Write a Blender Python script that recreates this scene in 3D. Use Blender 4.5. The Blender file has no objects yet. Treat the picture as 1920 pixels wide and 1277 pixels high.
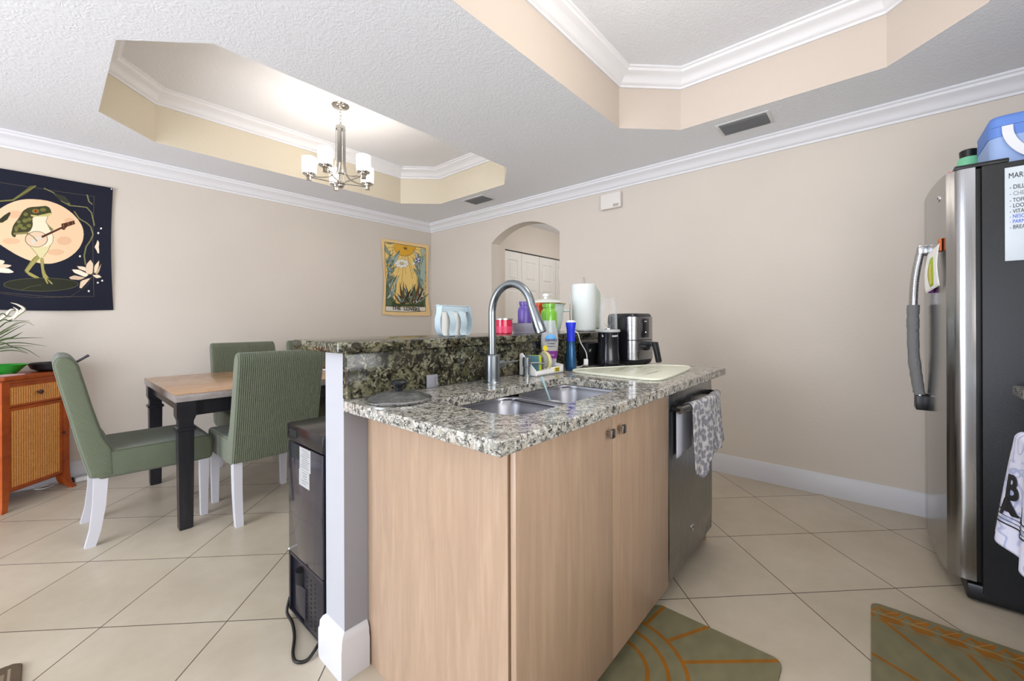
import bpy, bmesh, math, random
import numpy as np
from mathutils import Vector, Matrix
random.seed(7)
PI = math.pi
S = bpy.context.scene
C = S.collection
D = bpy.data

def srgb(h):
    v = [int(h[i:i+2], 16)/255 for i in (0, 2, 4)]
    return tuple((c/12.92 if c <= .04045 else ((c+.055)/1.055)**2.4) for c in v)

# ------------------------------------------------------------------ camera
EYE = 1.165
YAW, ROLL = math.radians(41.25), -.0036
fwd = Vector((math.cos(YAW), math.sin(YAW), 0))
rgt = Vector((math.sin(YAW), -math.cos(YAW), 0))
up = rgt.cross(fwd)
r2 = rgt*math.cos(ROLL)+up*math.sin(ROLL)
u2 = up*math.cos(ROLL)-rgt*math.sin(ROLL)
cd = D.cameras.new('camera')
cd.sensor_width = 36
cd.lens = 765.15/1920*36
cd.shift_y = -34.76/1920
cd.clip_start = .02
cam = D.objects.new('camera', cd)
C.objects.link(cam)
M = Matrix((r2, u2, -fwd)).transposed().to_4x4()
M.translation = Vector((0, 0, EYE))
cam.matrix_world = M
S.camera = cam

# ------------------------------------------------------------------ world, lights, exposure
w = D.worlds.new('world')
S.world = w
w.use_nodes = True
w.node_tree.nodes['Background'].inputs[0].default_value = (*srgb('dfe8f5'), 1)
w.node_tree.nodes['Background'].inputs[1].default_value = 1.0
S.view_settings.view_transform = 'Standard'
S.view_settings.look = 'None'
S.view_settings.gamma = 1
S.view_settings.exposure = 0.62

def area(name, loc, direction, sx, sy, power, col):
    l = D.lights.new(name, 'AREA')
    l.shape = 'RECTANGLE'
    l.size, l.size_y = sx, sy
    l.energy = power
    l.color = srgb(col)
    o = D.objects.new(name, l)
    C.objects.link(o)
    o.location = loc
    o.rotation_euler = Vector(direction).to_track_quat('-Z', 'Z').to_euler()
    return o

# daylight through the big openings of the far living room side; added fill light from an unseen kitchen opening
area('daylight_living_room', (-3.05, 1.9, 1.25), (1, 0, .45), 4.2, 2.2, 172, 'eaf0fc')
area('fill_kitchen_opening', (.2, -1.02, 1.45), (0, 1, .7), 2.0, 1.0, 26, 'f4f3f2')  # added to brighten faces turned to -y

def point(name, loc, power, col, rad=.05):
    l = D.lights.new(name, 'POINT')
    l.energy = power
    l.color = srgb(col)
    l.shadow_soft_size = rad
    o = D.objects.new(name, l)
    C.objects.link(o)
    o.location = loc
    return o

# ------------------------------------------------------------------ materials
MATS = {}
class N:
    def __init__(s, name):
        s.m = D.materials.new(name)
        s.m.use_nodes = True
        s.t = s.m.node_tree
        s.b = s.t.nodes['Principled BSDF']
    def n(s, typ, **kw):
        x = s.t.nodes.new('ShaderNode'+typ)
        ins = kw.pop('ins', {})
        for k, v in kw.items():
            setattr(x, k, v)
        for k, v in ins.items():
            s.set(x, k, v)
        return x
    def set(s, x, k, v):
        i = x.inputs[k]
        if hasattr(v, 'bl_idname') and hasattr(v, 'outputs'):
            s.t.links.new(v.outputs[0], i)
        elif isinstance(v, bpy.types.NodeSocket):
            s.t.links.new(v, i)
        else:
            i.default_value = v
    def math(s, op, a, b=0, c=None):
        x = s.n('Math', operation=op)
        s.set(x, 0, a)
        s.set(x, 1, b)
        if c is not None:
            s.set(x, 2, c)
        return x
    def ramp(s, fac, stops, interp='LINEAR'):
        x = s.n('ValToRGB')
        x.color_ramp.interpolation = interp
        e = x.color_ramp.elements
        while len(e) > 1:
            e.remove(e[-1])
        for i, (p, c) in enumerate(stops):
            q = e[0] if i == 0 else e.new(p)
            q.position = p
            c = srgb(c) if isinstance(c, str) else c
            q.color = (*c, 1)
        s.set(x, 0, fac)
        return x
    def obj(s, scale=(1, 1, 1), rot=(0, 0, 0)):
        tc = s.n('TexCoord')
        mp = s.n('Mapping')
        mp.inputs['Scale'].default_value = scale
        mp.inputs['Rotation'].default_value = rot
        s.t.links.new(tc.outputs['Object'], mp.inputs[0])
        return mp
    def noise(s, vec, scale, detail=3, rough=.5, dist=0):
        x = s.n('TexNoise')
        s.set(x, 'Vector', vec)
        x.inputs['Scale'].default_value = scale
        x.inputs['Detail'].default_value = detail
        x.inputs['Roughness'].default_value = rough
        x.inputs['Distortion'].default_value = dist
        return x
    def mix(s, fac, a, b, mode='MIX'):
        x = s.n('Mix', data_type='RGBA', blend_type=mode)
        s.set(x, 0, fac)
        for k, v in ((6, a), (7, b)):
            if isinstance(v, str):
                v = (*srgb(v), 1)
            i = x.inputs[k]
            if isinstance(v, tuple):
                i.default_value = v
            else:
                s.t.links.new(v.outputs[2] if getattr(v, 'bl_idname', '') == 'ShaderNodeMix' else (v if isinstance(v, bpy.types.NodeSocket) else v.outputs[0]), i)
        return x
    def color(s, v):
        if hasattr(v, 'bl_idname') and v.bl_idname == 'ShaderNodeMix':
            v = v.outputs[2]
        s.set(s.b, 'Base Color', v)
    def bump(s, h, strength=.3, dist=.01):
        x = s.n('Bump')
        x.inputs['Strength'].default_value = strength
        x.inputs['Distance'].default_value = dist
        s.set(x, 'Height', h)
        s.set(s.b, 'Normal', x)

def mat(name, col, rough=.5, metal=0, noise=None, emis=0, spec=.5, trans=0, ior=1.45, alpha=1, coat=0, vary=0):
    if name in MATS:
        return MATS[name]
    m = N(name)
    c = srgb(col) if isinstance(col, str) else col
    m.b.inputs['Base Color'].default_value = (*c, 1)
    m.b.inputs['Roughness'].default_value = rough
    m.b.inputs['Metallic'].default_value = metal
    m.b.inputs['Specular IOR Level'].default_value = spec
    m.b.inputs['Transmission Weight'].default_value = trans
    m.b.inputs['IOR'].default_value = ior
    m.b.inputs['Alpha'].default_value = alpha
    m.b.inputs['Coat Weight'].default_value = coat
    if emis:
        m.b.inputs['Emission Color'].default_value = (*c, 1)
        m.b.inputs['Emission Strength'].default_value = emis
    if vary:
        o = m.obj()
        nz = m.noise(o, 6, 4)
        dk = tuple(x*(1-vary) for x in c)
        m.color(m.ramp(nz, [(.3, dk), (.7, c)]))
    if noise:
        sc, st = noise
        o = m.obj()
        m.bump(m.noise(o, sc, 3), st, .004)
    MATS[name] = m.m
    return m.m

def m_wall(name, col, vary=.04):
    m = N(name)
    o = m.obj()
    c = srgb(col)
    m.color(m.ramp(m.noise(o, 1.3, 3), [(.3, tuple(x*(1-vary) for x in c)), (.7, c)]))
    m.b.inputs['Roughness'].default_value = .75
    m.b.inputs['Specular IOR Level'].default_value = .25
    m.bump(m.noise(o, 55, 3, .6), .22, .004)
    MATS[name] = m.m
    return m.m

m_wall('wall_paint', 'd8cfc4')
m_wall('tray_tone', 'd9cfba')  # wall tone made slightly yellower for the dining tray sides
m_wall('tray_tone_kitchen', 'cfc3b8')  # greyer variant for the kitchen tray sides

def m_ceiling():
    m = N('ceiling_texture')
    o = m.obj()
    m.b.inputs['Base Color'].default_value = (*srgb('eceef2'), 1)
    m.b.inputs['Roughness'].default_value = .9
    m.b.inputs['Specular IOR Level'].default_value = .2
    v = m.n('TexVoronoi', feature='SMOOTH_F1')
    nz = m.noise(o, 12, 2)
    wv = m.mix(.12, o.outputs[0], nz.outputs['Color'])
    m.set(v, 'Vector', wv.outputs[2])
    v.inputs['Scale'].default_value = 75
    h = m.math('ADD', v.outputs['Distance'], m.math('MULTIPLY', m.noise(o, 70, 3, .7), .8))
    m.bump(h, .45, .004)
    MATS['ceiling'] = m.m
m_ceiling()
mat('trim_white', 'e9e9ec', .35)
mat('base_white', 'd2d2d7', .3)
mat('post_white', 'b4b5ba', .6)

def m_tile():
    m = N('floor_tile')
    tc = m.n('TexCoord')
    sp = m.n('SeparateXYZ')
    m.t.links.new(tc.outputs['Object'], sp.inputs[0])
    x, y = sp.outputs[0], sp.outputs[1]
    s = .4647
    a = m.math('DIVIDE', m.math('SUBTRACT', m.math('MULTIPLY', m.math('ADD', x, y), .70710678), .2695), s)
    b = m.math('DIVIDE', m.math('SUBTRACT', m.math('MULTIPLY', m.math('SUBTRACT', y, x), .70710678), .0812), s)
    fa, fb = m.math('FRACT', a), m.math('FRACT', b)
    da = m.math('MINIMUM', fa, m.math('SUBTRACT', 1, fa))
    db = m.math('MINIMUM', fb, m.math('SUBTRACT', 1, fb))
    d = m.math('MINIMUM', da, db)
    g = m.math('LESS_THAN', d, .0042)
    idv = m.n('CombineXYZ')
    m.set(idv, 0, m.math('FLOOR', a))
    m.set(idv, 1, m.math('FLOOR', b))
    wn = m.n('TexWhiteNoise')
    m.set(wn, 'Vector', idv)
    o = m.obj()
    base = m.ramp(m.noise(o, 2.2, 5, .6, .3), [(.1, 'b1a48f'), (.5, 'c6baa6'), (.9, 'd6cbb9')])
    fine = m.ramp(m.noise(o, 14, 4, .6), [(.1, (.9, .9, .9)), (.9, (1, 1, 1))])
    t = m.mix(1, base.outputs[0], fine.outputs[0], 'MULTIPLY')
    tv = m.ramp(wn.outputs['Value'], [(0, (.93, .925, .91)), (1, (1, 1, 1))])
    t2 = m.mix(1, t.outputs[2], tv.outputs[0], 'MULTIPLY')
    c = m.mix(g, t2.outputs[2], '4f4133')
    m.color(c)
    m.set(m.b, 'Roughness', m.math('ADD', m.math('MULTIPLY', g, .5), m.math('MULTIPLY_ADD', m.noise(m.obj(), 3, 2), .12, .26)))
    m.b.inputs['Specular IOR Level'].default_value = .45
    MATS['tile'] = m.m
m_tile()

def m_granite(name, dark=0.0, scale=1.0):
    m = N(name)
    o = m.obj()
    nz = m.noise(o, 16*scale, 4, .6)
    wv = m.mix(.05, o.outputs[0], nz.outputs['Color'], 'ADD')
    def cells(sc, stops):
        v = m.n('TexVoronoi', feature='F1')
        m.set(v, 'Vector', wv.outputs[2])
        v.inputs['Scale'].default_value = sc*scale
        q = m.n('SeparateColor')
        m.set(q, 0, v.outputs['Color'])
        return m.ramp(q.outputs[0], stops)
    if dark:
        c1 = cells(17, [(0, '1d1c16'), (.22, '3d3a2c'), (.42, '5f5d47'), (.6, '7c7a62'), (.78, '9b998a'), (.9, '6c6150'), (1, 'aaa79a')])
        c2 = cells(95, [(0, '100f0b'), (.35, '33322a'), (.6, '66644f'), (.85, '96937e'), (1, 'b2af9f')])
    else:
        c1 = cells(34, [(0, '4a4944'), (.16, '83817a'), (.34, 'a3a196'), (.55, 'b9b6ac'), (.75, 'cac7bf'), (.9, 'a89c89'), (1, 'd2cfc9')])
        c2 = cells(120, [(0, '24221f'), (.22, '55534d'), (.42, '8f8d83'), (.7, 'bdbab2'), (1, 'd8d6d0')])
    f = m.ramp(m.noise(o, 30*scale, 5, .65), [(.42, (0, 0, 0)), (.58, (1, 1, 1))])
    t = m.mix(f.outputs[0], c1.outputs[0], c2.outputs[0])
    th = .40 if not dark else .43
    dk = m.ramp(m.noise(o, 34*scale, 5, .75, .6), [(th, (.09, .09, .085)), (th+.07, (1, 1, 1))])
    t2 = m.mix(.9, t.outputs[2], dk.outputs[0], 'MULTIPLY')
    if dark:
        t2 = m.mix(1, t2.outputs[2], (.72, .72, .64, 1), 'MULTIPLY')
    m.color(t2)
    m.b.inputs['Roughness'].default_value = .14
    MATS[name] = m.m
    return m.m
m_granite('granite_top', 0, 1.75)
m_granite('granite_dark', .6, 1.25)

def m_wood(name, c0, c1, c2, scale=(14, 14, 1.1), rough=.35):
    m = N(name)
    o = m.obj(scale)
    n1 = m.noise(o, 2.2, 5, .6, .8)
    n2 = m.noise(o, 9, 3, .6)
    f = m.math('MULTIPLY_ADD', n1, .75, m.math('MULTIPLY', n2, .25))
    m.color(m.ramp(f, [(.32, c0), (.5, c1), (.68, c2)]))
    m.b.inputs['Roughness'].default_value = rough
    MATS[name] = m.m
    return m.m
m_wood('maple', 'a48b75', 'ae937b', 'b89e86')
m_wood('orange_wood', '8e3c12', 'a94d19', 'bd5f25', (3, 3, 3), .3)
m_wood('black_wood', '15151a', '1c1c22', '27262b', (20, 20, 2), .3)
m_wood('table_top', 'a58160', 'b58e6a', 'c49c78', (2, 7, 7), .22)
m_wood('table_edge', '7d7672', '908884', 'a0978f', (3, 3, 3), .35)

def m_steel(name, col='b5b6b8', rough=.26, stretch=(2, 2, 160), bump=0.05):
    m = N(name)
    o = m.obj(stretch)
    n = m.noise(o, 3, 3)
    c = srgb(col)
    m.color(m.ramp(n, [(.3, tuple(x*.92 for x in c)), (.7, c)]))
    m.b.inputs['Metallic'].default_value = 1
    m.set(m.b, 'Roughness', m.math('MULTIPLY_ADD', n, .12, rough-.06))
    MATS[name] = m.m
    return m.m
m_steel('steel')
m_steel('steel_fridge', 'a9a9aa', .2, (160, 160, 1.5))
m_steel('steel_dark', '8d9091', .26, (160, 160, 1.5))
m_steel('sink_steel', '97979c', .34, (3, 90, 90))
m_steel('nickel', 'c8c7c4', .14, (1, 1, 1))
mat('chrome', 'd8d8da', .08, 1)
mat('faucet_steel', '8f969b', .27, 1)
mat('knob_metal', 'aaa4a0', .25, 1)

def m_fabric(name, c0, c1):
    m = N(name)
    o = m.obj()
    sp = m.n('SeparateXYZ')
    m.set(sp, 0, o)
    def wave(s, k):
        return m.math('ABSOLUTE', m.math('SINE', m.math('MULTIPLY', s, k)))
    wx, wz = wave(sp.outputs[0], 300), wave(m.math('ADD', sp.outputs[2], sp.outputs[1]), 300)
    h = m.math('MULTIPLY', wx, m.math('MULTIPLY_ADD', wz, .35, .65))
    m.color(m.ramp(m.math('MULTIPLY_ADD', h, .8, m.math('MULTIPLY', m.noise(o, 8, 3), .3)), [(.1, c0), (.75, c1)]))
    m.b.inputs['Roughness'].default_value = .85
    m.b.inputs['Sheen Weight'].default_value = .35
    m.bump(h, .9, .004)
    MATS[name] = m.m
m_fabric('chair_cover', '3b4130', '666e58')

def m_wicker():
    m = N('wicker')
    o = m.obj()
    sp = m.n('SeparateXYZ')
    m.set(sp, 0, o)
    u, z = sp.outputs[0], sp.outputs[2]
    cu = m.math('SINE', m.math('MULTIPLY', u, 2*PI/.028))
    ph = m.math('MULTIPLY', m.math('SIGN', cu), PI/2)
    sz = m.math('SINE', m.math('ADD', m.math('MULTIPLY', z, 2*PI/.011), ph))
    h = m.math('MULTIPLY_ADD', m.math('ABSOLUTE', cu), .8, m.math('MULTIPLY', sz, .22))
    f = m.math('ADD', h, m.math('MULTIPLY', m.noise(o, 60, 3, .7), .5))
    m.color(m.ramp(f, [(.0, '9a4a16'), (.4, 'c86f26'), (.8, 'df9440'), (1, 'f0b468')]))
    m.b.inputs['Roughness'].default_value = .5
    m.bump(h, .8, .004)
    MATS['wicker'] = m.m
m_wicker()

def m_vcol(name, rough=.85, weave=0):
    m = N(name)
    a = m.n('VertexColor', layer_name='print')
    m.color(a)
    m.b.inputs['Roughness'].default_value = rough
    m.b.inputs['Specular IOR Level'].default_value = .2
    if weave:
        m.bump(m.noise(m.obj(), weave, 2), .25, .002)
    MATS[name] = m.m
m_vcol('printed_cloth', .85, 500)
m_vcol('printed_mat', .75, 260)

def m_leopard():
    m = N('leopard_cloth')
    o = m.obj()
    v = m.n('TexVoronoi', feature='F1')
    nz = m.noise(o, 40, 2)
    wv = m.mix(.02, o.outputs[0], nz.outputs['Color'], 'ADD')
    m.set(v, 'Vector', wv.outputs[2])
    v.inputs['Scale'].default_value = 42
    c = m.ramp(v.outputs['Distance'], [(0, '9492a0'), (.4, '85848e'), (.5, '9a99a0'), (.6, 'c6c5c6'), (1, 'd2d1cf')])
    m.color(c)
    m.b.inputs['Roughness'].default_value = .9
    m.bump(m.noise(o, 90, 2), .4, .004)
    MATS['leopard'] = m.m
m_leopard()

def m_topo():
    m = N('topo_cloth')
    o = m.obj()
    n = m.noise(o, 7, 2, .5, .6)
    f = m.math('FRACT', m.math('MULTIPLY', n, 9))
    m.color(m.ramp(f, [(0, 'dfe0f4'), (.62, 'dfe0f4'), (.72, 'aab3d6'), (.9, 'c3c9e6'), (1, 'dfe0f4')]))
    m.b.inputs['Roughness'].default_value = .9
    m.bump(m.noise(o, 60, 2), .3, .004)
    MATS['topo'] = m.m
m_topo()

def m_clear(name, col, alpha_face=.12, rough=.05):
    m = N(name)
    m.b.inputs['Base Color'].default_value = (*srgb(col), 1)
    m.b.inputs['Roughness'].default_value = rough
    lw = m.n('LayerWeight')
    lw.inputs[0].default_value = .35
    m.set(m.b, 'Alpha', m.math('MULTIPLY_ADD', lw.outputs['Facing'], .75, alpha_face))
    MATS[name] = m.m
m_clear('clear_plastic', 'dfe4e6', .03)
m_clear('glass_lid', '5c5e5c', .08)
m_clear('clear_bottle', 'c9ccd6', .5)

mat('black_plastic', '17181b', .35)
mat('black_gloss', '1b1b22', .18, coat=.3)
mat('cooler_black', '20202a', .3)
mat('dark_void', '08080a', .7)
mat('fridge_black', '1e2024', .42, noise=(300, .15))
mat('gasket', '0e0e10', .5)
mat('paper_white', 'f2f1ee', .7)
mat('label_paper', 'a9a9a8', .6)
mat('ink', '1b1b1e', .6)
mat('ink_blue', '2b4fd0', .6)
mat('ink_grey', '8a8a8c', .6)
mat('print_grey', '77767a', .6)
mat('whiteboard', 'c9d2da', .3)
mat('leg_white', 'd0cfd6', .4)
mat('towel_paper', 'e8efee', .9, noise=(120, .5))
mat('towel_loose', 'd3e2d6', .9, noise=(120, .5))
mat('red_glass', 'd01542', .08, coat=.5)
mat('pink_wax', 'e3476b', .3)
mat('lilac_tray', 'b9b8c8', .4)
mat('purple', '5f4c9c', .3)
mat('violet_light', 'a98ae0', .3)
mat('green_jar', '7cc23c', .15, coat=.5)
mat('red_jar', 'c94a2c', .2)
mat('cooker', 'd5e3dc', .3)
mat('gold', 'c9b878', .25, 1)
mat('blue_cap', '1f35d8', .35)
mat('blue_body', '24527a', .2, .4)
mat('white_plastic', 'eeeeee', .4)
mat('napkin_blue', 'bccfd9', .45)
mat('napkin_white', 'eceae4', .8)
mat('sponge_yellow', 'c9cc32', .9, noise=(300, .8))
mat('sponge_teal', '5f8a94', .95, noise=(400, .9))
mat('brush_cream', 'd6d09a', .8)
mat('brush_grey', '9c9c98', .9, noise=(300, .9))
mat('tag_yellow', 'd9c81e', .5)
mat('label_violet', '7a2a86', .4)
mat('label_navy', '1d2a6a', .4)
mat('label_sky', '5aa6e0', .4)
mat('lemon', 'e2cf1e', .5)
mat('board', 'dadcc8', .35, vary=.05)
mat('board_mark', '7d7d6a', .6)
mat('grey_tag', '8f8f97', .4)
mat('shade_glass', 'fff6ea', .4, emis=2.2)
mat('green_bowl', '1f9a2b', .3)
mat('pan_black', '1a1c22', .3)
mat('pink_paper', 'e7b9bf', .7)
mat('leaf', '4e6438', .6, vary=.3)
mat('leaf_dry', '8a8a68', .6)
mat('petal', 'ece5cf', .6)
mat('stone', 'b9b3a6', .7, vary=.2)
mat('bag_blue', '9ab4e2', .6, noise=(40, .4))
mat('bag_blue_dark', '638ad6', .55)
mat('bag_strap', 'e4e6ec', .6)
mat('mint', '7fd1a4', .4)
mat('pink_box', 'd96f70', .5)
mat('sleeve_grey', '7e7f80', .85, noise=(90, .9))
mat('vent_white', 'dcdcdc', .4)
mat('vent_dark', '3a3a3c', .6)
mat('door_white', 'e8e5e0', .45)
mat('cord_black', '1c1a18', .45)
mat('cable_white', 'e4e4e0', .4)
mat('orange_mag', 'c8632a', .5)
mat('avocado', 'a9c23a', .6)
mat('avocado_in', 'd5c56a', .6)
mat('rubber', '9a9a98', .7)
mat('cup_blue', 'a9c8cc', .4)

# ------------------------------------------------------------------ geometry helpers
class B:
    def __init__(s):
        s.bm = bmesh.new()
    def _bev(s, verts, bev, seg):
        if bev > 0:
            es = set(e for v in verts for e in v.link_edges)
            bmesh.ops.bevel(s.bm, geom=list(es), offset=bev, segments=seg, affect='EDGES', profile=.5)
    def box(s, x0, x1, y0, y1, z0, z1, bev=0, seg=2, mtx=None):
        co = [(x, y, z) for x in (x0, x1) for y in (y0, y1) for z in (z0, z1)]
        v = [s.bm.verts.new((mtx @ Vector(c)) if mtx else c) for c in co]
        for f in ((0, 1, 3, 2), (4, 6, 7, 5), (0, 4, 5, 1), (2, 3, 7, 6), (0, 2, 6, 4), (1, 5, 7, 3)):
            s.bm.faces.new([v[i] for i in f])
        s._bev(v, bev, seg)
        return s
    def prism(s, poly, a0, a1, axis='z', bev=0, seg=2, mtx=None):
        # poly in the two other axes (x,y) / (x,z) / (y,z)
        def P(p, a):
            c = {'z': (p[0], p[1], a), 'y': (p[0], a, p[1]), 'x': (a, p[0], p[1])}[axis]
            return (mtx @ Vector(c)) if mtx else c
        lo = [s.bm.verts.new(P(p, a0)) for p in poly]
        hi = [s.bm.verts.new(P(p, a1)) for p in poly]
        n = len(poly)
        s.bm.faces.new(lo)
        s.bm.faces.new(hi)
        for i in range(n):
            s.bm.faces.new((lo[i], lo[(i+1) % n], hi[(i+1) % n], hi[i]))
        s._bev(lo+hi, bev, seg)
        return s
    def loft(s, rings, cap=True, closed=True):
        R = [[s.bm.verts.new(p) for p in r] for r in rings]
        n = len(R[0])
        for a, b in zip(R, R[1:]):
            for i in range(n if closed else n-1):
                s.bm.faces.new((a[i], a[(i+1) % n], b[(i+1) % n], b[i]))
        if cap:
            s.bm.faces.new(R[0])
            s.bm.faces.new(R[-1])
        return s
    def lathe(s, prof, c=(0, 0, 0), seg=32, axis='z', cap=True, sx=1, sy=1):
        rings = []
        for r, h in prof:
            ring = []
            for i in range(seg):
                a = 2*PI*i/seg
                x, y = max(r, 1e-5)*math.cos(a)*sx, max(r, 1e-5)*math.sin(a)*sy
                p = {'z': (x, y, h), 'y': (x, h, y), 'x': (h, x, y)}[axis]
                ring.append((p[0]+c[0], p[1]+c[1], p[2]+c[2]))
            rings.append(ring)
        return s.loft(rings, cap)
    def cyl(s, c, r, h, axis='z', seg=28, r2=None):
        return s.lathe([(r, 0), (r if r2 is None else r2, h)], c, seg, axis)
    def tube(s, pts, r, seg=12, closed=False):
        pts = [Vector(p) for p in pts]
        rad = r if isinstance(r, (list, tuple)) else [r]*len(pts)
        rings = []
        nrm = None
        n = len(pts)
        for i, p in enumerate(pts):
            if closed:
                t = (pts[(i+1) % n]-pts[i-1]).normalized()
            else:
                t = (pts[min(i+1, n-1)]-pts[max(i-1, 0)]).normalized()
            if nrm is None:
                nrm = t.orthogonal().normalized()
            nrm = (nrm-t*nrm.dot(t)).normalized()
            bn = t.cross(nrm)
            rings.append([p+(nrm*math.cos(2*PI*k/seg)+bn*math.sin(2*PI*k/seg))*rad[i] for k in range(seg)])
        if closed:
            rings.append(rings[0])
            R = [[s.bm.verts.new(q) for q in r_] for r_ in rings[:-1]]
            for a in range(n):
                b = (a+1) % n
                for k in range(seg):
                    s.bm.faces.new((R[a][k], R[a][(k+1) % seg], R[b][(k+1) % seg], R[b][k]))
            return s
        return s.loft(rings)
    def sweep(s, path, prof, closed=False):
        # path in xy; prof = [(offset to the left of travel, z)]
        n = len(path)
        P = [Vector((p[0], p[1], 0)) for p in path]
        rings = []
        for i in range(n):
            if closed or 0 < i < n-1:
                d0 = (P[i]-P[i-1]).normalized()
                d1 = (P[(i+1) % n]-P[i]).normalized()
            elif i == 0:
                d0 = d1 = (P[1]-P[0]).normalized()
            else:
                d0 = d1 = (P[-1]-P[-2]).normalized()
            n0, n1 = Vector((-d0.y, d0.x, 0)), Vector((-d1.y, d1.x, 0))
            m = (n0+n1).normalized()
            k = 1/max(m.dot(n0), .2)
            rings.append([P[i]+m*k*o+Vector((0, 0, z)) for o, z in prof])
        if closed:
            R = [[s.bm.verts.new(q) for q in r_] for r_ in rings]
            m_ = len(prof)
            for a in range(n):
                b = (a+1) % n
                for k in range(m_):
                    s.bm.faces.new((R[a][k], R[a][(k+1) % m_], R[b][(k+1) % m_], R[b][k]))
            return s
        return s.loft(rings)
    def grid(s, fn, nu, nv, thick=0):
        V_ = [[s.bm.verts.new(fn(i/nu, j/nv)) for j in range(nv+1)] for i in range(nu+1)]
        for i in range(nu):
            for j in range(nv):
                s.bm.faces.new((V_[i][j], V_[i+1][j], V_[i+1][j+1], V_[i][j+1]))
        return s
    def mesh(s, name, smooth=30):
        bmesh.ops.recalc_face_normals(s.bm, faces=s.bm.faces)
        if smooth:
            lim = math.radians(smooth)
            for f in s.bm.faces:
                f.smooth = True
            for e in s.bm.edges:
                if len(e.link_faces) == 2 and e.calc_face_angle(0) > lim:
                    e.smooth = False
        me = D.meshes.new(name)
        s.bm.to_mesh(me)
        s.bm.free()
        return me

def ob(name, b, m, parent=None, smooth=30, label=None, loc=None, thick=0):
    me = b.mesh(name, smooth) if isinstance(b, B) else b
    if m is not None:
        me.materials.clear()
        me.materials.append(MATS[m] if isinstance(m, str) else m)
    o = D.objects.new(name, me)
    C.objects.link(o)
    if parent:
        o.parent = parent
    if label:
        o['label'] = label
    if loc:
        o.location = loc
    if thick:
        md = o.modifiers.new('thickness', 'SOLIDIFY')
        md.thickness = thick
        md.offset = 0
    return o

def thing(name, label, cat, loc=(0, 0, 0), rz=0, group=None):
    o = D.objects.new(name, None)
    C.objects.link(o)
    o.empty_display_size = .05
    o.location = loc
    o.rotation_euler = (0, 0, rz)
    o['label'] = label
    o['category'] = cat
    if group:
        o['group'] = group
    return o

def tag(o, label, cat, group=None, kind=None):
    o['label'] = label
    o['category'] = cat
    if group:
        o['group'] = group
    if kind:
        o['kind'] = kind
    return o

def struct(name, b, m, parent=None, label=None, smooth=30, cat=None):
    o = ob(name, b, m, parent, smooth, label)
    if not parent:
        o['kind'] = 'structure'
        if cat:
            o['category'] = cat
    return o

def text(name, s, size, mtx, m, parent, ext=.0004, align='CENTER', sx=1, bold=0):
    cu = D.curves.new(name, 'FONT')
    cu.body = s
    cu.size = size
    cu.extrude = ext
    cu.offset = bold
    cu.align_x = align
    cu.align_y = 'CENTER'
    tmp = D.objects.new(name, cu)
    me = D.meshes.new_from_object(tmp)
    D.objects.remove(tmp)
    me.transform(mtx @ Matrix.Diagonal((sx, 1, 1, 1)))
    me.materials.clear()
    me.materials.append(MATS[m])
    o = D.objects.new(name, me)
    C.objects.link(o)
    o.parent = parent
    return o

def face_mtx(origin, right, upv):
    r, u = Vector(right).normalized(), Vector(upv).normalized()
    n = r.cross(u)
    m_ = Matrix((r, u, n)).transposed().to_4x4()
    m_.translation = Vector(origin)
    return m_

def raster(W, H, x0, x1, z0, z1, bg, art):
    # paint a printed pattern onto a vertex grid: polygons and lines in cloth coordinates
    X, Z = np.meshgrid(np.linspace(x0, x1, W), np.linspace(z0, z1, H), indexing='ij')
    col = np.zeros((W, H, 3))
    col[:] = srgb(bg)
    for it in art:
        c = srgb(it[1])
        pts = it[-1]
        px = [p[0] for p in pts]
        pz = [p[1] for p in pts]
        pad = it[2] if it[0] == 'l' else 0
        i0 = max(int((min(px)-pad-x0)/(x1-x0)*(W-1)), 0)
        i1 = min(int((max(px)+pad-x0)/(x1-x0)*(W-1))+2, W)
        j0 = max(int((min(pz)-pad-z0)/(z1-z0)*(H-1)), 0)
        j1 = min(int((max(pz)+pad-z0)/(z1-z0)*(H-1))+2, H)
        if i1 <= i0 or j1 <= j0:
            continue
        x, z = X[i0:i1, j0:j1], Z[i0:i1, j0:j1]
        if it[0] == 'p':
            ins = np.zeros(x.shape, bool)
            n = len(pts)
            for k in range(n):
                (ax, az), (bx, bz) = pts[k], pts[(k+1) % n]
                if az == bz:
                    continue
                ins ^= ((az > z) != (bz > z)) & (x < (bx-ax)*(z-az)/(bz-az)+ax)
            k_ = ins
        else:
            d = np.full(x.shape, 9.)
            for (ax, az), (bx, bz) in zip(pts, pts[1:]):
                L = (bx-ax)**2+(bz-az)**2+1e-12
                t = np.clip(((x-ax)*(bx-ax)+(z-az)*(bz-az))/L, 0, 1)
                d = np.minimum(d, np.hypot(x-ax-t*(bx-ax), z-az-t*(bz-az)))
            k_ = d < it[2]/2
        col[i0:i1, j0:j1][k_] = c
    return col

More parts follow.
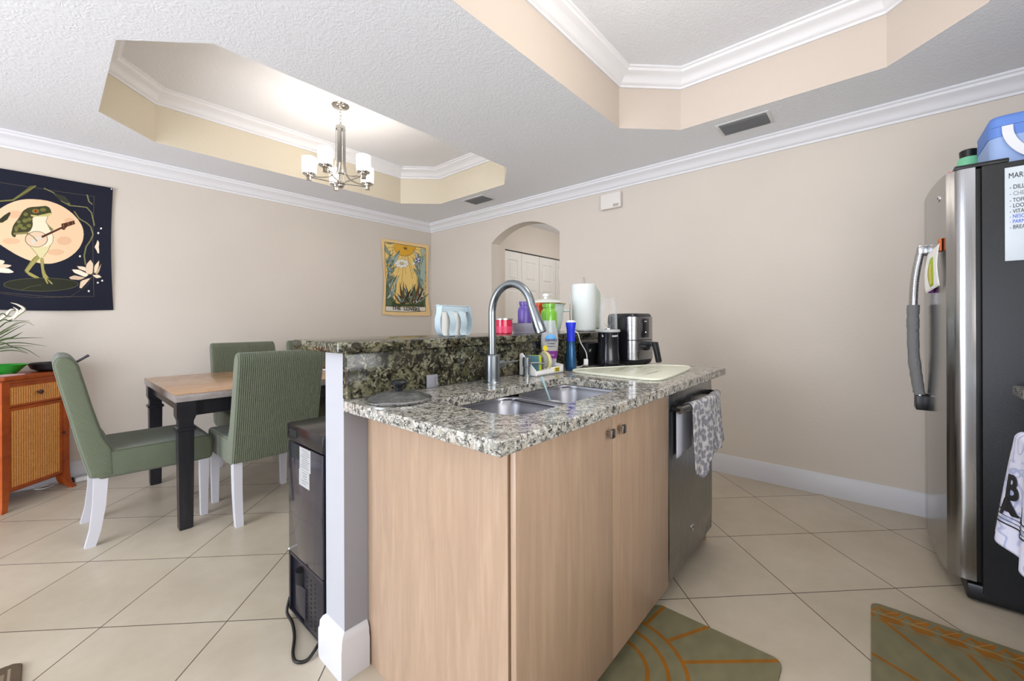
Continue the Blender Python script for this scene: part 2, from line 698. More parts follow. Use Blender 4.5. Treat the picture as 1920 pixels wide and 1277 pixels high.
def print_grid(name, fn, col, m, keep=None):
    W, H = col.shape[:2]
    vs = np.array([fn(i/(W-1), j/(H-1)) for i in range(W) for j in range(H)])
    idx = np.arange(W*H).reshape(W, H)
    q = np.stack([idx[:-1, :-1], idx[1:, :-1], idx[1:, 1:], idx[:-1, 1:]], -1).reshape(-1, 4)
    if keep is not None:
        k = keep[:-1, :-1] & keep[1:, 1:] & keep[1:, :-1] & keep[:-1, 1:]
        q = q[k.reshape(-1)]
    me = D.meshes.new(name)
    me.vertices.add(len(vs))
    me.vertices.foreach_set('co', vs.reshape(-1))
    me.loops.add(len(q)*4)
    me.loops.foreach_set('vertex_index', q.reshape(-1).astype(np.int32))
    me.polygons.add(len(q))
    me.polygons.foreach_set('loop_start', np.arange(0, len(q)*4, 4, dtype=np.int32))
    me.update(calc_edges=True)
    a = me.color_attributes.new('print', 'FLOAT_COLOR', 'POINT')
    rgba = np.concatenate([col.reshape(-1, 3), np.ones((W*H, 1))], 1)
    a.data.foreach_set('color', rgba.reshape(-1))
    me.polygons.foreach_set('use_smooth', np.ones(len(q), bool))
    me.materials.append(MATS[m])
    return me

# ------------------------------------------------------------------ room shell
XR, YL, XW, YK, ZC, ZU = 3.44, 4.47, -3.2, -1.1, 2.48, 2.86
def octo(x0, x1, y0, y1, c=.305):
    return [(x0+c, y0), (x1-c, y0), (x1, y0+c), (x1, y1-c), (x1-c, y1), (x0+c, y1), (x0, y1-c), (x0, y0+c)]
T1 = octo(.215, 2.888, 2.32, 3.897)
T2 = octo(.215, 2.875, -.375, 1.278)
struct('floor', B().box(XW-.1, 6.2, YK-.1, YL+.2, -.06, 0), 'tile', smooth=0)

def ceiling_mesh():
    b = B()
    es = []
    for poly in ([(XW, YK), (XR, YK), (XR, YL), (XW, YL)], T1, T2):
        v = [b.bm.verts.new((p[0], p[1], ZC)) for p in poly]
        es += [b.bm.edges.new((v[i], v[(i+1) % len(v)])) for i in range(len(v))]
    bmesh.ops.triangle_fill(b.bm, edges=es, use_beauty=True)
    return b
ceil = struct('ceiling', ceiling_mesh(), 'ceiling', smooth=0)
for T, pm, nm in ((T1, 'tray_tone', 'dining'), (T2, 'tray_tone_kitchen', 'kitchen')):
    b = B()
    lo = [b.bm.verts.new((p[0], p[1], ZC)) for p in T]
    hi = [b.bm.verts.new((p[0], p[1], ZU)) for p in T]
    for i in range(8):
        b.bm.faces.new((lo[i], lo[(i+1) % 8], hi[(i+1) % 8], hi[i]))
    struct('tray_side', b, pm, ceil, 'cream side wall of the recessed %s ceiling' % nm, 0)
    b = B()
    b.bm.faces.new([b.bm.verts.new((p[0], p[1], ZU)) for p in T])
    struct('tray_ceiling', b, 'ceiling', ceil, 'raised octagonal panel of the %s ceiling' % nm, 0)

def crown(z):
    return [(0, z), (.098, z), (.098, z-.012), (.088, z-.018), (.083, z-.03), (.072, z-.038), (.058, z-.045),
            (.044, z-.056), (.034, z-.07), (.028, z-.082), (.022, z-.088), (.012, z-.092), (.012, z-.106), (0, z-.106)]
struct('trim_1', B().sweep([(XR, YK), (XR, YL), (XW, YL), (XW, YK)], crown(ZC-.001), True), 'trim_white', smooth=25)
struct('trim_2', B().sweep(T1, crown(ZU-.001), True), 'trim_white', smooth=25)
struct('trim_3', B().sweep(T2, crown(ZU-.001), True), 'trim_white', smooth=25)

struct('wall_left', B().box(XW-.1, XR+.14, YL, YL+.14, 0, ZC+.1), 'wall_paint', smooth=0)
ya, yb, zs, zt = 2.37, 3.334, 2.085, 2.255
hw = (yb-ya)/2
R_ = (hw*hw+(zt-zs)**2)/(2*(zt-zs))
yc, zc_ = (ya+yb)/2, zt-R_
amax = math.asin(hw/R_)
arc = [(yc+R_*math.sin(t), zc_+R_*math.cos(t)) for t in np.linspace(-amax, amax, 25)]
b = B()
b.box(XR, XR+.14, YK-.1, ya, 0, ZC+.05)
b.box(XR, XR+.14, yb, YL, 0, ZC+.05)
for (p0, q0), (p1, q1) in zip(arc, arc[1:]):
    b.prism([(float(p0), float(q0)), (float(p1), float(q1)), (float(p1), ZC+.05), (float(p0), ZC+.05)], XR, XR+.14, 'x')
struct('wall_right', b, 'wall_paint', smooth=0)
# wall behind the camera on the kitchen side, with an unseen window opening added for the fill light
b = B()
b.box(XW, -.9, YK-.1, YK, 0, ZC)
b.box(1.3, XR, YK-.1, YK, 0, ZC)
b.box(-.9, 1.3, YK-.1, YK, 0, .95)
b.box(-.9, 1.3, YK-.1, YK, 2.0, ZC)
struct('wall_back', b, 'wall_paint', smooth=0)
b = B()
b.box(XW-.1, XW, YK-.1, -.3, 0, ZC)
b.box(XW-.1, XW, 4.1, YL, 0, ZC)
b.box(XW-.1, XW, -.3, 4.1, 2.3, ZC)
struct('wall_far', b, 'wall_paint', smooth=0)

def baseb(path):
    return B().sweep(path, [(0, 0), (.018, 0), (.018, .098), (.014, .108), (.012, .125), (.006, .138), (0, .14)])
struct('baseboard_right', baseb([(XR, YK), (XR, ya-.0)]), 'base_white')
struct('baseboard_corner', baseb([(XR, yb), (XR, YL), (XW, YL)]), 'base_white')

# hallway behind the arch with closet doors
struct('wall_hall', B().box(XR+.14, 3.862, 3.5, 3.6, 0, ZC).box(5.42, 6.1, 3.5, 3.6, 0, ZC).box(3.862, 5.42, 3.5, 3.6, 2.1, ZC), 'wall_paint', smooth=0)
struct('wall_hall_end', B().box(6.0, 6.1, 1.3, 3.5, 0, ZC).box(XR+.14, 6.1, 1.2, 1.3, 0, ZC).box(3.8, 5.5, 3.66, 3.7, 0, ZC), 'wall_paint', smooth=0)
struct('ceiling_hall', B().box(XR+.02, 6.1, 1.2, 3.7, ZC, ZC+.05), 'ceiling', smooth=0)
def raised_panel(b, x0, x1, z0, z1, y):
    # moulded panel on a face looking to -y
    rings = []
    for ins, dy in ((0, 0), (.008, .007), (.018, .007), (.034, .0), (.036, -.001)):
        rings.append([(x0+ins, y+dy, z0+ins), (x1-ins, y+dy, z0+ins), (x1-ins, y+dy, z1-ins), (x0+ins, y+dy, z1-ins)])
    R = [[b.bm.verts.new(p) for p in r] for r in rings]
    for a, c in zip(R, R[1:]):
        for i in range(4):
            b.bm.faces.new((a[i], a[(i+1) % 4], c[(i+1) % 4], c[i]))
    b.bm.faces.new(R[-1])
def leaf(x0, x1):
    b = B()
    y = 3.515
    px0, px1 = x0+.075, x1-.075
    zz = [(.14, .78), (.92, 1.6), (1.72, 1.98)]
    # front sheet with holes for panels
    b.box(x0, px0, y, y+.03, .01, 2.085)
    b.box(px1, x1, y, y+.03, .01, 2.085)
    prev = .01
    for z0, z1 in zz:
        b.box(px0, px1, y, y+.03, prev, z0)
        raised_panel(b, px0, px1, z0, z1, y)
        prev = z1
    b.box(px0, px1, y, y+.03, prev, 2.085)
    return b
for n_, (xa, xm, xb) in enumerate(((3.866, 4.208, 4.598), (4.604, 4.99, 5.4))):
    e = D.objects.new('door_%d' % (n_+1), None)
    C.objects.link(e)
    e['kind'] = 'structure'
    e['category'] = 'door'
    e['label'] = ['white panelled bifold closet door at the left of the arch view', 'white panelled bifold closet door at the right edge of the arch'][n_]
    ob('door_leaf', leaf(xa, xm-.003), 'door_white', e, 0)
    ob('door_leaf', leaf(xm+.003, xb), 'door_white', e, 0)
    ob('door_knob', B().lathe([(.006, 0), (.006, -.02), (.016, -.028), (.016, -.036), (.004, -.042)], ((xm+.04), 3.515, .95), 16, 'y'), 'knob_metal', e)
struct('trim_4', B().box(3.862, 5.42, 3.52, 3.56, 2.087, 2.1), 'vent_dark')
point('hall_fill_light', (4.6, 2.3, 2.2), 12, 'ffffff', .12)  # lamp out of view, added because the hall needs light
hl = thing('ceiling_lamp', 'unseen round white ceiling lamp added to light the hallway behind the arch', 'lamp', (4.6, 2.3, 0))
ob('lamp_shade', B().lathe([(.14, 2.47), (.13, 2.42), (.08, 2.385), (.0, 2.375)], seg=32), mat('lamp_glow', 'fff3e0', .4, emis=3), hl)
ob('lamp_base', B().lathe([(.15, 2.479), (.15, 2.465), (.14, 2.46)], seg=32), 'trim_white', hl)
kl = thing('ceiling_lamp', 'round white flush ceiling lamp in the kitchen tray ceiling', 'lamp', (1.5, .45, 0))
ob('lamp_shade', B().lathe([(.19, 2.84), (.18, 2.79), (.1, 2.75), (.0, 2.74)], seg=32), 'lamp_glow', kl)
ob('lamp_base', B().lathe([(.2, 2.859), (.2, 2.835), (.19, 2.83)], seg=32), 'trim_white', kl)
point('kitchen_lamp_light', (1.5, .45, 2.6), 8, 'fff7ec', .15)

# printed patterns of the two wall tapestries, in metres on the left wall
FROG_ART=[
('l','564f45',0.003,[(-0.207,2.128),(-0.005,2.130),(0.245,2.136),(0.242,1.376),(0.017,1.370),(-0.209,1.389)]),
('l','564f45',0.002,[(-0.209,1.381),(-0.071,1.362),(0.115,1.370),(0.206,1.455),(0.246,1.553)]),
('p','f0cda6',[(-0.030,2.052),(-0.011,2.053),(0.008,2.052),(0.027,2.048),(0.046,2.043),(0.064,2.036),(0.081,2.027),(0.098,2.016),(0.113,2.004),(0.127,1.991),(0.140,1.977),(0.151,1.962),(0.162,1.947),(0.170,1.931),(0.178,1.915),(0.184,1.899),(0.188,1.883),(0.191,1.867),(0.192,1.850),(0.192,1.832),(0.191,1.813),(0.188,1.794),(0.183,1.775),(0.177,1.756),(0.170,1.738),(0.161,1.721),(0.151,1.704),(0.139,1.688),(0.126,1.672),(0.112,1.658),(0.097,1.645),(0.080,1.633),(0.063,1.623),(0.045,1.614),(0.026,1.607),(0.008,1.604),(-0.009,1.603),(-0.027,1.604),(-0.045,1.608),(-0.063,1.613),(-0.081,1.620),(-0.100,1.629),(-0.117,1.639),(-0.133,1.649),(-0.148,1.660),(-0.161,1.671),(-0.175,1.682),(-0.187,1.693),(-0.200,1.704),(-0.212,1.715),(-0.222,1.728),(-0.232,1.741),(-0.239,1.756),(-0.246,1.772),(-0.250,1.790),(-0.253,1.809),(-0.254,1.831),(-0.252,1.854),(-0.249,1.876),(-0.243,1.895),(-0.234,1.913),(-0.224,1.929),(-0.213,1.944),(-0.202,1.959),(-0.190,1.973),(-0.178,1.986),(-0.165,1.998),(-0.153,2.008),(-0.141,2.017),(-0.128,2.025),(-0.116,2.032),(-0.103,2.037),(-0.090,2.042),(-0.077,2.045),(-0.063,2.048),(-0.047,2.050)]),
('p','e6bb95',[(-0.109,1.934),(-0.111,1.927),(-0.114,1.920),(-0.119,1.913),(-0.126,1.908),(-0.134,1.904),(-0.143,1.901),(-0.151,1.900),(-0.159,1.902),(-0.166,1.904),(-0.171,1.909),(-0.175,1.914),(-0.176,1.921),(-0.175,1.928),(-0.171,1.935),(-0.166,1.941),(-0.159,1.947),(-0.151,1.951),(-0.143,1.953),(-0.134,1.954),(-0.126,1.953),(-0.119,1.950),(-0.114,1.946),(-0.111,1.940)]),
('p','e6bb95',[(0.129,1.785),(0.128,1.777),(0.124,1.768),(0.118,1.761),(0.110,1.754),(0.101,1.750),(0.091,1.747),(0.081,1.747),(0.072,1.749),(0.065,1.753),(0.059,1.759),(0.055,1.766),(0.054,1.774),(0.055,1.783),(0.059,1.791),(0.065,1.798),(0.073,1.805),(0.082,1.809),(0.091,1.812),(0.101,1.812),(0.110,1.810),(0.118,1.807),(0.124,1.801),(0.128,1.793)]),
('p','e6bb95',[(-0.121,1.748),(-0.122,1.742),(-0.126,1.736),(-0.133,1.731),(-0.141,1.726),(-0.150,1.723),(-0.160,1.721),(-0.170,1.720),(-0.179,1.721),(-0.187,1.723),(-0.193,1.727),(-0.196,1.731),(-0.198,1.737),(-0.196,1.742),(-0.193,1.748),(-0.187,1.754),(-0.179,1.758),(-0.170,1.762),(-0.160,1.764),(-0.150,1.765),(-0.141,1.764),(-0.132,1.762),(-0.126,1.758),(-0.122,1.754)]),
('p','e6bb95',[(0.091,1.697),(0.089,1.690),(0.085,1.684),(0.078,1.679),(0.069,1.674),(0.059,1.670),(0.048,1.668),(0.037,1.668),(0.027,1.669),(0.018,1.671),(0.011,1.675),(0.007,1.680),(0.006,1.686),(0.007,1.692),(0.011,1.698),(0.018,1.703),(0.027,1.708),(0.037,1.712),(0.048,1.714),(0.059,1.715),(0.069,1.714),(0.078,1.711),(0.085,1.707),(0.089,1.702)]),
('p','e6bb95',[(0.142,1.937),(0.141,1.932),(0.138,1.927),(0.134,1.922),(0.129,1.918),(0.123,1.915),(0.116,1.913),(0.110,1.913),(0.104,1.914),(0.099,1.916),(0.095,1.919),(0.092,1.923),(0.091,1.927),(0.092,1.932),(0.095,1.937),(0.099,1.942),(0.104,1.946),(0.110,1.949),(0.117,1.950),(0.123,1.951),(0.129,1.950),(0.134,1.948),(0.139,1.945),(0.141,1.941)]),
('p','5d5a33',[(-0.208,2.008),(-0.154,2.027),(-0.109,2.087),(-0.075,2.137),(-0.046,2.149),(-0.049,2.137),(-0.087,2.086),(-0.148,2.017),(-0.208,1.997)]),
('l','8e8a52',0.004,[(-0.208,2.003),(-0.151,2.023),(-0.104,2.082),(-0.049,2.143)]),
('p','3b3a26',[(-0.224,1.860),(-0.192,1.909),(-0.176,1.929),(-0.165,1.939),(-0.162,1.928),(-0.176,1.886),(-0.197,1.861),(-0.224,1.852)]),
('l','6f6c47',0.008,[(-0.008,2.136),(0.037,2.116),(0.079,2.063),(0.117,2.042),(0.168,2.045),(0.207,2.046),(0.233,2.011),(0.250,1.918)]),
('l','8f8b60',0.003,[(-0.008,2.136),(0.037,2.116),(0.079,2.063),(0.117,2.042),(0.168,2.045),(0.207,2.046),(0.233,2.011),(0.250,1.918)]),
('l','6f6c47',0.008,[(0.037,2.116),(0.061,2.086),(0.117,2.053)]),
('l','8f8b60',0.003,[(0.037,2.116),(0.061,2.086),(0.117,2.053)]),
('l','6f6c47',0.008,[(0.142,2.002),(0.168,1.955),(0.207,1.930),(0.230,1.905),(0.244,1.845),(0.230,1.800),(0.206,1.749),(0.195,1.681),(0.201,1.616)]),
('l','8f8b60',0.003,[(0.142,2.002),(0.168,1.955),(0.207,1.930),(0.230,1.905),(0.244,1.845),(0.230,1.800),(0.206,1.749),(0.195,1.681),(0.201,1.616)]),
('l','6f6c47',0.008,[(0.207,2.139),(0.217,2.093),(0.234,2.076)]),
('l','8f8b60',0.003,[(0.207,2.139),(0.217,2.093),(0.234,2.076)]),
('p','3a3b30',[(0.037,2.116),(0.092,2.103),(0.123,2.059),(0.092,2.057),(0.061,2.077)]),
('p','45452b',[(-0.061,1.995),(-0.041,2.001),(-0.029,2.005),(-0.006,2.013),(0.004,2.014),(0.016,2.005),(0.021,1.996),(0.027,1.972),(0.027,1.963),(0.020,1.953),(0.007,1.947),(-0.030,1.935),(-0.045,1.931),(-0.061,1.925),(-0.065,1.912),(-0.063,1.874),(-0.065,1.856),(-0.073,1.829),(-0.081,1.818),(-0.099,1.806),(-0.111,1.801),(-0.134,1.791),(-0.140,1.786),(-0.140,1.774),(-0.143,1.771),(-0.152,1.772),(-0.155,1.776),(-0.160,1.790),(-0.159,1.804),(-0.153,1.842),(-0.147,1.861),(-0.131,1.895),(-0.123,1.914),(-0.112,1.946),(-0.105,1.961),(-0.089,1.980),(-0.081,1.986),(-0.070,1.992)]),
('p','77743f',[(-0.032,1.971),(-0.033,1.967),(-0.034,1.963),(-0.037,1.959),(-0.041,1.956),(-0.045,1.953),(-0.050,1.952),(-0.054,1.952),(-0.058,1.952),(-0.062,1.954),(-0.065,1.957),(-0.066,1.960),(-0.067,1.964),(-0.066,1.969),(-0.065,1.973),(-0.062,1.977),(-0.058,1.980),(-0.054,1.982),(-0.049,1.984),(-0.045,1.984),(-0.041,1.984),(-0.037,1.982),(-0.034,1.979),(-0.033,1.975)]),
('p','77743f',[(0.000,1.987),(-0.000,1.984),(-0.002,1.980),(-0.004,1.977),(-0.007,1.975),(-0.011,1.973),(-0.014,1.971),(-0.018,1.971),(-0.022,1.972),(-0.025,1.973),(-0.027,1.975),(-0.029,1.978),(-0.029,1.981),(-0.029,1.984),(-0.027,1.988),(-0.025,1.991),(-0.022,1.993),(-0.018,1.995),(-0.014,1.997),(-0.011,1.997),(-0.007,1.996),(-0.004,1.995),(-0.002,1.993),(-0.000,1.990)]),
('p','77743f',[(-0.086,1.894),(-0.086,1.891),(-0.088,1.887),(-0.090,1.884),(-0.092,1.881),(-0.095,1.879),(-0.098,1.878),(-0.102,1.878),(-0.105,1.879),(-0.107,1.881),(-0.109,1.883),(-0.110,1.886),(-0.111,1.890),(-0.110,1.894),(-0.109,1.897),(-0.107,1.900),(-0.104,1.903),(-0.102,1.905),(-0.098,1.906),(-0.095,1.906),(-0.092,1.905),(-0.089,1.904),(-0.088,1.901),(-0.086,1.898)]),
('p','77743f',[(-0.109,1.855),(-0.109,1.851),(-0.110,1.848),(-0.112,1.845),(-0.115,1.842),(-0.118,1.840),(-0.121,1.839),(-0.124,1.839),(-0.127,1.840),(-0.130,1.842),(-0.131,1.844),(-0.133,1.847),(-0.133,1.851),(-0.133,1.854),(-0.131,1.858),(-0.130,1.861),(-0.127,1.864),(-0.124,1.866),(-0.121,1.867),(-0.118,1.867),(-0.115,1.866),(-0.112,1.864),(-0.110,1.862),(-0.109,1.859)]),
('p','77743f',[(-0.067,1.907),(-0.067,1.903),(-0.069,1.900),(-0.070,1.897),(-0.073,1.894),(-0.075,1.892),(-0.078,1.891),(-0.081,1.891),(-0.084,1.892),(-0.087,1.894),(-0.088,1.896),(-0.089,1.899),(-0.090,1.902),(-0.089,1.906),(-0.088,1.909),(-0.086,1.912),(-0.084,1.915),(-0.081,1.917),(-0.078,1.918),(-0.075,1.918),(-0.073,1.917),(-0.070,1.916),(-0.068,1.913),(-0.067,1.910)]),
('p','77743f',[(-0.091,1.841),(-0.091,1.838),(-0.092,1.835),(-0.095,1.833),(-0.097,1.830),(-0.101,1.829),(-0.104,1.828),(-0.108,1.828),(-0.111,1.828),(-0.114,1.829),(-0.116,1.831),(-0.117,1.833),(-0.118,1.836),(-0.117,1.839),(-0.116,1.842),(-0.114,1.844),(-0.111,1.846),(-0.108,1.848),(-0.104,1.849),(-0.101,1.849),(-0.097,1.849),(-0.094,1.847),(-0.092,1.846),(-0.091,1.843)]),
('p','77743f',[(-0.117,1.880),(-0.118,1.877),(-0.119,1.874),(-0.120,1.872),(-0.122,1.870),(-0.124,1.868),(-0.126,1.868),(-0.129,1.868),(-0.131,1.868),(-0.133,1.870),(-0.134,1.872),(-0.135,1.874),(-0.135,1.877),(-0.135,1.879),(-0.134,1.882),(-0.133,1.884),(-0.131,1.886),(-0.129,1.888),(-0.126,1.889),(-0.124,1.889),(-0.122,1.888),(-0.120,1.887),(-0.119,1.885),(-0.118,1.882)]),
('p','77743f',[(-0.071,1.862),(-0.071,1.858),(-0.072,1.855),(-0.074,1.852),(-0.076,1.850),(-0.079,1.848),(-0.081,1.848),(-0.084,1.848),(-0.087,1.848),(-0.089,1.850),(-0.090,1.852),(-0.091,1.855),(-0.092,1.858),(-0.091,1.861),(-0.090,1.865),(-0.089,1.867),(-0.086,1.870),(-0.084,1.871),(-0.081,1.872),(-0.079,1.872),(-0.076,1.872),(-0.074,1.870),(-0.072,1.868),(-0.071,1.865)]),
('p','77743f',[(-0.085,1.939),(-0.086,1.935),(-0.087,1.932),(-0.088,1.929),(-0.090,1.927),(-0.093,1.925),(-0.095,1.924),(-0.098,1.924),(-0.101,1.925),(-0.103,1.927),(-0.104,1.929),(-0.105,1.932),(-0.106,1.935),(-0.105,1.938),(-0.104,1.941),(-0.103,1.944),(-0.100,1.946),(-0.098,1.948),(-0.095,1.949),(-0.093,1.949),(-0.090,1.948),(-0.088,1.947),(-0.087,1.945),(-0.086,1.942)]),
('p','77743f',[(-0.129,1.830),(-0.129,1.825),(-0.130,1.820),(-0.131,1.816),(-0.133,1.812),(-0.135,1.810),(-0.138,1.809),(-0.140,1.809),(-0.142,1.811),(-0.144,1.814),(-0.145,1.817),(-0.146,1.822),(-0.146,1.827),(-0.146,1.832),(-0.145,1.837),(-0.144,1.841),(-0.142,1.844),(-0.140,1.846),(-0.138,1.847),(-0.135,1.847),(-0.133,1.846),(-0.131,1.843),(-0.130,1.839),(-0.129,1.835)]),
('p','c9bf7d',[(-0.073,1.939),(-0.041,1.938),(0.024,1.971),(0.029,1.959),(0.009,1.943),(-0.041,1.930),(-0.070,1.927)]),
('p','b4562b',[(-0.040,1.970),(-0.041,1.967),(-0.041,1.964),(-0.043,1.962),(-0.045,1.960),(-0.047,1.958),(-0.050,1.957),(-0.052,1.957),(-0.054,1.958),(-0.056,1.959),(-0.058,1.961),(-0.058,1.963),(-0.059,1.966),(-0.058,1.969),(-0.058,1.972),(-0.056,1.974),(-0.054,1.976),(-0.052,1.978),(-0.050,1.979),(-0.047,1.979),(-0.045,1.978),(-0.043,1.977),(-0.041,1.975),(-0.041,1.972)]),
('p','1d1a12',[(-0.047,1.968),(-0.047,1.966),(-0.047,1.964),(-0.047,1.961),(-0.048,1.960),(-0.049,1.959),(-0.050,1.958),(-0.050,1.958),(-0.051,1.959),(-0.052,1.961),(-0.052,1.963),(-0.052,1.965),(-0.052,1.967),(-0.052,1.970),(-0.052,1.972),(-0.052,1.974),(-0.051,1.976),(-0.050,1.977),(-0.050,1.978),(-0.049,1.978),(-0.048,1.977),(-0.047,1.975),(-0.047,1.973),(-0.047,1.971)]),
('p','efe3c4',[(-0.050,1.928),(-0.004,1.940),(0.007,1.935),(0.001,1.909),(0.002,1.894),(0.015,1.867),(0.021,1.849),(0.033,1.813),(0.035,1.796),(0.033,1.769),(0.030,1.757),(0.020,1.738),(0.007,1.729),(-0.031,1.718),(-0.050,1.722),(-0.081,1.746),(-0.091,1.759),(-0.095,1.781),(-0.092,1.794),(-0.077,1.819),(-0.071,1.833),(-0.065,1.856),(-0.063,1.874),(-0.063,1.914)]),
('l','2e2a1a',0.002,[(0.009,1.943),(-0.001,1.901),(0.018,1.859),(0.036,1.803),(0.033,1.762),(0.018,1.732)]),
('p','ded3a0',[(-0.065,1.719),(-0.024,1.719),(-0.006,1.723),(0.015,1.734),(0.019,1.730),(0.011,1.703),(0.005,1.688),(-0.009,1.662),(-0.013,1.650),(-0.015,1.634),(-0.018,1.630),(-0.030,1.631),(-0.035,1.638),(-0.045,1.663),(-0.053,1.679),(-0.071,1.711)]),
('l','2e2a1a',0.002,[(-0.076,1.719),(-0.047,1.670),(-0.031,1.632)]),
('l','2e2a1a',0.002,[(0.021,1.737),(0.009,1.695),(-0.013,1.652)]),
('p','a39a5a',[(-0.039,1.657),(-0.031,1.644),(-0.035,1.631),(-0.057,1.594),(-0.067,1.575),(-0.080,1.546),(-0.084,1.538),(-0.085,1.541),(-0.074,1.534),(-0.035,1.504),(-0.025,1.493),(-0.028,1.486),(-0.039,1.490),(-0.073,1.509),(-0.086,1.519),(-0.100,1.539),(-0.099,1.556),(-0.081,1.597),(-0.073,1.615),(-0.063,1.637),(-0.057,1.646),(-0.045,1.657)]),
('p','a39a5a',[(-0.028,1.642),(-0.017,1.645),(-0.013,1.628),(-0.010,1.566),(-0.002,1.534),(0.026,1.479),(0.032,1.462),(0.027,1.458),(0.021,1.466),(0.003,1.500),(0.000,1.500),(0.008,1.470),(0.009,1.462),(0.004,1.460),(-0.001,1.469),(-0.015,1.503),(-0.021,1.535),(-0.029,1.618)]),
('l','5c5730',0.002,[(-0.042,1.660),(-0.064,1.624),(-0.102,1.547),(-0.082,1.514)]),
('l','5c5730',0.002,[(-0.012,1.643),(-0.010,1.549),(0.032,1.462)]),
('p','8a8250',[(-0.151,1.800),(-0.090,1.816),(-0.041,1.778),(-0.047,1.750),(-0.056,1.771),(-0.093,1.801),(-0.149,1.787)]),
('p','8a8250',[(0.000,1.901),(0.018,1.873),(0.037,1.855),(0.030,1.841),(0.018,1.848)]),
('p','e6c9aa',[(0.007,1.780),(0.005,1.765),(-0.000,1.751),(-0.009,1.738),(-0.020,1.728),(-0.032,1.720),(-0.046,1.716),(-0.060,1.716),(-0.072,1.720),(-0.083,1.727),(-0.091,1.738),(-0.096,1.750),(-0.097,1.764),(-0.096,1.778),(-0.091,1.792),(-0.082,1.805),(-0.072,1.815),(-0.059,1.823),(-0.046,1.827),(-0.032,1.827),(-0.020,1.824),(-0.009,1.817),(-0.000,1.807),(0.005,1.794)]),
('l','4a3020',0.003,[(0.007,1.780),(0.005,1.765),(-0.000,1.751),(-0.009,1.738),(-0.020,1.728),(-0.032,1.720),(-0.046,1.716),(-0.060,1.716),(-0.072,1.720),(-0.083,1.727),(-0.091,1.738),(-0.096,1.750),(-0.097,1.764),(-0.096,1.778),(-0.091,1.792),(-0.082,1.805),(-0.072,1.815),(-0.059,1.823),(-0.046,1.827),(-0.032,1.827),(-0.020,1.824),(-0.009,1.817),(-0.000,1.807),(0.005,1.794),(0.007,1.780)]),
('p','d8d2c4',[(-0.076,1.750),(-0.047,1.781),(-0.024,1.794),(-0.021,1.783),(-0.047,1.759),(-0.063,1.732)]),
('l','8a8250',0.006,[(-0.090,1.810),(-0.063,1.788),(-0.044,1.759)]),
('p','54301f',[(-0.024,1.796),(0.079,1.881),(0.082,1.868),(-0.018,1.784)]),
('p','54301f',[(0.076,1.901),(0.098,1.912),(0.142,1.937),(0.147,1.911),(0.104,1.883),(0.091,1.857),(0.078,1.862)]),
('l','c9b59a',0.001,[(0.085,1.898),(0.091,1.867)]),
('l','c9b59a',0.001,[(0.110,1.917),(0.114,1.892)]),
('l','c9b59a',0.001,[(0.132,1.927),(0.135,1.906)]),
('p','2f3126',[(0.161,1.466),(0.155,1.453),(0.135,1.440),(0.105,1.428),(0.066,1.418),(0.022,1.411),(-0.025,1.407),(-0.070,1.406),(-0.111,1.408),(-0.146,1.413),(-0.172,1.421),(-0.189,1.430),(-0.194,1.442),(-0.188,1.454),(-0.172,1.466),(-0.146,1.477),(-0.111,1.487),(-0.070,1.495),(-0.024,1.500),(0.022,1.502),(0.066,1.501),(0.105,1.496),(0.135,1.489),(0.155,1.478)]),
('l','5d5c3f',0.003,[(0.161,1.466),(0.155,1.453),(0.135,1.440),(0.105,1.428),(0.066,1.418),(0.022,1.411),(-0.025,1.407),(-0.070,1.406),(-0.111,1.408),(-0.146,1.413),(-0.172,1.421),(-0.189,1.430),(-0.194,1.442),(-0.188,1.454),(-0.172,1.466),(-0.146,1.477),(-0.111,1.487),(-0.070,1.495),(-0.024,1.500),(0.022,1.502),(0.066,1.501),(0.105,1.496),(0.135,1.489),(0.155,1.478),(0.161,1.466)]),
('l','55573a',0.003,[(-0.116,1.412),(-0.077,1.436),(-0.025,1.453)]),
('p','a39a5a',[(-0.009,1.514),(0.024,1.475),(0.032,1.462),(0.027,1.458),(0.021,1.465),(0.004,1.492),(0.001,1.493),(0.008,1.469),(0.009,1.462),(0.004,1.460),(-0.001,1.472),(-0.015,1.514)]),
('p','f3dfc4',[(0.165,1.583),(0.157,1.596),(0.163,1.599),(0.191,1.597),(0.202,1.590),(0.210,1.567),(0.204,1.563),(0.175,1.576)]),
('l','b79c78',0.001,[(0.167,1.579),(0.155,1.600),(0.199,1.597),(0.212,1.560),(0.167,1.579)]),
('p','e9d0b4',[(0.200,1.575),(0.205,1.607),(0.210,1.623),(0.225,1.647),(0.232,1.648),(0.241,1.626),(0.243,1.606),(0.239,1.557),(0.232,1.543),(0.214,1.545),(0.207,1.549),(0.201,1.563)]),
('l','b79c78',0.001,[(0.199,1.566),(0.206,1.616),(0.229,1.654),(0.244,1.620),(0.238,1.543),(0.209,1.545),(0.199,1.566)]),
('p','f6e8d2',[(0.135,1.573),(0.160,1.573),(0.176,1.567),(0.209,1.547),(0.215,1.537),(0.203,1.523),(0.189,1.524),(0.151,1.543),(0.139,1.553),(0.131,1.568)]),
('l','b79c78',0.001,[(0.128,1.573),(0.167,1.573),(0.219,1.541),(0.199,1.519),(0.141,1.549),(0.128,1.573)]),
('p','d9bd9f',[(0.118,1.517),(0.136,1.527),(0.151,1.528),(0.189,1.519),(0.193,1.513),(0.172,1.501),(0.158,1.498),(0.130,1.499),(0.120,1.502),(0.115,1.511)]),
('l','b79c78',0.001,[(0.113,1.514),(0.141,1.530),(0.199,1.516),(0.167,1.497),(0.122,1.500),(0.113,1.514)]),
('p','f0d8bc',[(0.247,1.563),(0.249,1.597),(0.254,1.615),(0.272,1.644),(0.276,1.644),(0.274,1.613),(0.270,1.596),(0.262,1.567),(0.257,1.558),(0.249,1.555)]),
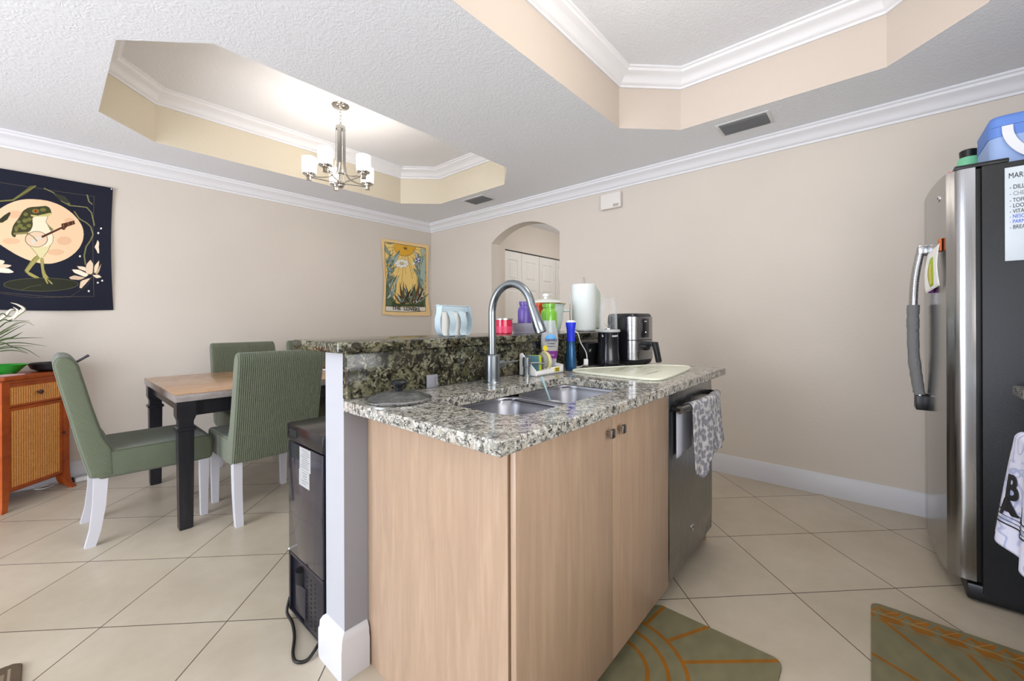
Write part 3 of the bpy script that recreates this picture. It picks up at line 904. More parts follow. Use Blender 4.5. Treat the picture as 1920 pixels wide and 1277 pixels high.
('l','b79c78',0.001,[(0.247,1.553),(0.249,1.606),(0.277,1.653),(0.273,1.604),(0.259,1.559),(0.247,1.553)]),
('p','c9b08f',[(0.259,1.563),(0.281,1.611),(0.286,1.615),(0.278,1.580),(0.274,1.566),(0.265,1.548),(0.261,1.544),(0.254,1.548)]),
('l','b79c78',0.001,[(0.252,1.549),(0.288,1.625),(0.276,1.571),(0.263,1.543),(0.252,1.549)]),
('p','f3dfc4',[(0.242,1.539),(0.266,1.541),(0.275,1.538),(0.285,1.526),(0.282,1.522),(0.264,1.516),(0.255,1.518),(0.240,1.534)]),
('l','b79c78',0.001,[(0.236,1.538),(0.273,1.541),(0.288,1.523),(0.259,1.514),(0.236,1.538)]),
('p','e9d0b4',[(0.168,1.448),(0.172,1.481),(0.183,1.495),(0.219,1.513),(0.223,1.509),(0.204,1.478),(0.195,1.463),(0.180,1.442),(0.174,1.436),(0.168,1.438)]),
('l','b79c78',0.001,[(0.166,1.438),(0.173,1.490),(0.229,1.518),(0.199,1.469),(0.176,1.436),(0.166,1.438)]),
('p','f3dfc4',[(0.270,1.806),(0.276,1.792),(0.277,1.783),(0.276,1.764),(0.276,1.749),(0.277,1.715),(0.276,1.706),(0.271,1.705),(0.268,1.710),(0.263,1.728),(0.259,1.736),(0.253,1.750),(0.254,1.758),(0.261,1.776),(0.264,1.786),(0.268,1.805)]),
('p','f3dfc4',[(-0.235,1.597),(-0.214,1.606),(-0.205,1.608),(-0.192,1.604),(-0.189,1.599),(-0.192,1.587),(-0.199,1.579),(-0.223,1.566),(-0.232,1.568),(-0.238,1.589)]),
('p','e9d0b4',[(-0.232,1.572),(-0.201,1.579),(-0.186,1.581),(-0.163,1.578),(-0.160,1.573),(-0.173,1.562),(-0.187,1.556),(-0.225,1.546),(-0.236,1.548),(-0.239,1.565)]),
('p','f6e8d2',[(-0.229,1.547),(-0.188,1.555),(-0.171,1.552),(-0.151,1.534),(-0.151,1.528),(-0.171,1.522),(-0.188,1.521),(-0.229,1.523),(-0.241,1.527),(-0.240,1.540)]),
('p','d9bd9f',[(-0.256,1.616),(-0.235,1.640),(-0.228,1.640),(-0.221,1.613),(-0.223,1.596),(-0.237,1.562),(-0.244,1.563),(-0.257,1.599)]),
('p','f2ece0',[(0.293,1.900),(0.292,1.895),(0.289,1.892),(0.286,1.891),(0.283,1.893),(0.282,1.898),(0.283,1.902),(0.286,1.906),(0.289,1.906),(0.292,1.904)]),
('p','f2ece0',[(0.278,1.862),(0.277,1.858),(0.274,1.854),(0.270,1.854),(0.268,1.856),(0.267,1.861),(0.268,1.865),(0.270,1.868),(0.274,1.869),(0.277,1.867)]),
('p','f2ece0',[(0.177,1.675),(0.176,1.670),(0.174,1.667),(0.171,1.667),(0.168,1.669),(0.167,1.673),(0.168,1.678),(0.171,1.681),(0.174,1.681),(0.176,1.679)]),
('p','f2ece0',[(0.271,1.481),(0.270,1.477),(0.267,1.474),(0.264,1.474),(0.261,1.476),(0.260,1.481),(0.261,1.485),(0.264,1.488),(0.267,1.488),(0.270,1.486)]),
('p','f2ece0',[(0.220,1.416),(0.219,1.411),(0.216,1.408),(0.213,1.408),(0.210,1.411),(0.209,1.415),(0.210,1.420),(0.213,1.423),(0.216,1.423),(0.219,1.420)]),
('p','f2ece0',[(0.296,1.498),(0.295,1.493),(0.292,1.490),(0.289,1.490),(0.286,1.492),(0.285,1.497),(0.286,1.501),(0.289,1.504),(0.292,1.505),(0.295,1.502)]),
]
LOVERS_ART=[
('p','f0cf80',[(2.726,2.149),(2.914,2.150),(3.339,2.153),(3.341,2.005),(3.346,1.764),(3.337,1.603),(3.324,1.442),(3.332,1.312),(3.021,1.297),(2.733,1.303),(2.740,1.477),(2.748,1.661),(2.731,1.826),(2.728,2.000)]),
('l','2c2418',0.003,[(3.193,2.151),(3.287,2.158)]),
('l','2c2418',0.003,[(3.183,2.116),(3.272,2.108)]),
('l','2c2418',0.003,[(3.164,2.082),(3.242,2.060)]),
('l','2c2418',0.003,[(3.135,2.052),(3.198,2.018)]),
('l','2c2418',0.003,[(3.100,2.027),(3.254,1.850)]),
('l','2c2418',0.003,[(3.060,2.010),(3.148,1.785)]),
('l','2c2418',0.003,[(3.018,2.000),(3.022,1.783)]),
('l','2c2418',0.003,[(2.976,1.999),(2.908,1.783)]),
('l','2c2418',0.003,[(2.937,2.006),(2.898,1.952)]),
('l','2c2418',0.003,[(2.903,2.020),(2.847,1.972)]),
('l','2c2418',0.003,[(2.876,2.041),(2.807,2.002)]),
('l','2c2418',0.003,[(2.857,2.068),(2.779,2.039)]),
('l','2c2418',0.003,[(2.847,2.099),(2.765,2.081)]),
('p','e0ac3f',[(2.860,2.143),(2.856,2.106),(2.862,2.081),(2.875,2.058),(2.894,2.039),(2.918,2.023),(2.947,2.013),(2.978,2.008),(3.012,2.009),(3.046,2.015),(3.079,2.027),(3.110,2.044),(3.137,2.066),(3.158,2.090),(3.173,2.117),(3.182,2.145),(3.182,2.146),(3.024,2.147)]),
('l','2c2418',0.004,[(2.856,2.106),(2.862,2.081),(2.875,2.058),(2.894,2.039),(2.918,2.023),(2.947,2.013),(2.978,2.008),(3.012,2.009),(3.046,2.015),(3.079,2.027),(3.110,2.044),(3.137,2.066),(3.158,2.090),(3.173,2.117),(3.182,2.145)]),
('l','2c2418',0.004,[(3.050,2.006),(3.125,1.732)]),
('l','2c2418',0.004,[(2.990,1.870),(2.961,1.638)]),
('p','5e6b4c',[(2.737,1.361),(2.742,1.550),(2.805,1.572),(2.836,1.481),(2.889,1.403),(2.988,1.392),(3.089,1.409),(3.182,1.407),(3.253,1.449),(3.333,1.523),(3.326,1.370)]),
('p','47543b',[(2.804,1.368),(2.836,1.425),(2.911,1.399),(2.988,1.416),(3.044,1.394),(3.135,1.411),(3.229,1.399),(3.277,1.440),(3.314,1.372)]),
('p','62745a',[(2.737,1.384),(2.742,1.606),(2.765,1.718),(2.794,1.609),(2.815,1.480),(2.825,1.378)]),
('p','8ea397',[(2.768,1.867),(2.766,1.915),(2.744,1.956),(2.745,1.908)]),
('l','3a3a34',0.0025,[(2.768,1.867),(2.766,1.915),(2.744,1.956),(2.745,1.908),(2.768,1.867)]),
('p','a9bcb2',[(2.783,1.438),(2.848,1.521),(2.890,1.616),(2.825,1.531)]),
('l','3a3a34',0.0025,[(2.783,1.438),(2.848,1.521),(2.890,1.616),(2.825,1.531),(2.783,1.438)]),
('p','74877a',[(2.799,1.779),(2.791,1.817),(2.760,1.843),(2.768,1.805)]),
('l','3a3a34',0.0025,[(2.799,1.779),(2.791,1.817),(2.760,1.843),(2.768,1.805),(2.799,1.779)]),
('p','bac7bd',[(2.839,1.488),(2.877,1.573),(2.890,1.663),(2.852,1.577)]),
('l','3a3a34',0.0025,[(2.839,1.488),(2.877,1.573),(2.890,1.663),(2.852,1.577),(2.839,1.488)]),
('p','66786a',[(2.774,1.592),(2.857,1.666),(2.908,1.761),(2.825,1.685)]),
('l','3a3a34',0.0025,[(2.774,1.592),(2.857,1.666),(2.908,1.761),(2.825,1.685),(2.774,1.592)]),
('p','8ea397',[(2.751,1.601),(2.786,1.677),(2.797,1.758),(2.762,1.681)]),
('l','3a3a34',0.0025,[(2.751,1.601),(2.786,1.677),(2.797,1.758),(2.762,1.681),(2.751,1.601)]),
('p','a9bcb2',[(2.793,1.877),(2.877,1.968),(2.935,2.075),(2.850,1.982)]),
('l','3a3a34',0.0025,[(2.793,1.877),(2.877,1.968),(2.935,2.075),(2.850,1.982),(2.793,1.877)]),
('p','74877a',[(2.773,1.443),(2.847,1.506),(2.890,1.589),(2.815,1.525)]),
('l','3a3a34',0.0025,[(2.773,1.443),(2.847,1.506),(2.890,1.589),(2.815,1.525),(2.773,1.443)]),
('p','bac7bd',[(2.796,1.706),(2.820,1.777),(2.821,1.849),(2.796,1.778)]),
('l','3a3a34',0.0025,[(2.796,1.706),(2.820,1.777),(2.821,1.849),(2.796,1.778),(2.796,1.706)]),
('p','66786a',[(2.773,1.494),(2.773,1.527),(2.742,1.545),(2.743,1.511)]),
('l','3a3a34',0.0025,[(2.773,1.494),(2.773,1.527),(2.742,1.545),(2.743,1.511),(2.773,1.494)]),
('p','8ea397',[(2.771,1.640),(2.794,1.701),(2.774,1.760),(2.752,1.699)]),
('l','3a3a34',0.0025,[(2.771,1.640),(2.794,1.701),(2.774,1.760),(2.752,1.699),(2.771,1.640)]),
('p','a9bcb2',[(2.763,1.704),(2.801,1.755),(2.815,1.814),(2.777,1.762)]),
('l','3a3a34',0.0025,[(2.763,1.704),(2.801,1.755),(2.815,1.814),(2.777,1.762),(2.763,1.704)]),
('p','74877a',[(2.779,1.529),(2.820,1.584),(2.824,1.649),(2.783,1.593)]),
('l','3a3a34',0.0025,[(2.779,1.529),(2.820,1.584),(2.824,1.649),(2.783,1.593),(2.779,1.529)]),
('p','bac7bd',[(2.754,1.888),(2.805,1.939),(2.829,2.004),(2.777,1.952)]),
('l','3a3a34',0.0025,[(2.754,1.888),(2.805,1.939),(2.829,2.004),(2.777,1.952),(2.754,1.888)]),
('p','66786a',[(2.767,1.747),(2.789,1.796),(2.790,1.847),(2.768,1.798)]),
('l','3a3a34',0.0025,[(2.767,1.747),(2.789,1.796),(2.790,1.847),(2.768,1.798),(2.767,1.747)]),
('p','8ea397',[(2.814,1.451),(2.872,1.543),(2.890,1.646),(2.832,1.553)]),
('l','3a3a34',0.0025,[(2.814,1.451),(2.872,1.543),(2.890,1.646),(2.832,1.553),(2.814,1.451)]),
('p','a9bcb2',[(2.745,1.767),(2.824,1.862),(2.879,1.970),(2.799,1.873)]),
('l','3a3a34',0.0025,[(2.745,1.767),(2.824,1.862),(2.879,1.970),(2.799,1.873),(2.745,1.767)]),
('p','74877a',[(2.841,1.599),(2.848,1.675),(2.830,1.747),(2.823,1.671)]),
('l','3a3a34',0.0025,[(2.841,1.599),(2.848,1.675),(2.830,1.747),(2.823,1.671),(2.841,1.599)]),
('p','bac7bd',[(2.789,1.852),(2.858,1.908),(2.907,1.979),(2.837,1.922)]),
('l','3a3a34',0.0025,[(2.789,1.852),(2.858,1.908),(2.907,1.979),(2.837,1.922),(2.789,1.852)]),
('p','66786a',[(2.744,1.896),(2.792,1.944),(2.817,2.004),(2.768,1.955)]),
('l','3a3a34',0.0025,[(2.744,1.896),(2.792,1.944),(2.817,2.004),(2.768,1.955),(2.744,1.896)]),
('p','8ea397',[(2.773,1.871),(2.801,1.962),(2.804,2.055),(2.776,1.963)]),
('l','3a3a34',0.0025,[(2.773,1.871),(2.801,1.962),(2.804,2.055),(2.776,1.963),(2.773,1.871)]),
('p','a9bcb2',[(2.749,1.891),(2.789,1.941),(2.807,1.999),(2.767,1.948)]),
('l','3a3a34',0.0025,[(2.749,1.891),(2.789,1.941),(2.807,1.999),(2.767,1.948),(2.749,1.891)]),
('p','74877a',[(2.747,1.662),(2.808,1.708),(2.853,1.768),(2.791,1.721)]),
('l','3a3a34',0.0025,[(2.747,1.662),(2.808,1.708),(2.853,1.768),(2.791,1.721),(2.747,1.662)]),
('p','bac7bd',[(2.797,1.515),(2.856,1.568),(2.890,1.636),(2.830,1.582)]),
('l','3a3a34',0.0025,[(2.797,1.515),(2.856,1.568),(2.890,1.636),(2.830,1.582),(2.797,1.515)]),
('p','66786a',[(2.768,1.705),(2.787,1.746),(2.781,1.788),(2.761,1.747)]),
('l','3a3a34',0.0025,[(2.768,1.705),(2.787,1.746),(2.781,1.788),(2.761,1.747),(2.768,1.705)]),
('p','8ea397',[(2.835,1.487),(2.811,1.533),(2.766,1.564),(2.790,1.518)]),
('l','3a3a34',0.0025,[(2.835,1.487),(2.811,1.533),(2.766,1.564),(2.790,1.518),(2.835,1.487)]),
('p','a9bcb2',[(2.768,1.812),(2.822,1.863),(2.858,1.926),(2.803,1.874)]),
('l','3a3a34',0.0025,[(2.768,1.812),(2.822,1.863),(2.858,1.926),(2.803,1.874),(2.768,1.812)]),
('p','74877a',[(2.747,1.432),(2.827,1.491),(2.886,1.568),(2.805,1.508)]),
('l','3a3a34',0.0025,[(2.747,1.432),(2.827,1.491),(2.886,1.568),(2.805,1.508),(2.747,1.432)]),
('p','bac7bd',[(2.837,1.581),(2.899,1.665),(2.934,1.761),(2.871,1.675)]),
('l','3a3a34',0.0025,[(2.837,1.581),(2.899,1.665),(2.934,1.761),(2.871,1.675),(2.837,1.581)]),
('p','66786a',[(2.753,1.809),(2.846,1.892),(2.909,1.996),(2.814,1.911)]),
('l','3a3a34',0.0025,[(2.753,1.809),(2.846,1.892),(2.909,1.996),(2.814,1.911),(2.753,1.809)]),
('p','8ea397',[(2.777,1.576),(2.839,1.659),(2.866,1.755),(2.804,1.671)]),
('l','3a3a34',0.0025,[(2.777,1.576),(2.839,1.659),(2.866,1.755),(2.804,1.671),(2.777,1.576)]),
('p','a9bcb2',[(2.797,1.578),(2.809,1.647),(2.780,1.709),(2.769,1.640)]),
('l','3a3a34',0.0025,[(2.797,1.578),(2.809,1.647),(2.780,1.709),(2.769,1.640),(2.797,1.578)]),
('p','74877a',[(2.844,1.890),(2.906,1.978),(2.936,2.077),(2.873,1.987)]),
('l','3a3a34',0.0025,[(2.844,1.890),(2.906,1.978),(2.936,2.077),(2.873,1.987),(2.844,1.890)]),
('p','bac7bd',[(2.746,1.447),(2.804,1.483),(2.837,1.539),(2.778,1.502)]),
('l','3a3a34',0.0025,[(2.746,1.447),(2.804,1.483),(2.837,1.539),(2.778,1.502),(2.746,1.447)]),
('p','66786a',[(2.749,1.832),(2.797,1.907),(2.810,1.991),(2.762,1.914)]),
('l','3a3a34',0.0025,[(2.749,1.832),(2.797,1.907),(2.810,1.991),(2.762,1.914),(2.749,1.832)]),
('p','8ea397',[(2.840,1.813),(2.886,1.851),(2.916,1.899),(2.870,1.861)]),
('l','3a3a34',0.0025,[(2.840,1.813),(2.886,1.851),(2.916,1.899),(2.870,1.861),(2.840,1.813)]),
('p','a9bcb2',[(2.835,1.867),(2.903,1.953),(2.935,2.052),(2.867,1.965)]),
('l','3a3a34',0.0025,[(2.835,1.867),(2.903,1.953),(2.935,2.052),(2.867,1.965),(2.835,1.867)]),
('p','74877a',[(2.799,1.460),(2.841,1.509),(2.858,1.569),(2.816,1.519)]),
('l','3a3a34',0.0025,[(2.799,1.460),(2.841,1.509),(2.858,1.569),(2.816,1.519),(2.799,1.460)]),
('p','bac7bd',[(2.835,1.517),(2.868,1.583),(2.881,1.654),(2.847,1.588)]),
('l','3a3a34',0.0025,[(2.835,1.517),(2.868,1.583),(2.881,1.654),(2.847,1.588),(2.835,1.517)]),
('p','66786a',[(2.746,1.607),(2.815,1.668),(2.858,1.747),(2.788,1.684)]),
('l','3a3a34',0.0025,[(2.746,1.607),(2.815,1.668),(2.858,1.747),(2.788,1.684),(2.746,1.607)]),
('p','8ea397',[(2.757,1.730),(2.794,1.813),(2.811,1.900),(2.774,1.816)]),
('l','3a3a34',0.0025,[(2.757,1.730),(2.794,1.813),(2.811,1.900),(2.774,1.816),(2.757,1.730)]),
('p','a9bcb2',[(2.829,1.488),(2.860,1.532),(2.863,1.582),(2.832,1.538)]),
('l','3a3a34',0.0025,[(2.829,1.488),(2.860,1.532),(2.863,1.582),(2.832,1.538),(2.829,1.488)]),
('p','74877a',[(2.825,1.763),(2.860,1.815),(2.854,1.872),(2.819,1.819)]),
('l','3a3a34',0.0025,[(2.825,1.763),(2.860,1.815),(2.854,1.872),(2.819,1.819),(2.825,1.763)]),
('p','bac7bd',[(2.753,1.860),(2.829,1.932),(2.882,2.019),(2.804,1.946)]),
('l','3a3a34',0.0025,[(2.753,1.860),(2.829,1.932),(2.882,2.019),(2.804,1.946),(2.753,1.860)]),
('p','8ea397',[(2.726,2.119),(2.775,2.061),(2.806,1.996),(2.765,2.004),(2.732,2.037)]),
('l','3a3a34',0.003,[(2.726,2.119),(2.775,2.061),(2.806,1.996),(2.765,2.004),(2.732,2.037),(2.726,2.119)]),
('p','8ea397',[(2.775,1.959),(2.817,1.946),(2.854,1.875),(2.806,1.879)]),
('l','3a3a34',0.003,[(2.775,1.959),(2.817,1.946),(2.854,1.875),(2.806,1.879),(2.775,1.959)]),
('p','8ea397',[(2.743,1.864),(2.806,1.851),(2.859,1.800),(2.785,1.794)]),
('l','3a3a34',0.003,[(2.743,1.864),(2.806,1.851),(2.859,1.800),(2.785,1.794),(2.743,1.864)]),
('p','8ea397',[(2.855,2.156),(2.807,2.131),(2.744,2.136)]),
('l','3a3a34',0.003,[(2.855,2.156),(2.807,2.131),(2.744,2.136),(2.855,2.156)]),
('p','8ea397',[(3.266,1.489),(3.255,1.578),(3.207,1.654),(3.217,1.566)]),
('l','3a3a34',0.0025,[(3.266,1.489),(3.255,1.578),(3.207,1.654),(3.217,1.566),(3.266,1.489)]),
('p','a9bcb2',[(3.241,1.796),(3.206,1.899),(3.138,1.984),(3.171,1.883)]),
('l','3a3a34',0.0025,[(3.241,1.796),(3.206,1.899),(3.138,1.984),(3.171,1.883),(3.241,1.796)]),
('p','74877a',[(3.236,1.479),(3.237,1.533),(3.206,1.578),(3.206,1.525)]),
('l','3a3a34',0.0025,[(3.236,1.479),(3.237,1.533),(3.206,1.578),(3.206,1.525),(3.236,1.479)]),
('p','bac7bd',[(3.256,1.664),(3.242,1.772),(3.208,1.875),(3.221,1.767)]),
('l','3a3a34',0.0025,[(3.256,1.664),(3.242,1.772),(3.208,1.875),(3.221,1.767),(3.256,1.664)]),
('p','66786a',[(3.253,1.662),(3.251,1.743),(3.218,1.816),(3.220,1.736)]),
('l','3a3a34',0.0025,[(3.253,1.662),(3.251,1.743),(3.218,1.816),(3.220,1.736),(3.253,1.662)]),
('p','8ea397',[(3.228,1.827),(3.200,1.928),(3.138,2.013),(3.165,1.913)]),
('l','3a3a34',0.0025,[(3.228,1.827),(3.200,1.928),(3.138,2.013),(3.165,1.913),(3.228,1.827)]),
('p','a9bcb2',[(3.328,1.622),(3.311,1.716),(3.266,1.801),(3.283,1.707)]),
('l','3a3a34',0.0025,[(3.328,1.622),(3.311,1.716),(3.266,1.801),(3.283,1.707),(3.328,1.622)]),
('p','74877a',[(3.320,1.711),(3.270,1.817),(3.187,1.903),(3.235,1.798)]),
('l','3a3a34',0.0025,[(3.320,1.711),(3.270,1.817),(3.187,1.903),(3.235,1.798),(3.320,1.711)]),
('p','bac7bd',[(3.305,1.628),(3.272,1.701),(3.207,1.755),(3.240,1.682)]),
('l','3a3a34',0.0025,[(3.305,1.628),(3.272,1.701),(3.207,1.755),(3.240,1.682),(3.305,1.628)]),
('p','66786a',[(3.258,1.598),(3.244,1.648),(3.207,1.687),(3.221,1.638)]),
('l','3a3a34',0.0025,[(3.258,1.598),(3.244,1.648),(3.207,1.687),(3.221,1.638),(3.258,1.598)]),
('p','8ea397',[(3.309,1.872),(3.264,1.977),(3.189,2.065),(3.233,1.961)]),
('l','3a3a34',0.0025,[(3.309,1.872),(3.264,1.977),(3.189,2.065),(3.233,1.961),(3.309,1.872)]),
('p','a9bcb2',[(3.257,1.621),(3.251,1.676),(3.207,1.716),(3.213,1.660)]),
('l','3a3a34',0.0025,[(3.257,1.621),(3.251,1.676),(3.207,1.716),(3.213,1.660),(3.257,1.621)]),
('p','74877a',[(3.238,1.601),(3.233,1.666),(3.207,1.725),(3.212,1.661)]),
('l','3a3a34',0.0025,[(3.238,1.601),(3.233,1.666),(3.207,1.725),(3.212,1.661),(3.238,1.601)]),
('p','bac7bd',[(3.220,1.437),(3.233,1.540),(3.207,1.639),(3.194,1.536)]),
('l','3a3a34',0.0025,[(3.220,1.437),(3.233,1.540),(3.207,1.639),(3.194,1.536),(3.220,1.437)]),
('p','66786a',[(3.325,1.884),(3.303,1.971),(3.249,2.044),(3.271,1.958)]),
('l','3a3a34',0.0025,[(3.325,1.884),(3.303,1.971),(3.249,2.044),(3.271,1.958),(3.325,1.884)]),
('p','8ea397',[(3.322,1.546),(3.280,1.649),(3.207,1.736),(3.248,1.634)]),
('l','3a3a34',0.0025,[(3.322,1.546),(3.280,1.649),(3.207,1.736),(3.248,1.634),(3.322,1.546)]),
('p','a9bcb2',[(3.293,1.553),(3.297,1.642),(3.273,1.727),(3.269,1.638)]),
('l','3a3a34',0.0025,[(3.293,1.553),(3.297,1.642),(3.273,1.727),(3.269,1.638),(3.293,1.553)]),
('p','74877a',[(3.322,1.745),(3.337,1.833),(3.314,1.916),(3.299,1.828)]),
('l','3a3a34',0.0025,[(3.322,1.745),(3.337,1.833),(3.314,1.916),(3.299,1.828),(3.322,1.745)]),
('p','bac7bd',[(3.253,1.837),(3.253,1.909),(3.211,1.967),(3.212,1.896)]),
('l','3a3a34',0.0025,[(3.253,1.837),(3.253,1.909),(3.211,1.967),(3.212,1.896),(3.253,1.837)]),
('p','66786a',[(3.318,1.748),(3.323,1.822),(3.300,1.892),(3.295,1.818)]),
('l','3a3a34',0.0025,[(3.318,1.748),(3.323,1.822),(3.300,1.892),(3.295,1.818),(3.318,1.748)]),
('p','8ea397',[(3.265,1.959),(3.259,2.020),(3.219,2.067),(3.225,2.007)]),
('l','3a3a34',0.0025,[(3.265,1.959),(3.259,2.020),(3.219,2.067),(3.225,2.007),(3.265,1.959)]),
('p','a9bcb2',[(3.287,1.766),(3.263,1.877),(3.216,1.980),(3.239,1.869)]),
('l','3a3a34',0.0025,[(3.287,1.766),(3.263,1.877),(3.216,1.980),(3.239,1.869),(3.287,1.766)]),
('p','74877a',[(3.225,1.423),(3.240,1.535),(3.221,1.645),(3.206,1.533)]),
('l','3a3a34',0.0025,[(3.225,1.423),(3.240,1.535),(3.221,1.645),(3.206,1.533),(3.225,1.423)]),
('p','bac7bd',[(3.254,1.915),(3.229,1.978),(3.169,2.019),(3.194,1.956)]),
('l','3a3a34',0.0025,[(3.254,1.915),(3.229,1.978),(3.169,2.019),(3.194,1.956),(3.254,1.915)]),
('p','66786a',[(3.317,1.536),(3.291,1.592),(3.242,1.634),(3.267,1.578)]),
('l','3a3a34',0.0025,[(3.317,1.536),(3.291,1.592),(3.242,1.634),(3.267,1.578),(3.317,1.536)]),
('p','8ea397',[(3.325,1.881),(3.315,1.984),(3.272,2.076),(3.282,1.974)]),
('l','3a3a34',0.0025,[(3.325,1.881),(3.315,1.984),(3.272,2.076),(3.282,1.974),(3.325,1.881)]),
('p','a9bcb2',[(3.326,1.826),(3.274,1.900),(3.205,1.959),(3.255,1.886)]),
('l','3a3a34',0.0025,[(3.326,1.826),(3.274,1.900),(3.205,1.959),(3.255,1.886),(3.326,1.826)]),
('p','74877a',[(3.223,1.787),(3.196,1.841),(3.138,1.869),(3.163,1.816)]),
('l','3a3a34',0.0025,[(3.223,1.787),(3.196,1.841),(3.138,1.869),(3.163,1.816),(3.223,1.787)]),
('p','bac7bd',[(3.249,1.471),(3.247,1.566),(3.210,1.655),(3.212,1.559)]),
('l','3a3a34',0.0025,[(3.249,1.471),(3.247,1.566),(3.210,1.655),(3.212,1.559),(3.249,1.471)]),
('p','66786a',[(3.323,1.480),(3.304,1.578),(3.251,1.665),(3.269,1.567)]),
('l','3a3a34',0.0025,[(3.323,1.480),(3.304,1.578),(3.251,1.665),(3.269,1.567),(3.323,1.480)]),
('p','8ea397',[(3.298,1.661),(3.270,1.738),(3.207,1.796),(3.235,1.720)]),
('l','3a3a34',0.0025,[(3.298,1.661),(3.270,1.738),(3.207,1.796),(3.235,1.720),(3.298,1.661)]),
('p','a9bcb2',[(3.273,1.930),(3.283,1.987),(3.266,2.040),(3.256,1.983)]),
('l','3a3a34',0.0025,[(3.273,1.930),(3.283,1.987),(3.266,2.040),(3.256,1.983),(3.273,1.930)]),
('p','74877a',[(3.261,1.587),(3.249,1.688),(3.207,1.781),(3.220,1.680)]),
('l','3a3a34',0.0025,[(3.261,1.587),(3.249,1.688),(3.207,1.781),(3.220,1.680),(3.261,1.587)]),
('p','bac7bd',[(3.266,1.951),(3.220,2.043),(3.138,2.111),(3.184,2.020)]),
('l','3a3a34',0.0025,[(3.266,1.951),(3.220,2.043),(3.138,2.111),(3.184,2.020),(3.266,1.951)]),
('p','66786a',[(3.236,1.877),(3.237,1.981),(3.212,2.079),(3.211,1.975)]),
('l','3a3a34',0.0025,[(3.236,1.877),(3.237,1.981),(3.212,2.079),(3.211,1.975),(3.236,1.877)]),
('p','8ea397',[(3.280,1.702),(3.228,1.793),(3.145,1.861),(3.196,1.772)]),
('l','3a3a34',0.0025,[(3.280,1.702),(3.228,1.793),(3.145,1.861),(3.196,1.772),(3.280,1.702)]),
('p','a9bcb2',[(3.329,2.074),(3.255,1.896),(3.243,1.756),(3.333,1.703)]),
('l','3a3a34',0.003,[(3.329,2.074),(3.255,1.896),(3.243,1.756),(3.333,1.703),(3.329,2.074)]),
('p','a9bcb2',[(3.256,2.134),(3.335,2.143),(3.304,2.031),(3.256,2.065)]),
('l','3a3a34',0.003,[(3.256,2.134),(3.335,2.143),(3.304,2.031),(3.256,2.065),(3.256,2.134)]),
('l','4c5a3c',0.004,[(2.849,2.155),(2.827,1.928),(2.805,1.665)]),
('l','4c5a3c',0.005,[(3.202,1.940),(3.195,1.693),(3.182,1.496)]),
('l','4c5a3c',0.005,[(2.885,1.728),(2.873,1.407)]),
('p','f4f1ea',[(3.072,1.915),(3.067,1.905),(3.052,1.896),(3.031,1.891),(3.011,1.892),(2.997,1.897),(2.991,1.906),(2.997,1.917),(3.011,1.925),(3.032,1.930),(3.052,1.930),(3.067,1.924)]),
('l','2c2c28',0.0025,[(3.072,1.915),(3.067,1.905),(3.052,1.896),(3.031,1.891),(3.011,1.892),(2.997,1.897),(2.991,1.906),(2.997,1.917),(3.011,1.925),(3.032,1.930),(3.052,1.930),(3.067,1.924),(3.072,1.915)]),
('p','f4f1ea',[(3.045,1.888),(3.040,1.878),(3.025,1.870),(3.005,1.865),(2.985,1.866),(2.970,1.871),(2.965,1.880),(2.970,1.890),(2.985,1.899),(3.005,1.904),(3.025,1.903),(3.040,1.898)]),
('l','2c2c28',0.0025,[(3.045,1.888),(3.040,1.878),(3.025,1.870),(3.005,1.865),(2.985,1.866),(2.970,1.871),(2.965,1.880),(2.970,1.890),(2.985,1.899),(3.005,1.904),(3.025,1.903),(3.040,1.898),(3.045,1.888)]),
('p','f4f1ea',[(2.996,1.878),(2.991,1.867),(2.976,1.859),(2.956,1.855),(2.937,1.855),(2.922,1.861),(2.917,1.870),(2.922,1.880),(2.937,1.888),(2.957,1.893),(2.976,1.892),(2.991,1.887)]),
('l','2c2c28',0.0025,[(2.996,1.878),(2.991,1.867),(2.976,1.859),(2.956,1.855),(2.937,1.855),(2.922,1.861),(2.917,1.870),(2.922,1.880),(2.937,1.888),(2.957,1.893),(2.976,1.892),(2.991,1.887),(2.996,1.878)]),
('p','f4f1ea',[(2.955,1.888),(2.950,1.878),(2.935,1.870),(2.916,1.865),(2.896,1.866),(2.882,1.871),(2.877,1.880),(2.882,1.890),(2.896,1.899),(2.916,1.903),(2.935,1.903),(2.950,1.897)]),
('l','2c2c28',0.0025,[(2.955,1.888),(2.950,1.878),(2.935,1.870),(2.916,1.865),(2.896,1.866),(2.882,1.871),(2.877,1.880),(2.882,1.890),(2.896,1.899),(2.916,1.903),(2.935,1.903),(2.950,1.897),(2.955,1.888)]),
('p','f4f1ea',[(2.945,1.914),(2.939,1.904),(2.925,1.896),(2.905,1.891),(2.886,1.892),(2.872,1.897),(2.866,1.906),(2.872,1.916),(2.886,1.924),(2.905,1.929),(2.925,1.928),(2.939,1.923)]),
('l','2c2c28',0.0025,[(2.945,1.914),(2.939,1.904),(2.925,1.896),(2.905,1.891),(2.886,1.892),(2.872,1.897),(2.866,1.906),(2.872,1.916),(2.886,1.924),(2.905,1.929),(2.925,1.928),(2.939,1.923),(2.945,1.914)]),
('p','f4f1ea',[(2.971,1.940),(2.966,1.930),(2.951,1.922),(2.931,1.917),(2.912,1.917),(2.897,1.923),(2.892,1.932),(2.897,1.942),(2.912,1.950),(2.931,1.955),(2.951,1.955),(2.966,1.949)]),
('l','2c2c28',0.0025,[(2.971,1.940),(2.966,1.930),(2.951,1.922),(2.931,1.917),(2.912,1.917),(2.897,1.923),(2.892,1.932),(2.897,1.942),(2.912,1.950),(2.931,1.955),(2.951,1.955),(2.966,1.949),(2.971,1.940)]),
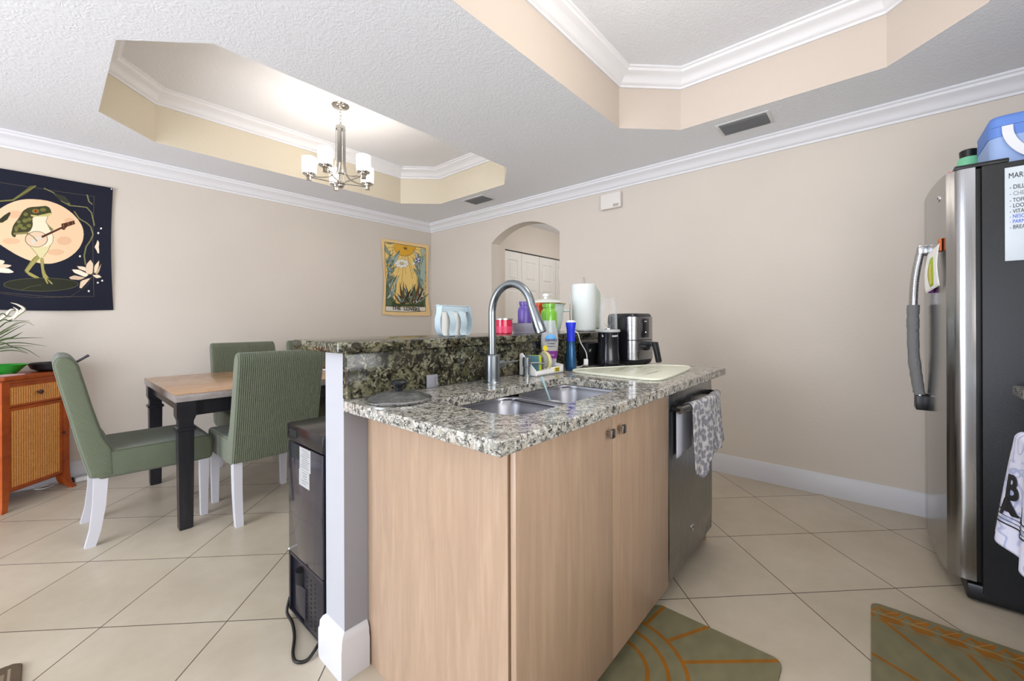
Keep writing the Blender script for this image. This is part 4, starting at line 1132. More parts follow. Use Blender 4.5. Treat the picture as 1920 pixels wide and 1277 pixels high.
('p','f4f1ea',[(3.019,1.952),(3.014,1.941),(2.999,1.933),(2.979,1.928),(2.959,1.929),(2.945,1.934),(2.939,1.943),(2.945,1.953),(2.959,1.962),(2.979,1.966),(2.999,1.966),(3.014,1.961)]),
('l','2c2c28',0.0025,[(3.019,1.952),(3.014,1.941),(2.999,1.933),(2.979,1.928),(2.959,1.929),(2.945,1.934),(2.939,1.943),(2.945,1.953),(2.959,1.962),(2.979,1.966),(2.999,1.966),(3.014,1.961),(3.019,1.952)]),
('p','f4f1ea',[(3.061,1.941),(3.056,1.931),(3.041,1.922),(3.021,1.918),(3.001,1.918),(2.986,1.924),(2.981,1.932),(2.986,1.943),(3.001,1.951),(3.021,1.956),(3.041,1.956),(3.056,1.950)]),
('l','2c2c28',0.0025,[(3.061,1.941),(3.056,1.931),(3.041,1.922),(3.021,1.918),(3.001,1.918),(2.986,1.924),(2.981,1.932),(2.986,1.943),(3.001,1.951),(3.021,1.956),(3.041,1.956),(3.056,1.950),(3.061,1.941)]),
('p','c9c08a',[(2.992,1.910),(2.991,1.906),(2.989,1.903),(2.985,1.900),(2.980,1.897),(2.974,1.895),(2.968,1.894),(2.961,1.894),(2.956,1.895),(2.951,1.896),(2.947,1.899),(2.944,1.902),(2.944,1.905),(2.944,1.908),(2.947,1.912),(2.951,1.915),(2.956,1.918),(2.962,1.920),(2.968,1.921),(2.974,1.921),(2.980,1.920),(2.985,1.919),(2.989,1.916),(2.991,1.913)]),
('p','5c5f9c',[(3.257,1.983),(3.253,1.975),(3.243,1.970),(3.230,1.968),(3.220,1.972),(3.216,1.979),(3.220,1.987),(3.230,1.993),(3.243,1.994),(3.253,1.991)]),
('l','2c2c48',0.002,[(3.257,1.983),(3.253,1.975),(3.243,1.970),(3.230,1.968),(3.220,1.972),(3.216,1.979),(3.220,1.987),(3.230,1.993),(3.243,1.994),(3.253,1.991),(3.257,1.983)]),
('p','e6e6ef',[(3.243,1.965),(3.239,1.957),(3.228,1.951),(3.216,1.950),(3.206,1.953),(3.202,1.960),(3.206,1.968),(3.216,1.974),(3.229,1.975),(3.239,1.972)]),
('l','2c2c48',0.002,[(3.243,1.965),(3.239,1.957),(3.228,1.951),(3.216,1.950),(3.206,1.953),(3.202,1.960),(3.206,1.968),(3.216,1.974),(3.229,1.975),(3.239,1.972),(3.243,1.965)]),
('p','5c5f9c',[(3.214,1.962),(3.210,1.954),(3.200,1.948),(3.188,1.947),(3.178,1.950),(3.174,1.957),(3.178,1.965),(3.188,1.971),(3.200,1.972),(3.210,1.969)]),
('l','2c2c48',0.002,[(3.214,1.962),(3.210,1.954),(3.200,1.948),(3.188,1.947),(3.178,1.950),(3.174,1.957),(3.178,1.965),(3.188,1.971),(3.200,1.972),(3.210,1.969),(3.214,1.962)]),
('p','e6e6ef',[(3.200,1.977),(3.196,1.969),(3.186,1.963),(3.174,1.962),(3.164,1.966),(3.160,1.973),(3.164,1.981),(3.174,1.986),(3.186,1.988),(3.196,1.984)]),
('l','2c2c48',0.002,[(3.200,1.977),(3.196,1.969),(3.186,1.963),(3.174,1.962),(3.164,1.966),(3.160,1.973),(3.164,1.981),(3.174,1.986),(3.186,1.988),(3.196,1.984),(3.200,1.977)]),
('p','5c5f9c',[(3.214,1.996),(3.210,1.988),(3.200,1.982),(3.188,1.981),(3.178,1.984),(3.174,1.991),(3.178,1.999),(3.188,2.005),(3.200,2.006),(3.210,2.003)]),
('l','2c2c48',0.002,[(3.214,1.996),(3.210,1.988),(3.200,1.982),(3.188,1.981),(3.178,1.984),(3.174,1.991),(3.178,1.999),(3.188,2.005),(3.200,2.006),(3.210,2.003),(3.214,1.996)]),
('p','e6e6ef',[(3.243,1.999),(3.239,1.991),(3.229,1.985),(3.216,1.984),(3.206,1.987),(3.202,1.994),(3.206,2.002),(3.216,2.008),(3.229,2.010),(3.239,2.006)]),
('l','2c2c48',0.002,[(3.243,1.999),(3.239,1.991),(3.229,1.985),(3.216,1.984),(3.206,1.987),(3.202,1.994),(3.206,2.002),(3.216,2.008),(3.229,2.010),(3.239,2.006),(3.243,1.999)]),
('p','f4f1ea',[(3.164,1.931),(3.164,1.927),(3.162,1.923),(3.159,1.920),(3.155,1.917),(3.151,1.915),(3.146,1.914),(3.141,1.914),(3.136,1.915),(3.133,1.917),(3.130,1.920),(3.128,1.923),(3.127,1.927),(3.128,1.931),(3.130,1.935),(3.133,1.938),(3.137,1.941),(3.141,1.943),(3.146,1.944),(3.151,1.944),(3.155,1.943),(3.159,1.941),(3.162,1.938),(3.164,1.935)]),
('l','38432c',0.003,[(3.288,1.399),(3.300,1.457)]),
('l','38432c',0.003,[(2.980,1.379),(2.989,1.423)]),
('l','38432c',0.003,[(2.853,1.393),(2.863,1.427)]),
('l','38432c',0.003,[(3.110,1.379),(3.113,1.405)]),
('l','38432c',0.003,[(3.103,1.429),(3.113,1.476)]),
('l','38432c',0.003,[(2.946,1.375),(2.949,1.410)]),
('l','38432c',0.003,[(3.204,1.382),(3.215,1.438)]),
('l','38432c',0.003,[(3.116,1.395),(3.119,1.437)]),
('l','38432c',0.003,[(3.283,1.427),(3.271,1.477)]),
('l','38432c',0.003,[(3.037,1.404),(3.040,1.437)]),
('l','38432c',0.003,[(2.896,1.436),(2.904,1.489)]),
('l','38432c',0.003,[(3.135,1.441),(3.149,1.494)]),
('l','38432c',0.003,[(3.043,1.446),(3.052,1.492)]),
('l','38432c',0.003,[(3.098,1.447),(3.105,1.473)]),
('l','38432c',0.003,[(3.028,1.435),(3.024,1.489)]),
('l','38432c',0.003,[(3.161,1.387),(3.155,1.425)]),
('l','38432c',0.003,[(3.090,1.446),(3.087,1.503)]),
('l','38432c',0.003,[(3.164,1.383),(3.158,1.431)]),
('l','38432c',0.003,[(3.181,1.396),(3.179,1.427)]),
('l','38432c',0.003,[(2.812,1.372),(2.823,1.404)]),
('l','38432c',0.003,[(3.165,1.419),(3.168,1.473)]),
('l','38432c',0.003,[(2.953,1.396),(2.946,1.436)]),
('l','38432c',0.003,[(2.818,1.418),(2.812,1.471)]),
('l','38432c',0.003,[(2.864,1.383),(2.854,1.438)]),
('l','38432c',0.003,[(2.880,1.433),(2.873,1.487)]),
('l','38432c',0.003,[(3.121,1.380),(3.121,1.408)]),
('l','38432c',0.003,[(2.962,1.409),(2.975,1.439)]),
('l','38432c',0.003,[(2.916,1.378),(2.906,1.433)]),
('l','38432c',0.003,[(2.941,1.400),(2.945,1.454)]),
('l','38432c',0.003,[(2.838,1.376),(2.830,1.422)]),
('l','38432c',0.003,[(2.816,1.381),(2.808,1.411)]),
('l','38432c',0.003,[(2.820,1.414),(2.816,1.469)]),
('l','38432c',0.003,[(3.090,1.420),(3.104,1.451)]),
('l','38432c',0.003,[(2.903,1.369),(2.915,1.416)]),
('l','38432c',0.003,[(3.278,1.451),(3.290,1.501)]),
('l','38432c',0.003,[(3.121,1.384),(3.110,1.415)]),
('l','38432c',0.003,[(2.867,1.404),(2.868,1.445)]),
('l','38432c',0.003,[(2.972,1.387),(2.981,1.437)]),
('l','38432c',0.003,[(2.821,1.427),(2.814,1.458)]),
('l','38432c',0.003,[(3.074,1.433),(3.078,1.469)]),
('l','38432c',0.003,[(2.973,1.390),(2.985,1.420)]),
('l','38432c',0.003,[(2.965,1.369),(2.958,1.393)]),
('l','38432c',0.003,[(2.892,1.379),(2.898,1.433)]),
('l','38432c',0.003,[(3.037,1.443),(3.032,1.491)]),
('l','38432c',0.003,[(2.987,1.434),(2.984,1.473)]),
('l','38432c',0.003,[(2.969,1.410),(2.960,1.434)]),
('l','38432c',0.003,[(3.178,1.394),(3.176,1.422)]),
('l','38432c',0.003,[(2.940,1.400),(2.951,1.440)]),
('l','38432c',0.003,[(3.276,1.413),(3.267,1.459)]),
('l','38432c',0.003,[(3.087,1.402),(3.093,1.427)]),
('l','38432c',0.003,[(3.008,1.384),(2.998,1.409)]),
('l','38432c',0.003,[(2.888,1.419),(2.886,1.453)]),
('l','38432c',0.003,[(3.104,1.436),(3.100,1.483)]),
('l','38432c',0.003,[(3.060,1.373),(3.072,1.406)]),
('l','38432c',0.003,[(2.959,1.402),(2.960,1.438)]),
('l','38432c',0.003,[(3.219,1.438),(3.218,1.466)]),
('l','38432c',0.003,[(3.229,1.406),(3.243,1.437)]),
('l','38432c',0.003,[(3.142,1.404),(3.130,1.456)]),
('l','38432c',0.003,[(3.225,1.447),(3.238,1.499)]),
('l','38432c',0.003,[(3.089,1.406),(3.083,1.432)]),
('p','5f6e52',[(2.999,1.407),(3.010,1.548),(2.989,1.687),(2.979,1.546)]),
('l','2c2c22',0.0025,[(2.999,1.407),(3.010,1.548),(2.989,1.687),(2.979,1.546),(2.999,1.407)]),
('p','6b4a33',[(3.131,1.411),(3.144,1.480),(3.125,1.547),(3.112,1.478)]),
('l','2c2c22',0.0025,[(3.131,1.411),(3.144,1.480),(3.125,1.547),(3.112,1.478),(3.131,1.411)]),
('p','b9bfb2',[(3.020,1.407),(3.117,1.453),(3.196,1.521),(3.098,1.474)]),
('l','2c2c22',0.0025,[(3.020,1.407),(3.117,1.453),(3.196,1.521),(3.098,1.474),(3.020,1.407)]),
('p','7f9582',[(3.086,1.409),(3.098,1.443),(3.077,1.472),(3.066,1.439)]),
('l','2c2c22',0.0025,[(3.086,1.409),(3.098,1.443),(3.077,1.472),(3.066,1.439),(3.086,1.409)]),
('p','4a3426',[(2.963,1.405),(3.046,1.485),(3.105,1.580),(3.020,1.499)]),
('l','2c2c22',0.0025,[(2.963,1.405),(3.046,1.485),(3.105,1.580),(3.020,1.499),(2.963,1.405)]),
('p','5f6e52',[(3.057,1.408),(3.069,1.452),(3.048,1.491),(3.037,1.448)]),
('l','2c2c22',0.0025,[(3.057,1.408),(3.069,1.452),(3.048,1.491),(3.037,1.448),(3.057,1.408)]),
('p','6b4a33',[(3.174,1.412),(3.225,1.437),(3.254,1.481),(3.202,1.456)]),
('l','2c2c22',0.0025,[(3.174,1.412),(3.225,1.437),(3.254,1.481),(3.202,1.456),(3.174,1.412)]),
('p','b9bfb2',[(2.997,1.407),(3.087,1.450),(3.160,1.516),(3.068,1.471)]),
('l','2c2c22',0.0025,[(2.997,1.407),(3.087,1.450),(3.160,1.516),(3.068,1.471),(2.997,1.407)]),
('p','7f9582',[(3.217,1.414),(3.319,1.479),(3.400,1.565),(3.296,1.498)]),
('l','2c2c22',0.0025,[(3.217,1.414),(3.319,1.479),(3.400,1.565),(3.296,1.498),(3.217,1.414)]),
('p','4a3426',[(3.021,1.407),(3.010,1.428),(2.982,1.425),(2.994,1.404)]),
('l','2c2c22',0.0025,[(3.021,1.407),(3.010,1.428),(2.982,1.425),(2.994,1.404),(3.021,1.407)]),
('p','5f6e52',[(2.968,1.406),(2.986,1.491),(2.974,1.575),(2.955,1.490)]),
('l','2c2c22',0.0025,[(2.968,1.406),(2.986,1.491),(2.974,1.575),(2.955,1.490),(2.968,1.406)]),
('p','6b4a33',[(3.114,1.410),(3.157,1.520),(3.170,1.634),(3.126,1.524)]),
('l','2c2c22',0.0025,[(3.114,1.410),(3.157,1.520),(3.170,1.634),(3.126,1.524),(3.114,1.410)]),
('p','b9bfb2',[(3.130,1.411),(3.149,1.514),(3.135,1.617),(3.116,1.513)]),
('l','2c2c22',0.0025,[(3.130,1.411),(3.149,1.514),(3.135,1.617),(3.116,1.513),(3.130,1.411)]),
('p','7f9582',[(2.980,1.406),(2.940,1.451),(2.882,1.475),(2.920,1.430)]),
('l','2c2c22',0.0025,[(2.980,1.406),(2.940,1.451),(2.882,1.475),(2.920,1.430),(2.980,1.406)]),
('p','4a3426',[(3.030,1.408),(2.972,1.480),(2.893,1.533),(2.949,1.461)]),
('l','2c2c22',0.0025,[(3.030,1.408),(2.972,1.480),(2.893,1.533),(2.949,1.461),(3.030,1.408)]),
('p','5f6e52',[(3.102,1.410),(3.100,1.475),(3.067,1.532),(3.069,1.467)]),
('l','2c2c22',0.0025,[(3.102,1.410),(3.100,1.475),(3.067,1.532),(3.069,1.467),(3.102,1.410)]),
('p','6b4a33',[(2.962,1.405),(2.915,1.473),(2.846,1.522),(2.892,1.455)]),
('l','2c2c22',0.0025,[(2.962,1.405),(2.915,1.473),(2.846,1.522),(2.892,1.455),(2.962,1.405)]),
('p','b9bfb2',[(3.152,1.411),(3.194,1.422),(3.216,1.454),(3.174,1.443)]),
('l','2c2c22',0.0025,[(3.152,1.411),(3.194,1.422),(3.216,1.454),(3.174,1.443),(3.152,1.411)]),
('p','7f9582',[(3.025,1.407),(3.047,1.492),(3.038,1.578),(3.016,1.493)]),
('l','2c2c22',0.0025,[(3.025,1.407),(3.047,1.492),(3.038,1.578),(3.016,1.493),(3.025,1.407)]),
('p','4a3426',[(3.085,1.409),(3.071,1.532),(3.027,1.646),(3.040,1.525)]),
('l','2c2c22',0.0025,[(3.085,1.409),(3.071,1.532),(3.027,1.646),(3.040,1.525),(3.085,1.409)]),
('p','5f6e52',[(3.112,1.410),(3.133,1.474),(3.121,1.538),(3.100,1.474)]),
('l','2c2c22',0.0025,[(3.112,1.410),(3.133,1.474),(3.121,1.538),(3.100,1.474),(3.112,1.410)]),
('p','6b4a33',[(3.120,1.410),(3.088,1.478),(3.029,1.529),(3.061,1.462)]),
('l','2c2c22',0.0025,[(3.120,1.410),(3.088,1.478),(3.029,1.529),(3.061,1.462),(3.120,1.410)]),
('p','b9bfb2',[(3.097,1.410),(3.122,1.516),(3.114,1.622),(3.089,1.516)]),
('l','2c2c22',0.0025,[(3.097,1.410),(3.122,1.516),(3.114,1.622),(3.089,1.516),(3.097,1.410)]),
('p','7f9582',[(3.129,1.411),(3.072,1.523),(2.989,1.619),(3.044,1.509)]),
('l','2c2c22',0.0025,[(3.129,1.411),(3.072,1.523),(2.989,1.619),(3.044,1.509),(3.129,1.411)]),
('p','4a3426',[(3.065,1.409),(3.135,1.536),(3.177,1.672),(3.105,1.543)]),
('l','2c2c22',0.0025,[(3.065,1.409),(3.135,1.536),(3.177,1.672),(3.105,1.543),(3.065,1.409)]),
('p','5f6e52',[(3.028,1.407),(3.025,1.474),(2.991,1.533),(2.994,1.467)]),
('l','2c2c22',0.0025,[(3.028,1.407),(3.025,1.474),(2.991,1.533),(2.994,1.467),(3.028,1.407)]),
('p','6b4a33',[(2.999,1.407),(2.992,1.472),(2.955,1.528),(2.962,1.463)]),
('l','2c2c22',0.0025,[(2.999,1.407),(2.992,1.472),(2.955,1.528),(2.962,1.463),(2.999,1.407)]),
('p','b9bfb2',[(3.042,1.408),(3.056,1.478),(3.039,1.545),(3.025,1.476)]),
('l','2c2c22',0.0025,[(3.042,1.408),(3.056,1.478),(3.039,1.545),(3.025,1.476),(3.042,1.408)]),
('p','7f9582',[(3.179,1.412),(3.215,1.477),(3.219,1.548),(3.183,1.482)]),
('l','2c2c22',0.0025,[(3.179,1.412),(3.215,1.477),(3.219,1.548),(3.183,1.482),(3.179,1.412)]),
('p','4a3426',[(3.171,1.412),(3.220,1.461),(3.240,1.522),(3.191,1.473)]),
('l','2c2c22',0.0025,[(3.171,1.412),(3.220,1.461),(3.240,1.522),(3.191,1.473),(3.171,1.412)]),
('p','5f6e52',[(3.216,1.413),(3.208,1.450),(3.173,1.472),(3.180,1.435)]),
('l','2c2c22',0.0025,[(3.216,1.413),(3.208,1.450),(3.173,1.472),(3.180,1.435),(3.216,1.413)]),
('p','6b4a33',[(3.180,1.412),(3.169,1.435),(3.140,1.434),(3.150,1.412)]),
('l','2c2c22',0.0025,[(3.180,1.412),(3.169,1.435),(3.140,1.434),(3.150,1.412),(3.180,1.412)]),
('p','b9bfb2',[(3.093,1.410),(3.030,1.451),(2.953,1.467),(3.015,1.427)]),
('l','2c2c22',0.0025,[(3.093,1.410),(3.030,1.451),(2.953,1.467),(3.015,1.427),(3.093,1.410)]),
('p','7f9582',[(3.208,1.413),(3.196,1.467),(3.153,1.508),(3.166,1.454)]),
('l','2c2c22',0.0025,[(3.208,1.413),(3.196,1.467),(3.153,1.508),(3.166,1.454),(3.208,1.413)]),
('p','4a3426',[(3.062,1.409),(3.067,1.471),(3.041,1.528),(3.036,1.466)]),
('l','2c2c22',0.0025,[(3.062,1.409),(3.067,1.471),(3.041,1.528),(3.036,1.466),(3.062,1.409)]),
('p','5f6e52',[(2.967,1.406),(3.007,1.458),(3.017,1.520),(2.977,1.467)]),
('l','2c2c22',0.0025,[(2.967,1.406),(3.007,1.458),(3.017,1.520),(2.977,1.467),(2.967,1.406)]),
('p','6b4a33',[(2.958,1.405),(2.991,1.432),(2.996,1.470),(2.964,1.443)]),
('l','2c2c22',0.0025,[(2.958,1.405),(2.991,1.432),(2.996,1.470),(2.964,1.443),(2.958,1.405)]),
('p','b9bfb2',[(3.060,1.409),(2.971,1.461),(2.871,1.489),(2.957,1.437)]),
('l','2c2c22',0.0025,[(3.060,1.409),(2.971,1.461),(2.871,1.489),(2.957,1.437),(3.060,1.409)]),
('p','7f9582',[(3.210,1.413),(3.266,1.496),(3.292,1.589),(3.235,1.505)]),
('l','2c2c22',0.0025,[(3.210,1.413),(3.266,1.496),(3.292,1.589),(3.235,1.505),(3.210,1.413)]),
('p','4a3426',[(3.128,1.411),(3.124,1.484),(3.089,1.550),(3.093,1.477)]),
('l','2c2c22',0.0025,[(3.128,1.411),(3.124,1.484),(3.089,1.550),(3.093,1.477),(3.128,1.411)]),
('p','5f6e52',[(3.150,1.411),(3.108,1.443),(3.052,1.450),(3.093,1.419)]),
('l','2c2c22',0.0025,[(3.150,1.411),(3.108,1.443),(3.052,1.450),(3.093,1.419),(3.150,1.411)]),
('p','6b4a33',[(3.200,1.413),(3.228,1.507),(3.224,1.603),(3.195,1.509)]),
('l','2c2c22',0.0025,[(3.200,1.413),(3.228,1.507),(3.224,1.603),(3.195,1.509),(3.200,1.413)]),
('p','b9bfb2',[(3.049,1.408),(3.051,1.532),(3.022,1.652),(3.020,1.528)]),
('l','2c2c22',0.0025,[(3.049,1.408),(3.051,1.532),(3.022,1.652),(3.020,1.528),(3.049,1.408)]),
('p','7f9582',[(3.000,1.407),(2.966,1.453),(2.911,1.479),(2.944,1.433)]),
('l','2c2c22',0.0025,[(3.000,1.407),(2.966,1.453),(2.911,1.479),(2.944,1.433),(3.000,1.407)]),
('p','4a3426',[(2.977,1.406),(2.946,1.439),(2.898,1.448),(2.929,1.416)]),
('l','2c2c22',0.0025,[(2.977,1.406),(2.946,1.439),(2.898,1.448),(2.929,1.416),(2.977,1.406)]),
('p','5f6e52',[(3.149,1.411),(3.157,1.539),(3.132,1.663),(3.124,1.536)]),
('l','2c2c22',0.0025,[(3.149,1.411),(3.157,1.539),(3.132,1.663),(3.124,1.536),(3.149,1.411)]),
('p','6b4a33',[(3.125,1.411),(3.177,1.443),(3.205,1.493),(3.152,1.460)]),
('l','2c2c22',0.0025,[(3.125,1.411),(3.177,1.443),(3.205,1.493),(3.152,1.460),(3.125,1.411)]),
('p','b9bfb2',[(3.193,1.413),(3.253,1.450),(3.288,1.506),(3.227,1.468)]),
('l','2c2c22',0.0025,[(3.193,1.413),(3.253,1.450),(3.288,1.506),(3.227,1.468),(3.193,1.413)]),
('p','7f9582',[(3.184,1.412),(3.112,1.496),(3.018,1.559),(3.088,1.477)]),
('l','2c2c22',0.0025,[(3.184,1.412),(3.112,1.496),(3.018,1.559),(3.088,1.477),(3.184,1.412)]),
('p','4a3426',[(3.136,1.411),(3.232,1.447),(3.312,1.507),(3.214,1.470)]),
('l','2c2c22',0.0025,[(3.136,1.411),(3.232,1.447),(3.312,1.507),(3.214,1.470),(3.136,1.411)]),
('p','5f6e52',[(3.183,1.412),(3.186,1.538),(3.157,1.658),(3.154,1.533)]),
('l','2c2c22',0.0025,[(3.183,1.412),(3.186,1.538),(3.157,1.658),(3.154,1.533),(3.183,1.412)]),
('p','6b4a33',[(3.196,1.413),(3.228,1.524),(3.226,1.637),(3.195,1.525)]),
('l','2c2c22',0.0025,[(3.196,1.413),(3.228,1.524),(3.226,1.637),(3.195,1.525),(3.196,1.413)]),
('p','b9bfb2',[(2.953,1.405),(2.943,1.471),(2.905,1.527),(2.914,1.461)]),
('l','2c2c22',0.0025,[(2.953,1.405),(2.943,1.471),(2.905,1.527),(2.914,1.461),(2.953,1.405)]),
('p','7f9582',[(3.126,1.411),(3.200,1.468),(3.250,1.542),(3.175,1.484)]),
('l','2c2c22',0.0025,[(3.126,1.411),(3.200,1.468),(3.250,1.542),(3.175,1.484),(3.126,1.411)]),
('p','4a3426',[(3.072,1.409),(3.064,1.457),(3.028,1.493),(3.035,1.445)]),
('l','2c2c22',0.0025,[(3.072,1.409),(3.064,1.457),(3.028,1.493),(3.035,1.445),(3.072,1.409)]),
('p','5f6e52',[(3.057,1.408),(3.110,1.445),(3.140,1.498),(3.086,1.461)]),
('l','2c2c22',0.0025,[(3.057,1.408),(3.110,1.445),(3.140,1.498),(3.086,1.461),(3.057,1.408)]),
('p','6b4a33',[(2.976,1.406),(2.974,1.542),(2.941,1.673),(2.943,1.537)]),
('l','2c2c22',0.0025,[(2.976,1.406),(2.974,1.542),(2.941,1.673),(2.943,1.537),(2.976,1.406)]),
('p','b9bfb2',[(3.133,1.411),(3.164,1.423),(3.169,1.451),(3.138,1.439)]),
('l','2c2c22',0.0025,[(3.133,1.411),(3.164,1.423),(3.169,1.451),(3.138,1.439),(3.133,1.411)]),
('p','7f9582',[(3.145,1.411),(3.198,1.480),(3.222,1.559),(3.168,1.490)]),
('l','2c2c22',0.0025,[(3.145,1.411),(3.198,1.480),(3.222,1.559),(3.168,1.490),(3.145,1.411)]),
('p','4a3426',[(3.040,1.408),(3.038,1.454),(3.006,1.490),(3.008,1.444)]),
('l','2c2c22',0.0025,[(3.040,1.408),(3.038,1.454),(3.006,1.490),(3.008,1.444),(3.040,1.408)]),
('p','5f6e52',[(3.096,1.410),(3.065,1.515),(3.006,1.607),(3.036,1.503)]),
('l','2c2c22',0.0025,[(3.096,1.410),(3.065,1.515),(3.006,1.607),(3.036,1.503),(3.096,1.410)]),
('p','6b4a33',[(3.154,1.411),(3.212,1.556),(3.239,1.707),(3.180,1.561)]),
('l','2c2c22',0.0025,[(3.154,1.411),(3.212,1.556),(3.239,1.707),(3.180,1.561),(3.154,1.411)]),
('p','b9bfb2',[(3.197,1.413),(3.285,1.526),(3.344,1.652),(3.255,1.537)]),
('l','2c2c22',0.0025,[(3.197,1.413),(3.285,1.526),(3.344,1.652),(3.255,1.537),(3.197,1.413)]),
('p','7f9582',[(3.080,1.409),(3.124,1.468),(3.139,1.536),(3.095,1.477)]),
('l','2c2c22',0.0025,[(3.080,1.409),(3.124,1.468),(3.139,1.536),(3.095,1.477),(3.080,1.409)]),
('p','4a3426',[(3.189,1.413),(3.260,1.516),(3.300,1.631),(3.229,1.526)]),
('l','2c2c22',0.0025,[(3.189,1.413),(3.260,1.516),(3.300,1.631),(3.229,1.526),(3.189,1.413)]),
('p','5f6e52',[(3.011,1.407),(3.070,1.499),(3.100,1.600),(3.041,1.507)]),
('l','2c2c22',0.0025,[(3.011,1.407),(3.070,1.499),(3.100,1.600),(3.041,1.507),(3.011,1.407)]),
('p','6b4a33',[(3.118,1.410),(3.146,1.462),(3.141,1.518),(3.114,1.466)]),
('l','2c2c22',0.0025,[(3.118,1.410),(3.146,1.462),(3.141,1.518),(3.114,1.466),(3.118,1.410)]),
('p','b9bfb2',[(3.205,1.413),(3.202,1.443),(3.171,1.458),(3.174,1.428)]),
('l','2c2c22',0.0025,[(3.205,1.413),(3.202,1.443),(3.171,1.458),(3.174,1.428),(3.205,1.413)]),
('p','7f9582',[(2.956,1.405),(3.004,1.439),(3.029,1.488),(2.980,1.454)]),
('l','2c2c22',0.0025,[(2.956,1.405),(3.004,1.439),(3.029,1.488),(2.980,1.454),(2.956,1.405)]),
('p','4a3426',[(2.985,1.406),(3.059,1.490),(3.108,1.587),(3.032,1.502)]),
('l','2c2c22',0.0025,[(2.985,1.406),(3.059,1.490),(3.108,1.587),(3.032,1.502),(2.985,1.406)]),
('p','e4dfd2',[(2.741,1.364),(3.021,1.358),(3.326,1.370),(3.328,1.314),(3.021,1.299),(2.737,1.305)]),
('l','2c2418',0.004,[(2.741,1.364),(3.021,1.358),(3.326,1.370)]),
('l','2c2418',0.006,[(2.726,2.149),(2.914,2.150),(3.339,2.153),(3.341,2.005),(3.346,1.764),(3.337,1.603),(3.324,1.442),(3.332,1.312),(3.021,1.297),(2.733,1.303),(2.740,1.477),(2.748,1.661),(2.731,1.826),(2.728,2.000),(2.726,2.149)]),
]
LOVERS_OUT=[(2.681,2.186),(3.394,2.201),(3.377,1.908),(3.370,1.706),(3.382,1.454),(3.414,1.254),(3.032,1.235),(2.690,1.262),(2.706,1.475),(2.717,1.705),(2.702,1.914)]

# ------------------------------------------------------------------ half wall, bar top and counter
hwall = D.objects.new('wall_half', None)
C.objects.link(hwall)
hwall['kind'] = 'structure'
hwall['label'] = 'white painted half wall carrying the granite bar'
ob('wall_core', B().box(.642, 2.30, 1.30, 1.43, 0, 1.066), 'post_white', hwall, 0)
ob('side_facing', B().box(.6425, .7265, 1.2985, 1.2998, .15, .879), mat('post_grey', '93939a', .6), hwall, 0, 'grey side of the half wall')  # thin facing in a darker grey over the core's kitchen side
bp = [(0, 0), (.02, 0), (.02, .1), (.017, .108), (.016, .128), (.009, .142), (0, .15)]
struct('baseboard_half_wall', B().sweep([(.721, 1.30), (.642, 1.30), (.642, 1.43), (2.30, 1.43)], bp), 'base_white')

bar = thing('bar_top', 'raised granite bar top on the white half wall', 'countertop', (1.5, 1.43, 1.067))
def slab(x0, x1, y0, y1, z0, z1, bev=.006, seg=3):
    return B().box(x0, x1, y0, y1, z0, z1, bev, seg)
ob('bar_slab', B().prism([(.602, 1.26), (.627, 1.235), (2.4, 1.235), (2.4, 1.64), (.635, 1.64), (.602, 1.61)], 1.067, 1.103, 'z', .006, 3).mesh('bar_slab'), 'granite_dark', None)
o = D.objects['bar_slab']
D.objects.remove(bar)
tag(o, 'raised dark granite bar top on the white half wall', 'countertop')
o.name = 'raised_countertop'
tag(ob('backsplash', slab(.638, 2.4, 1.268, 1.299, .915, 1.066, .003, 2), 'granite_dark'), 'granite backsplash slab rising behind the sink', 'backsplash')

# counter with rounded sink cut-out
def rrect(x0, x1, y0, y1, rad, n=7):
    pts = []
    R4 = rad if isinstance(rad, (list, tuple)) else [rad]*4
    for k_, (sx_, sy_, a0) in enumerate(((1, 1, 0), (-1, 1, 90), (-1, -1, 180), (1, -1, 270))):
        r = R4[k_]
        cx, cy = (x1-r if sx_ > 0 else x0+r), (y1-r if sy_ > 0 else y0+r)
        for i in range(n+1):
            a = math.radians(a0+90*i/n)
            pts.append((cx+r*math.cos(a), cy+r*math.sin(a)))
    return pts
def slab_hole(outer, holes, z0, z1):
    b = B()
    loops = [outer]+holes
    for z in (z0, z1):
        es = []
        for poly in loops:
            v = [b.bm.verts.new((p[0], p[1], z)) for p in poly]
            es += [b.bm.edges.new((v[i], v[(i+1) % len(v)])) for i in range(len(v))]
        bmesh.ops.triangle_fill(b.bm, edges=es, use_beauty=True)
    for poly in loops:
        n = len(poly)
        lo = [b.bm.verts.new((p[0], p[1], z0)) for p in poly]
        hi = [b.bm.verts.new((p[0], p[1], z1)) for p in poly]
        for i in range(n):
            b.bm.faces.new((lo[i], lo[(i+1) % n], hi[(i+1) % n], hi[i]))
    bmesh.ops.remove_doubles(b.bm, verts=b.bm.verts, dist=1e-5)
    return b
hole = rrect(.812, 1.55, .70, 1.045, (.035, .02, .085, .04))
co = ob('countertop', slab_hole([(.624, .581), (2.402, .581), (2.43, 1.267), (.624, 1.267)], [hole], .880, .914), 'granite_top')
tag(co, 'grey and cream speckled granite countertop around the sink', 'countertop')
md = co.modifiers.new('edge', 'BEVEL')
md.width = .003
md.segments = 2
md.limit_method = 'ANGLE'

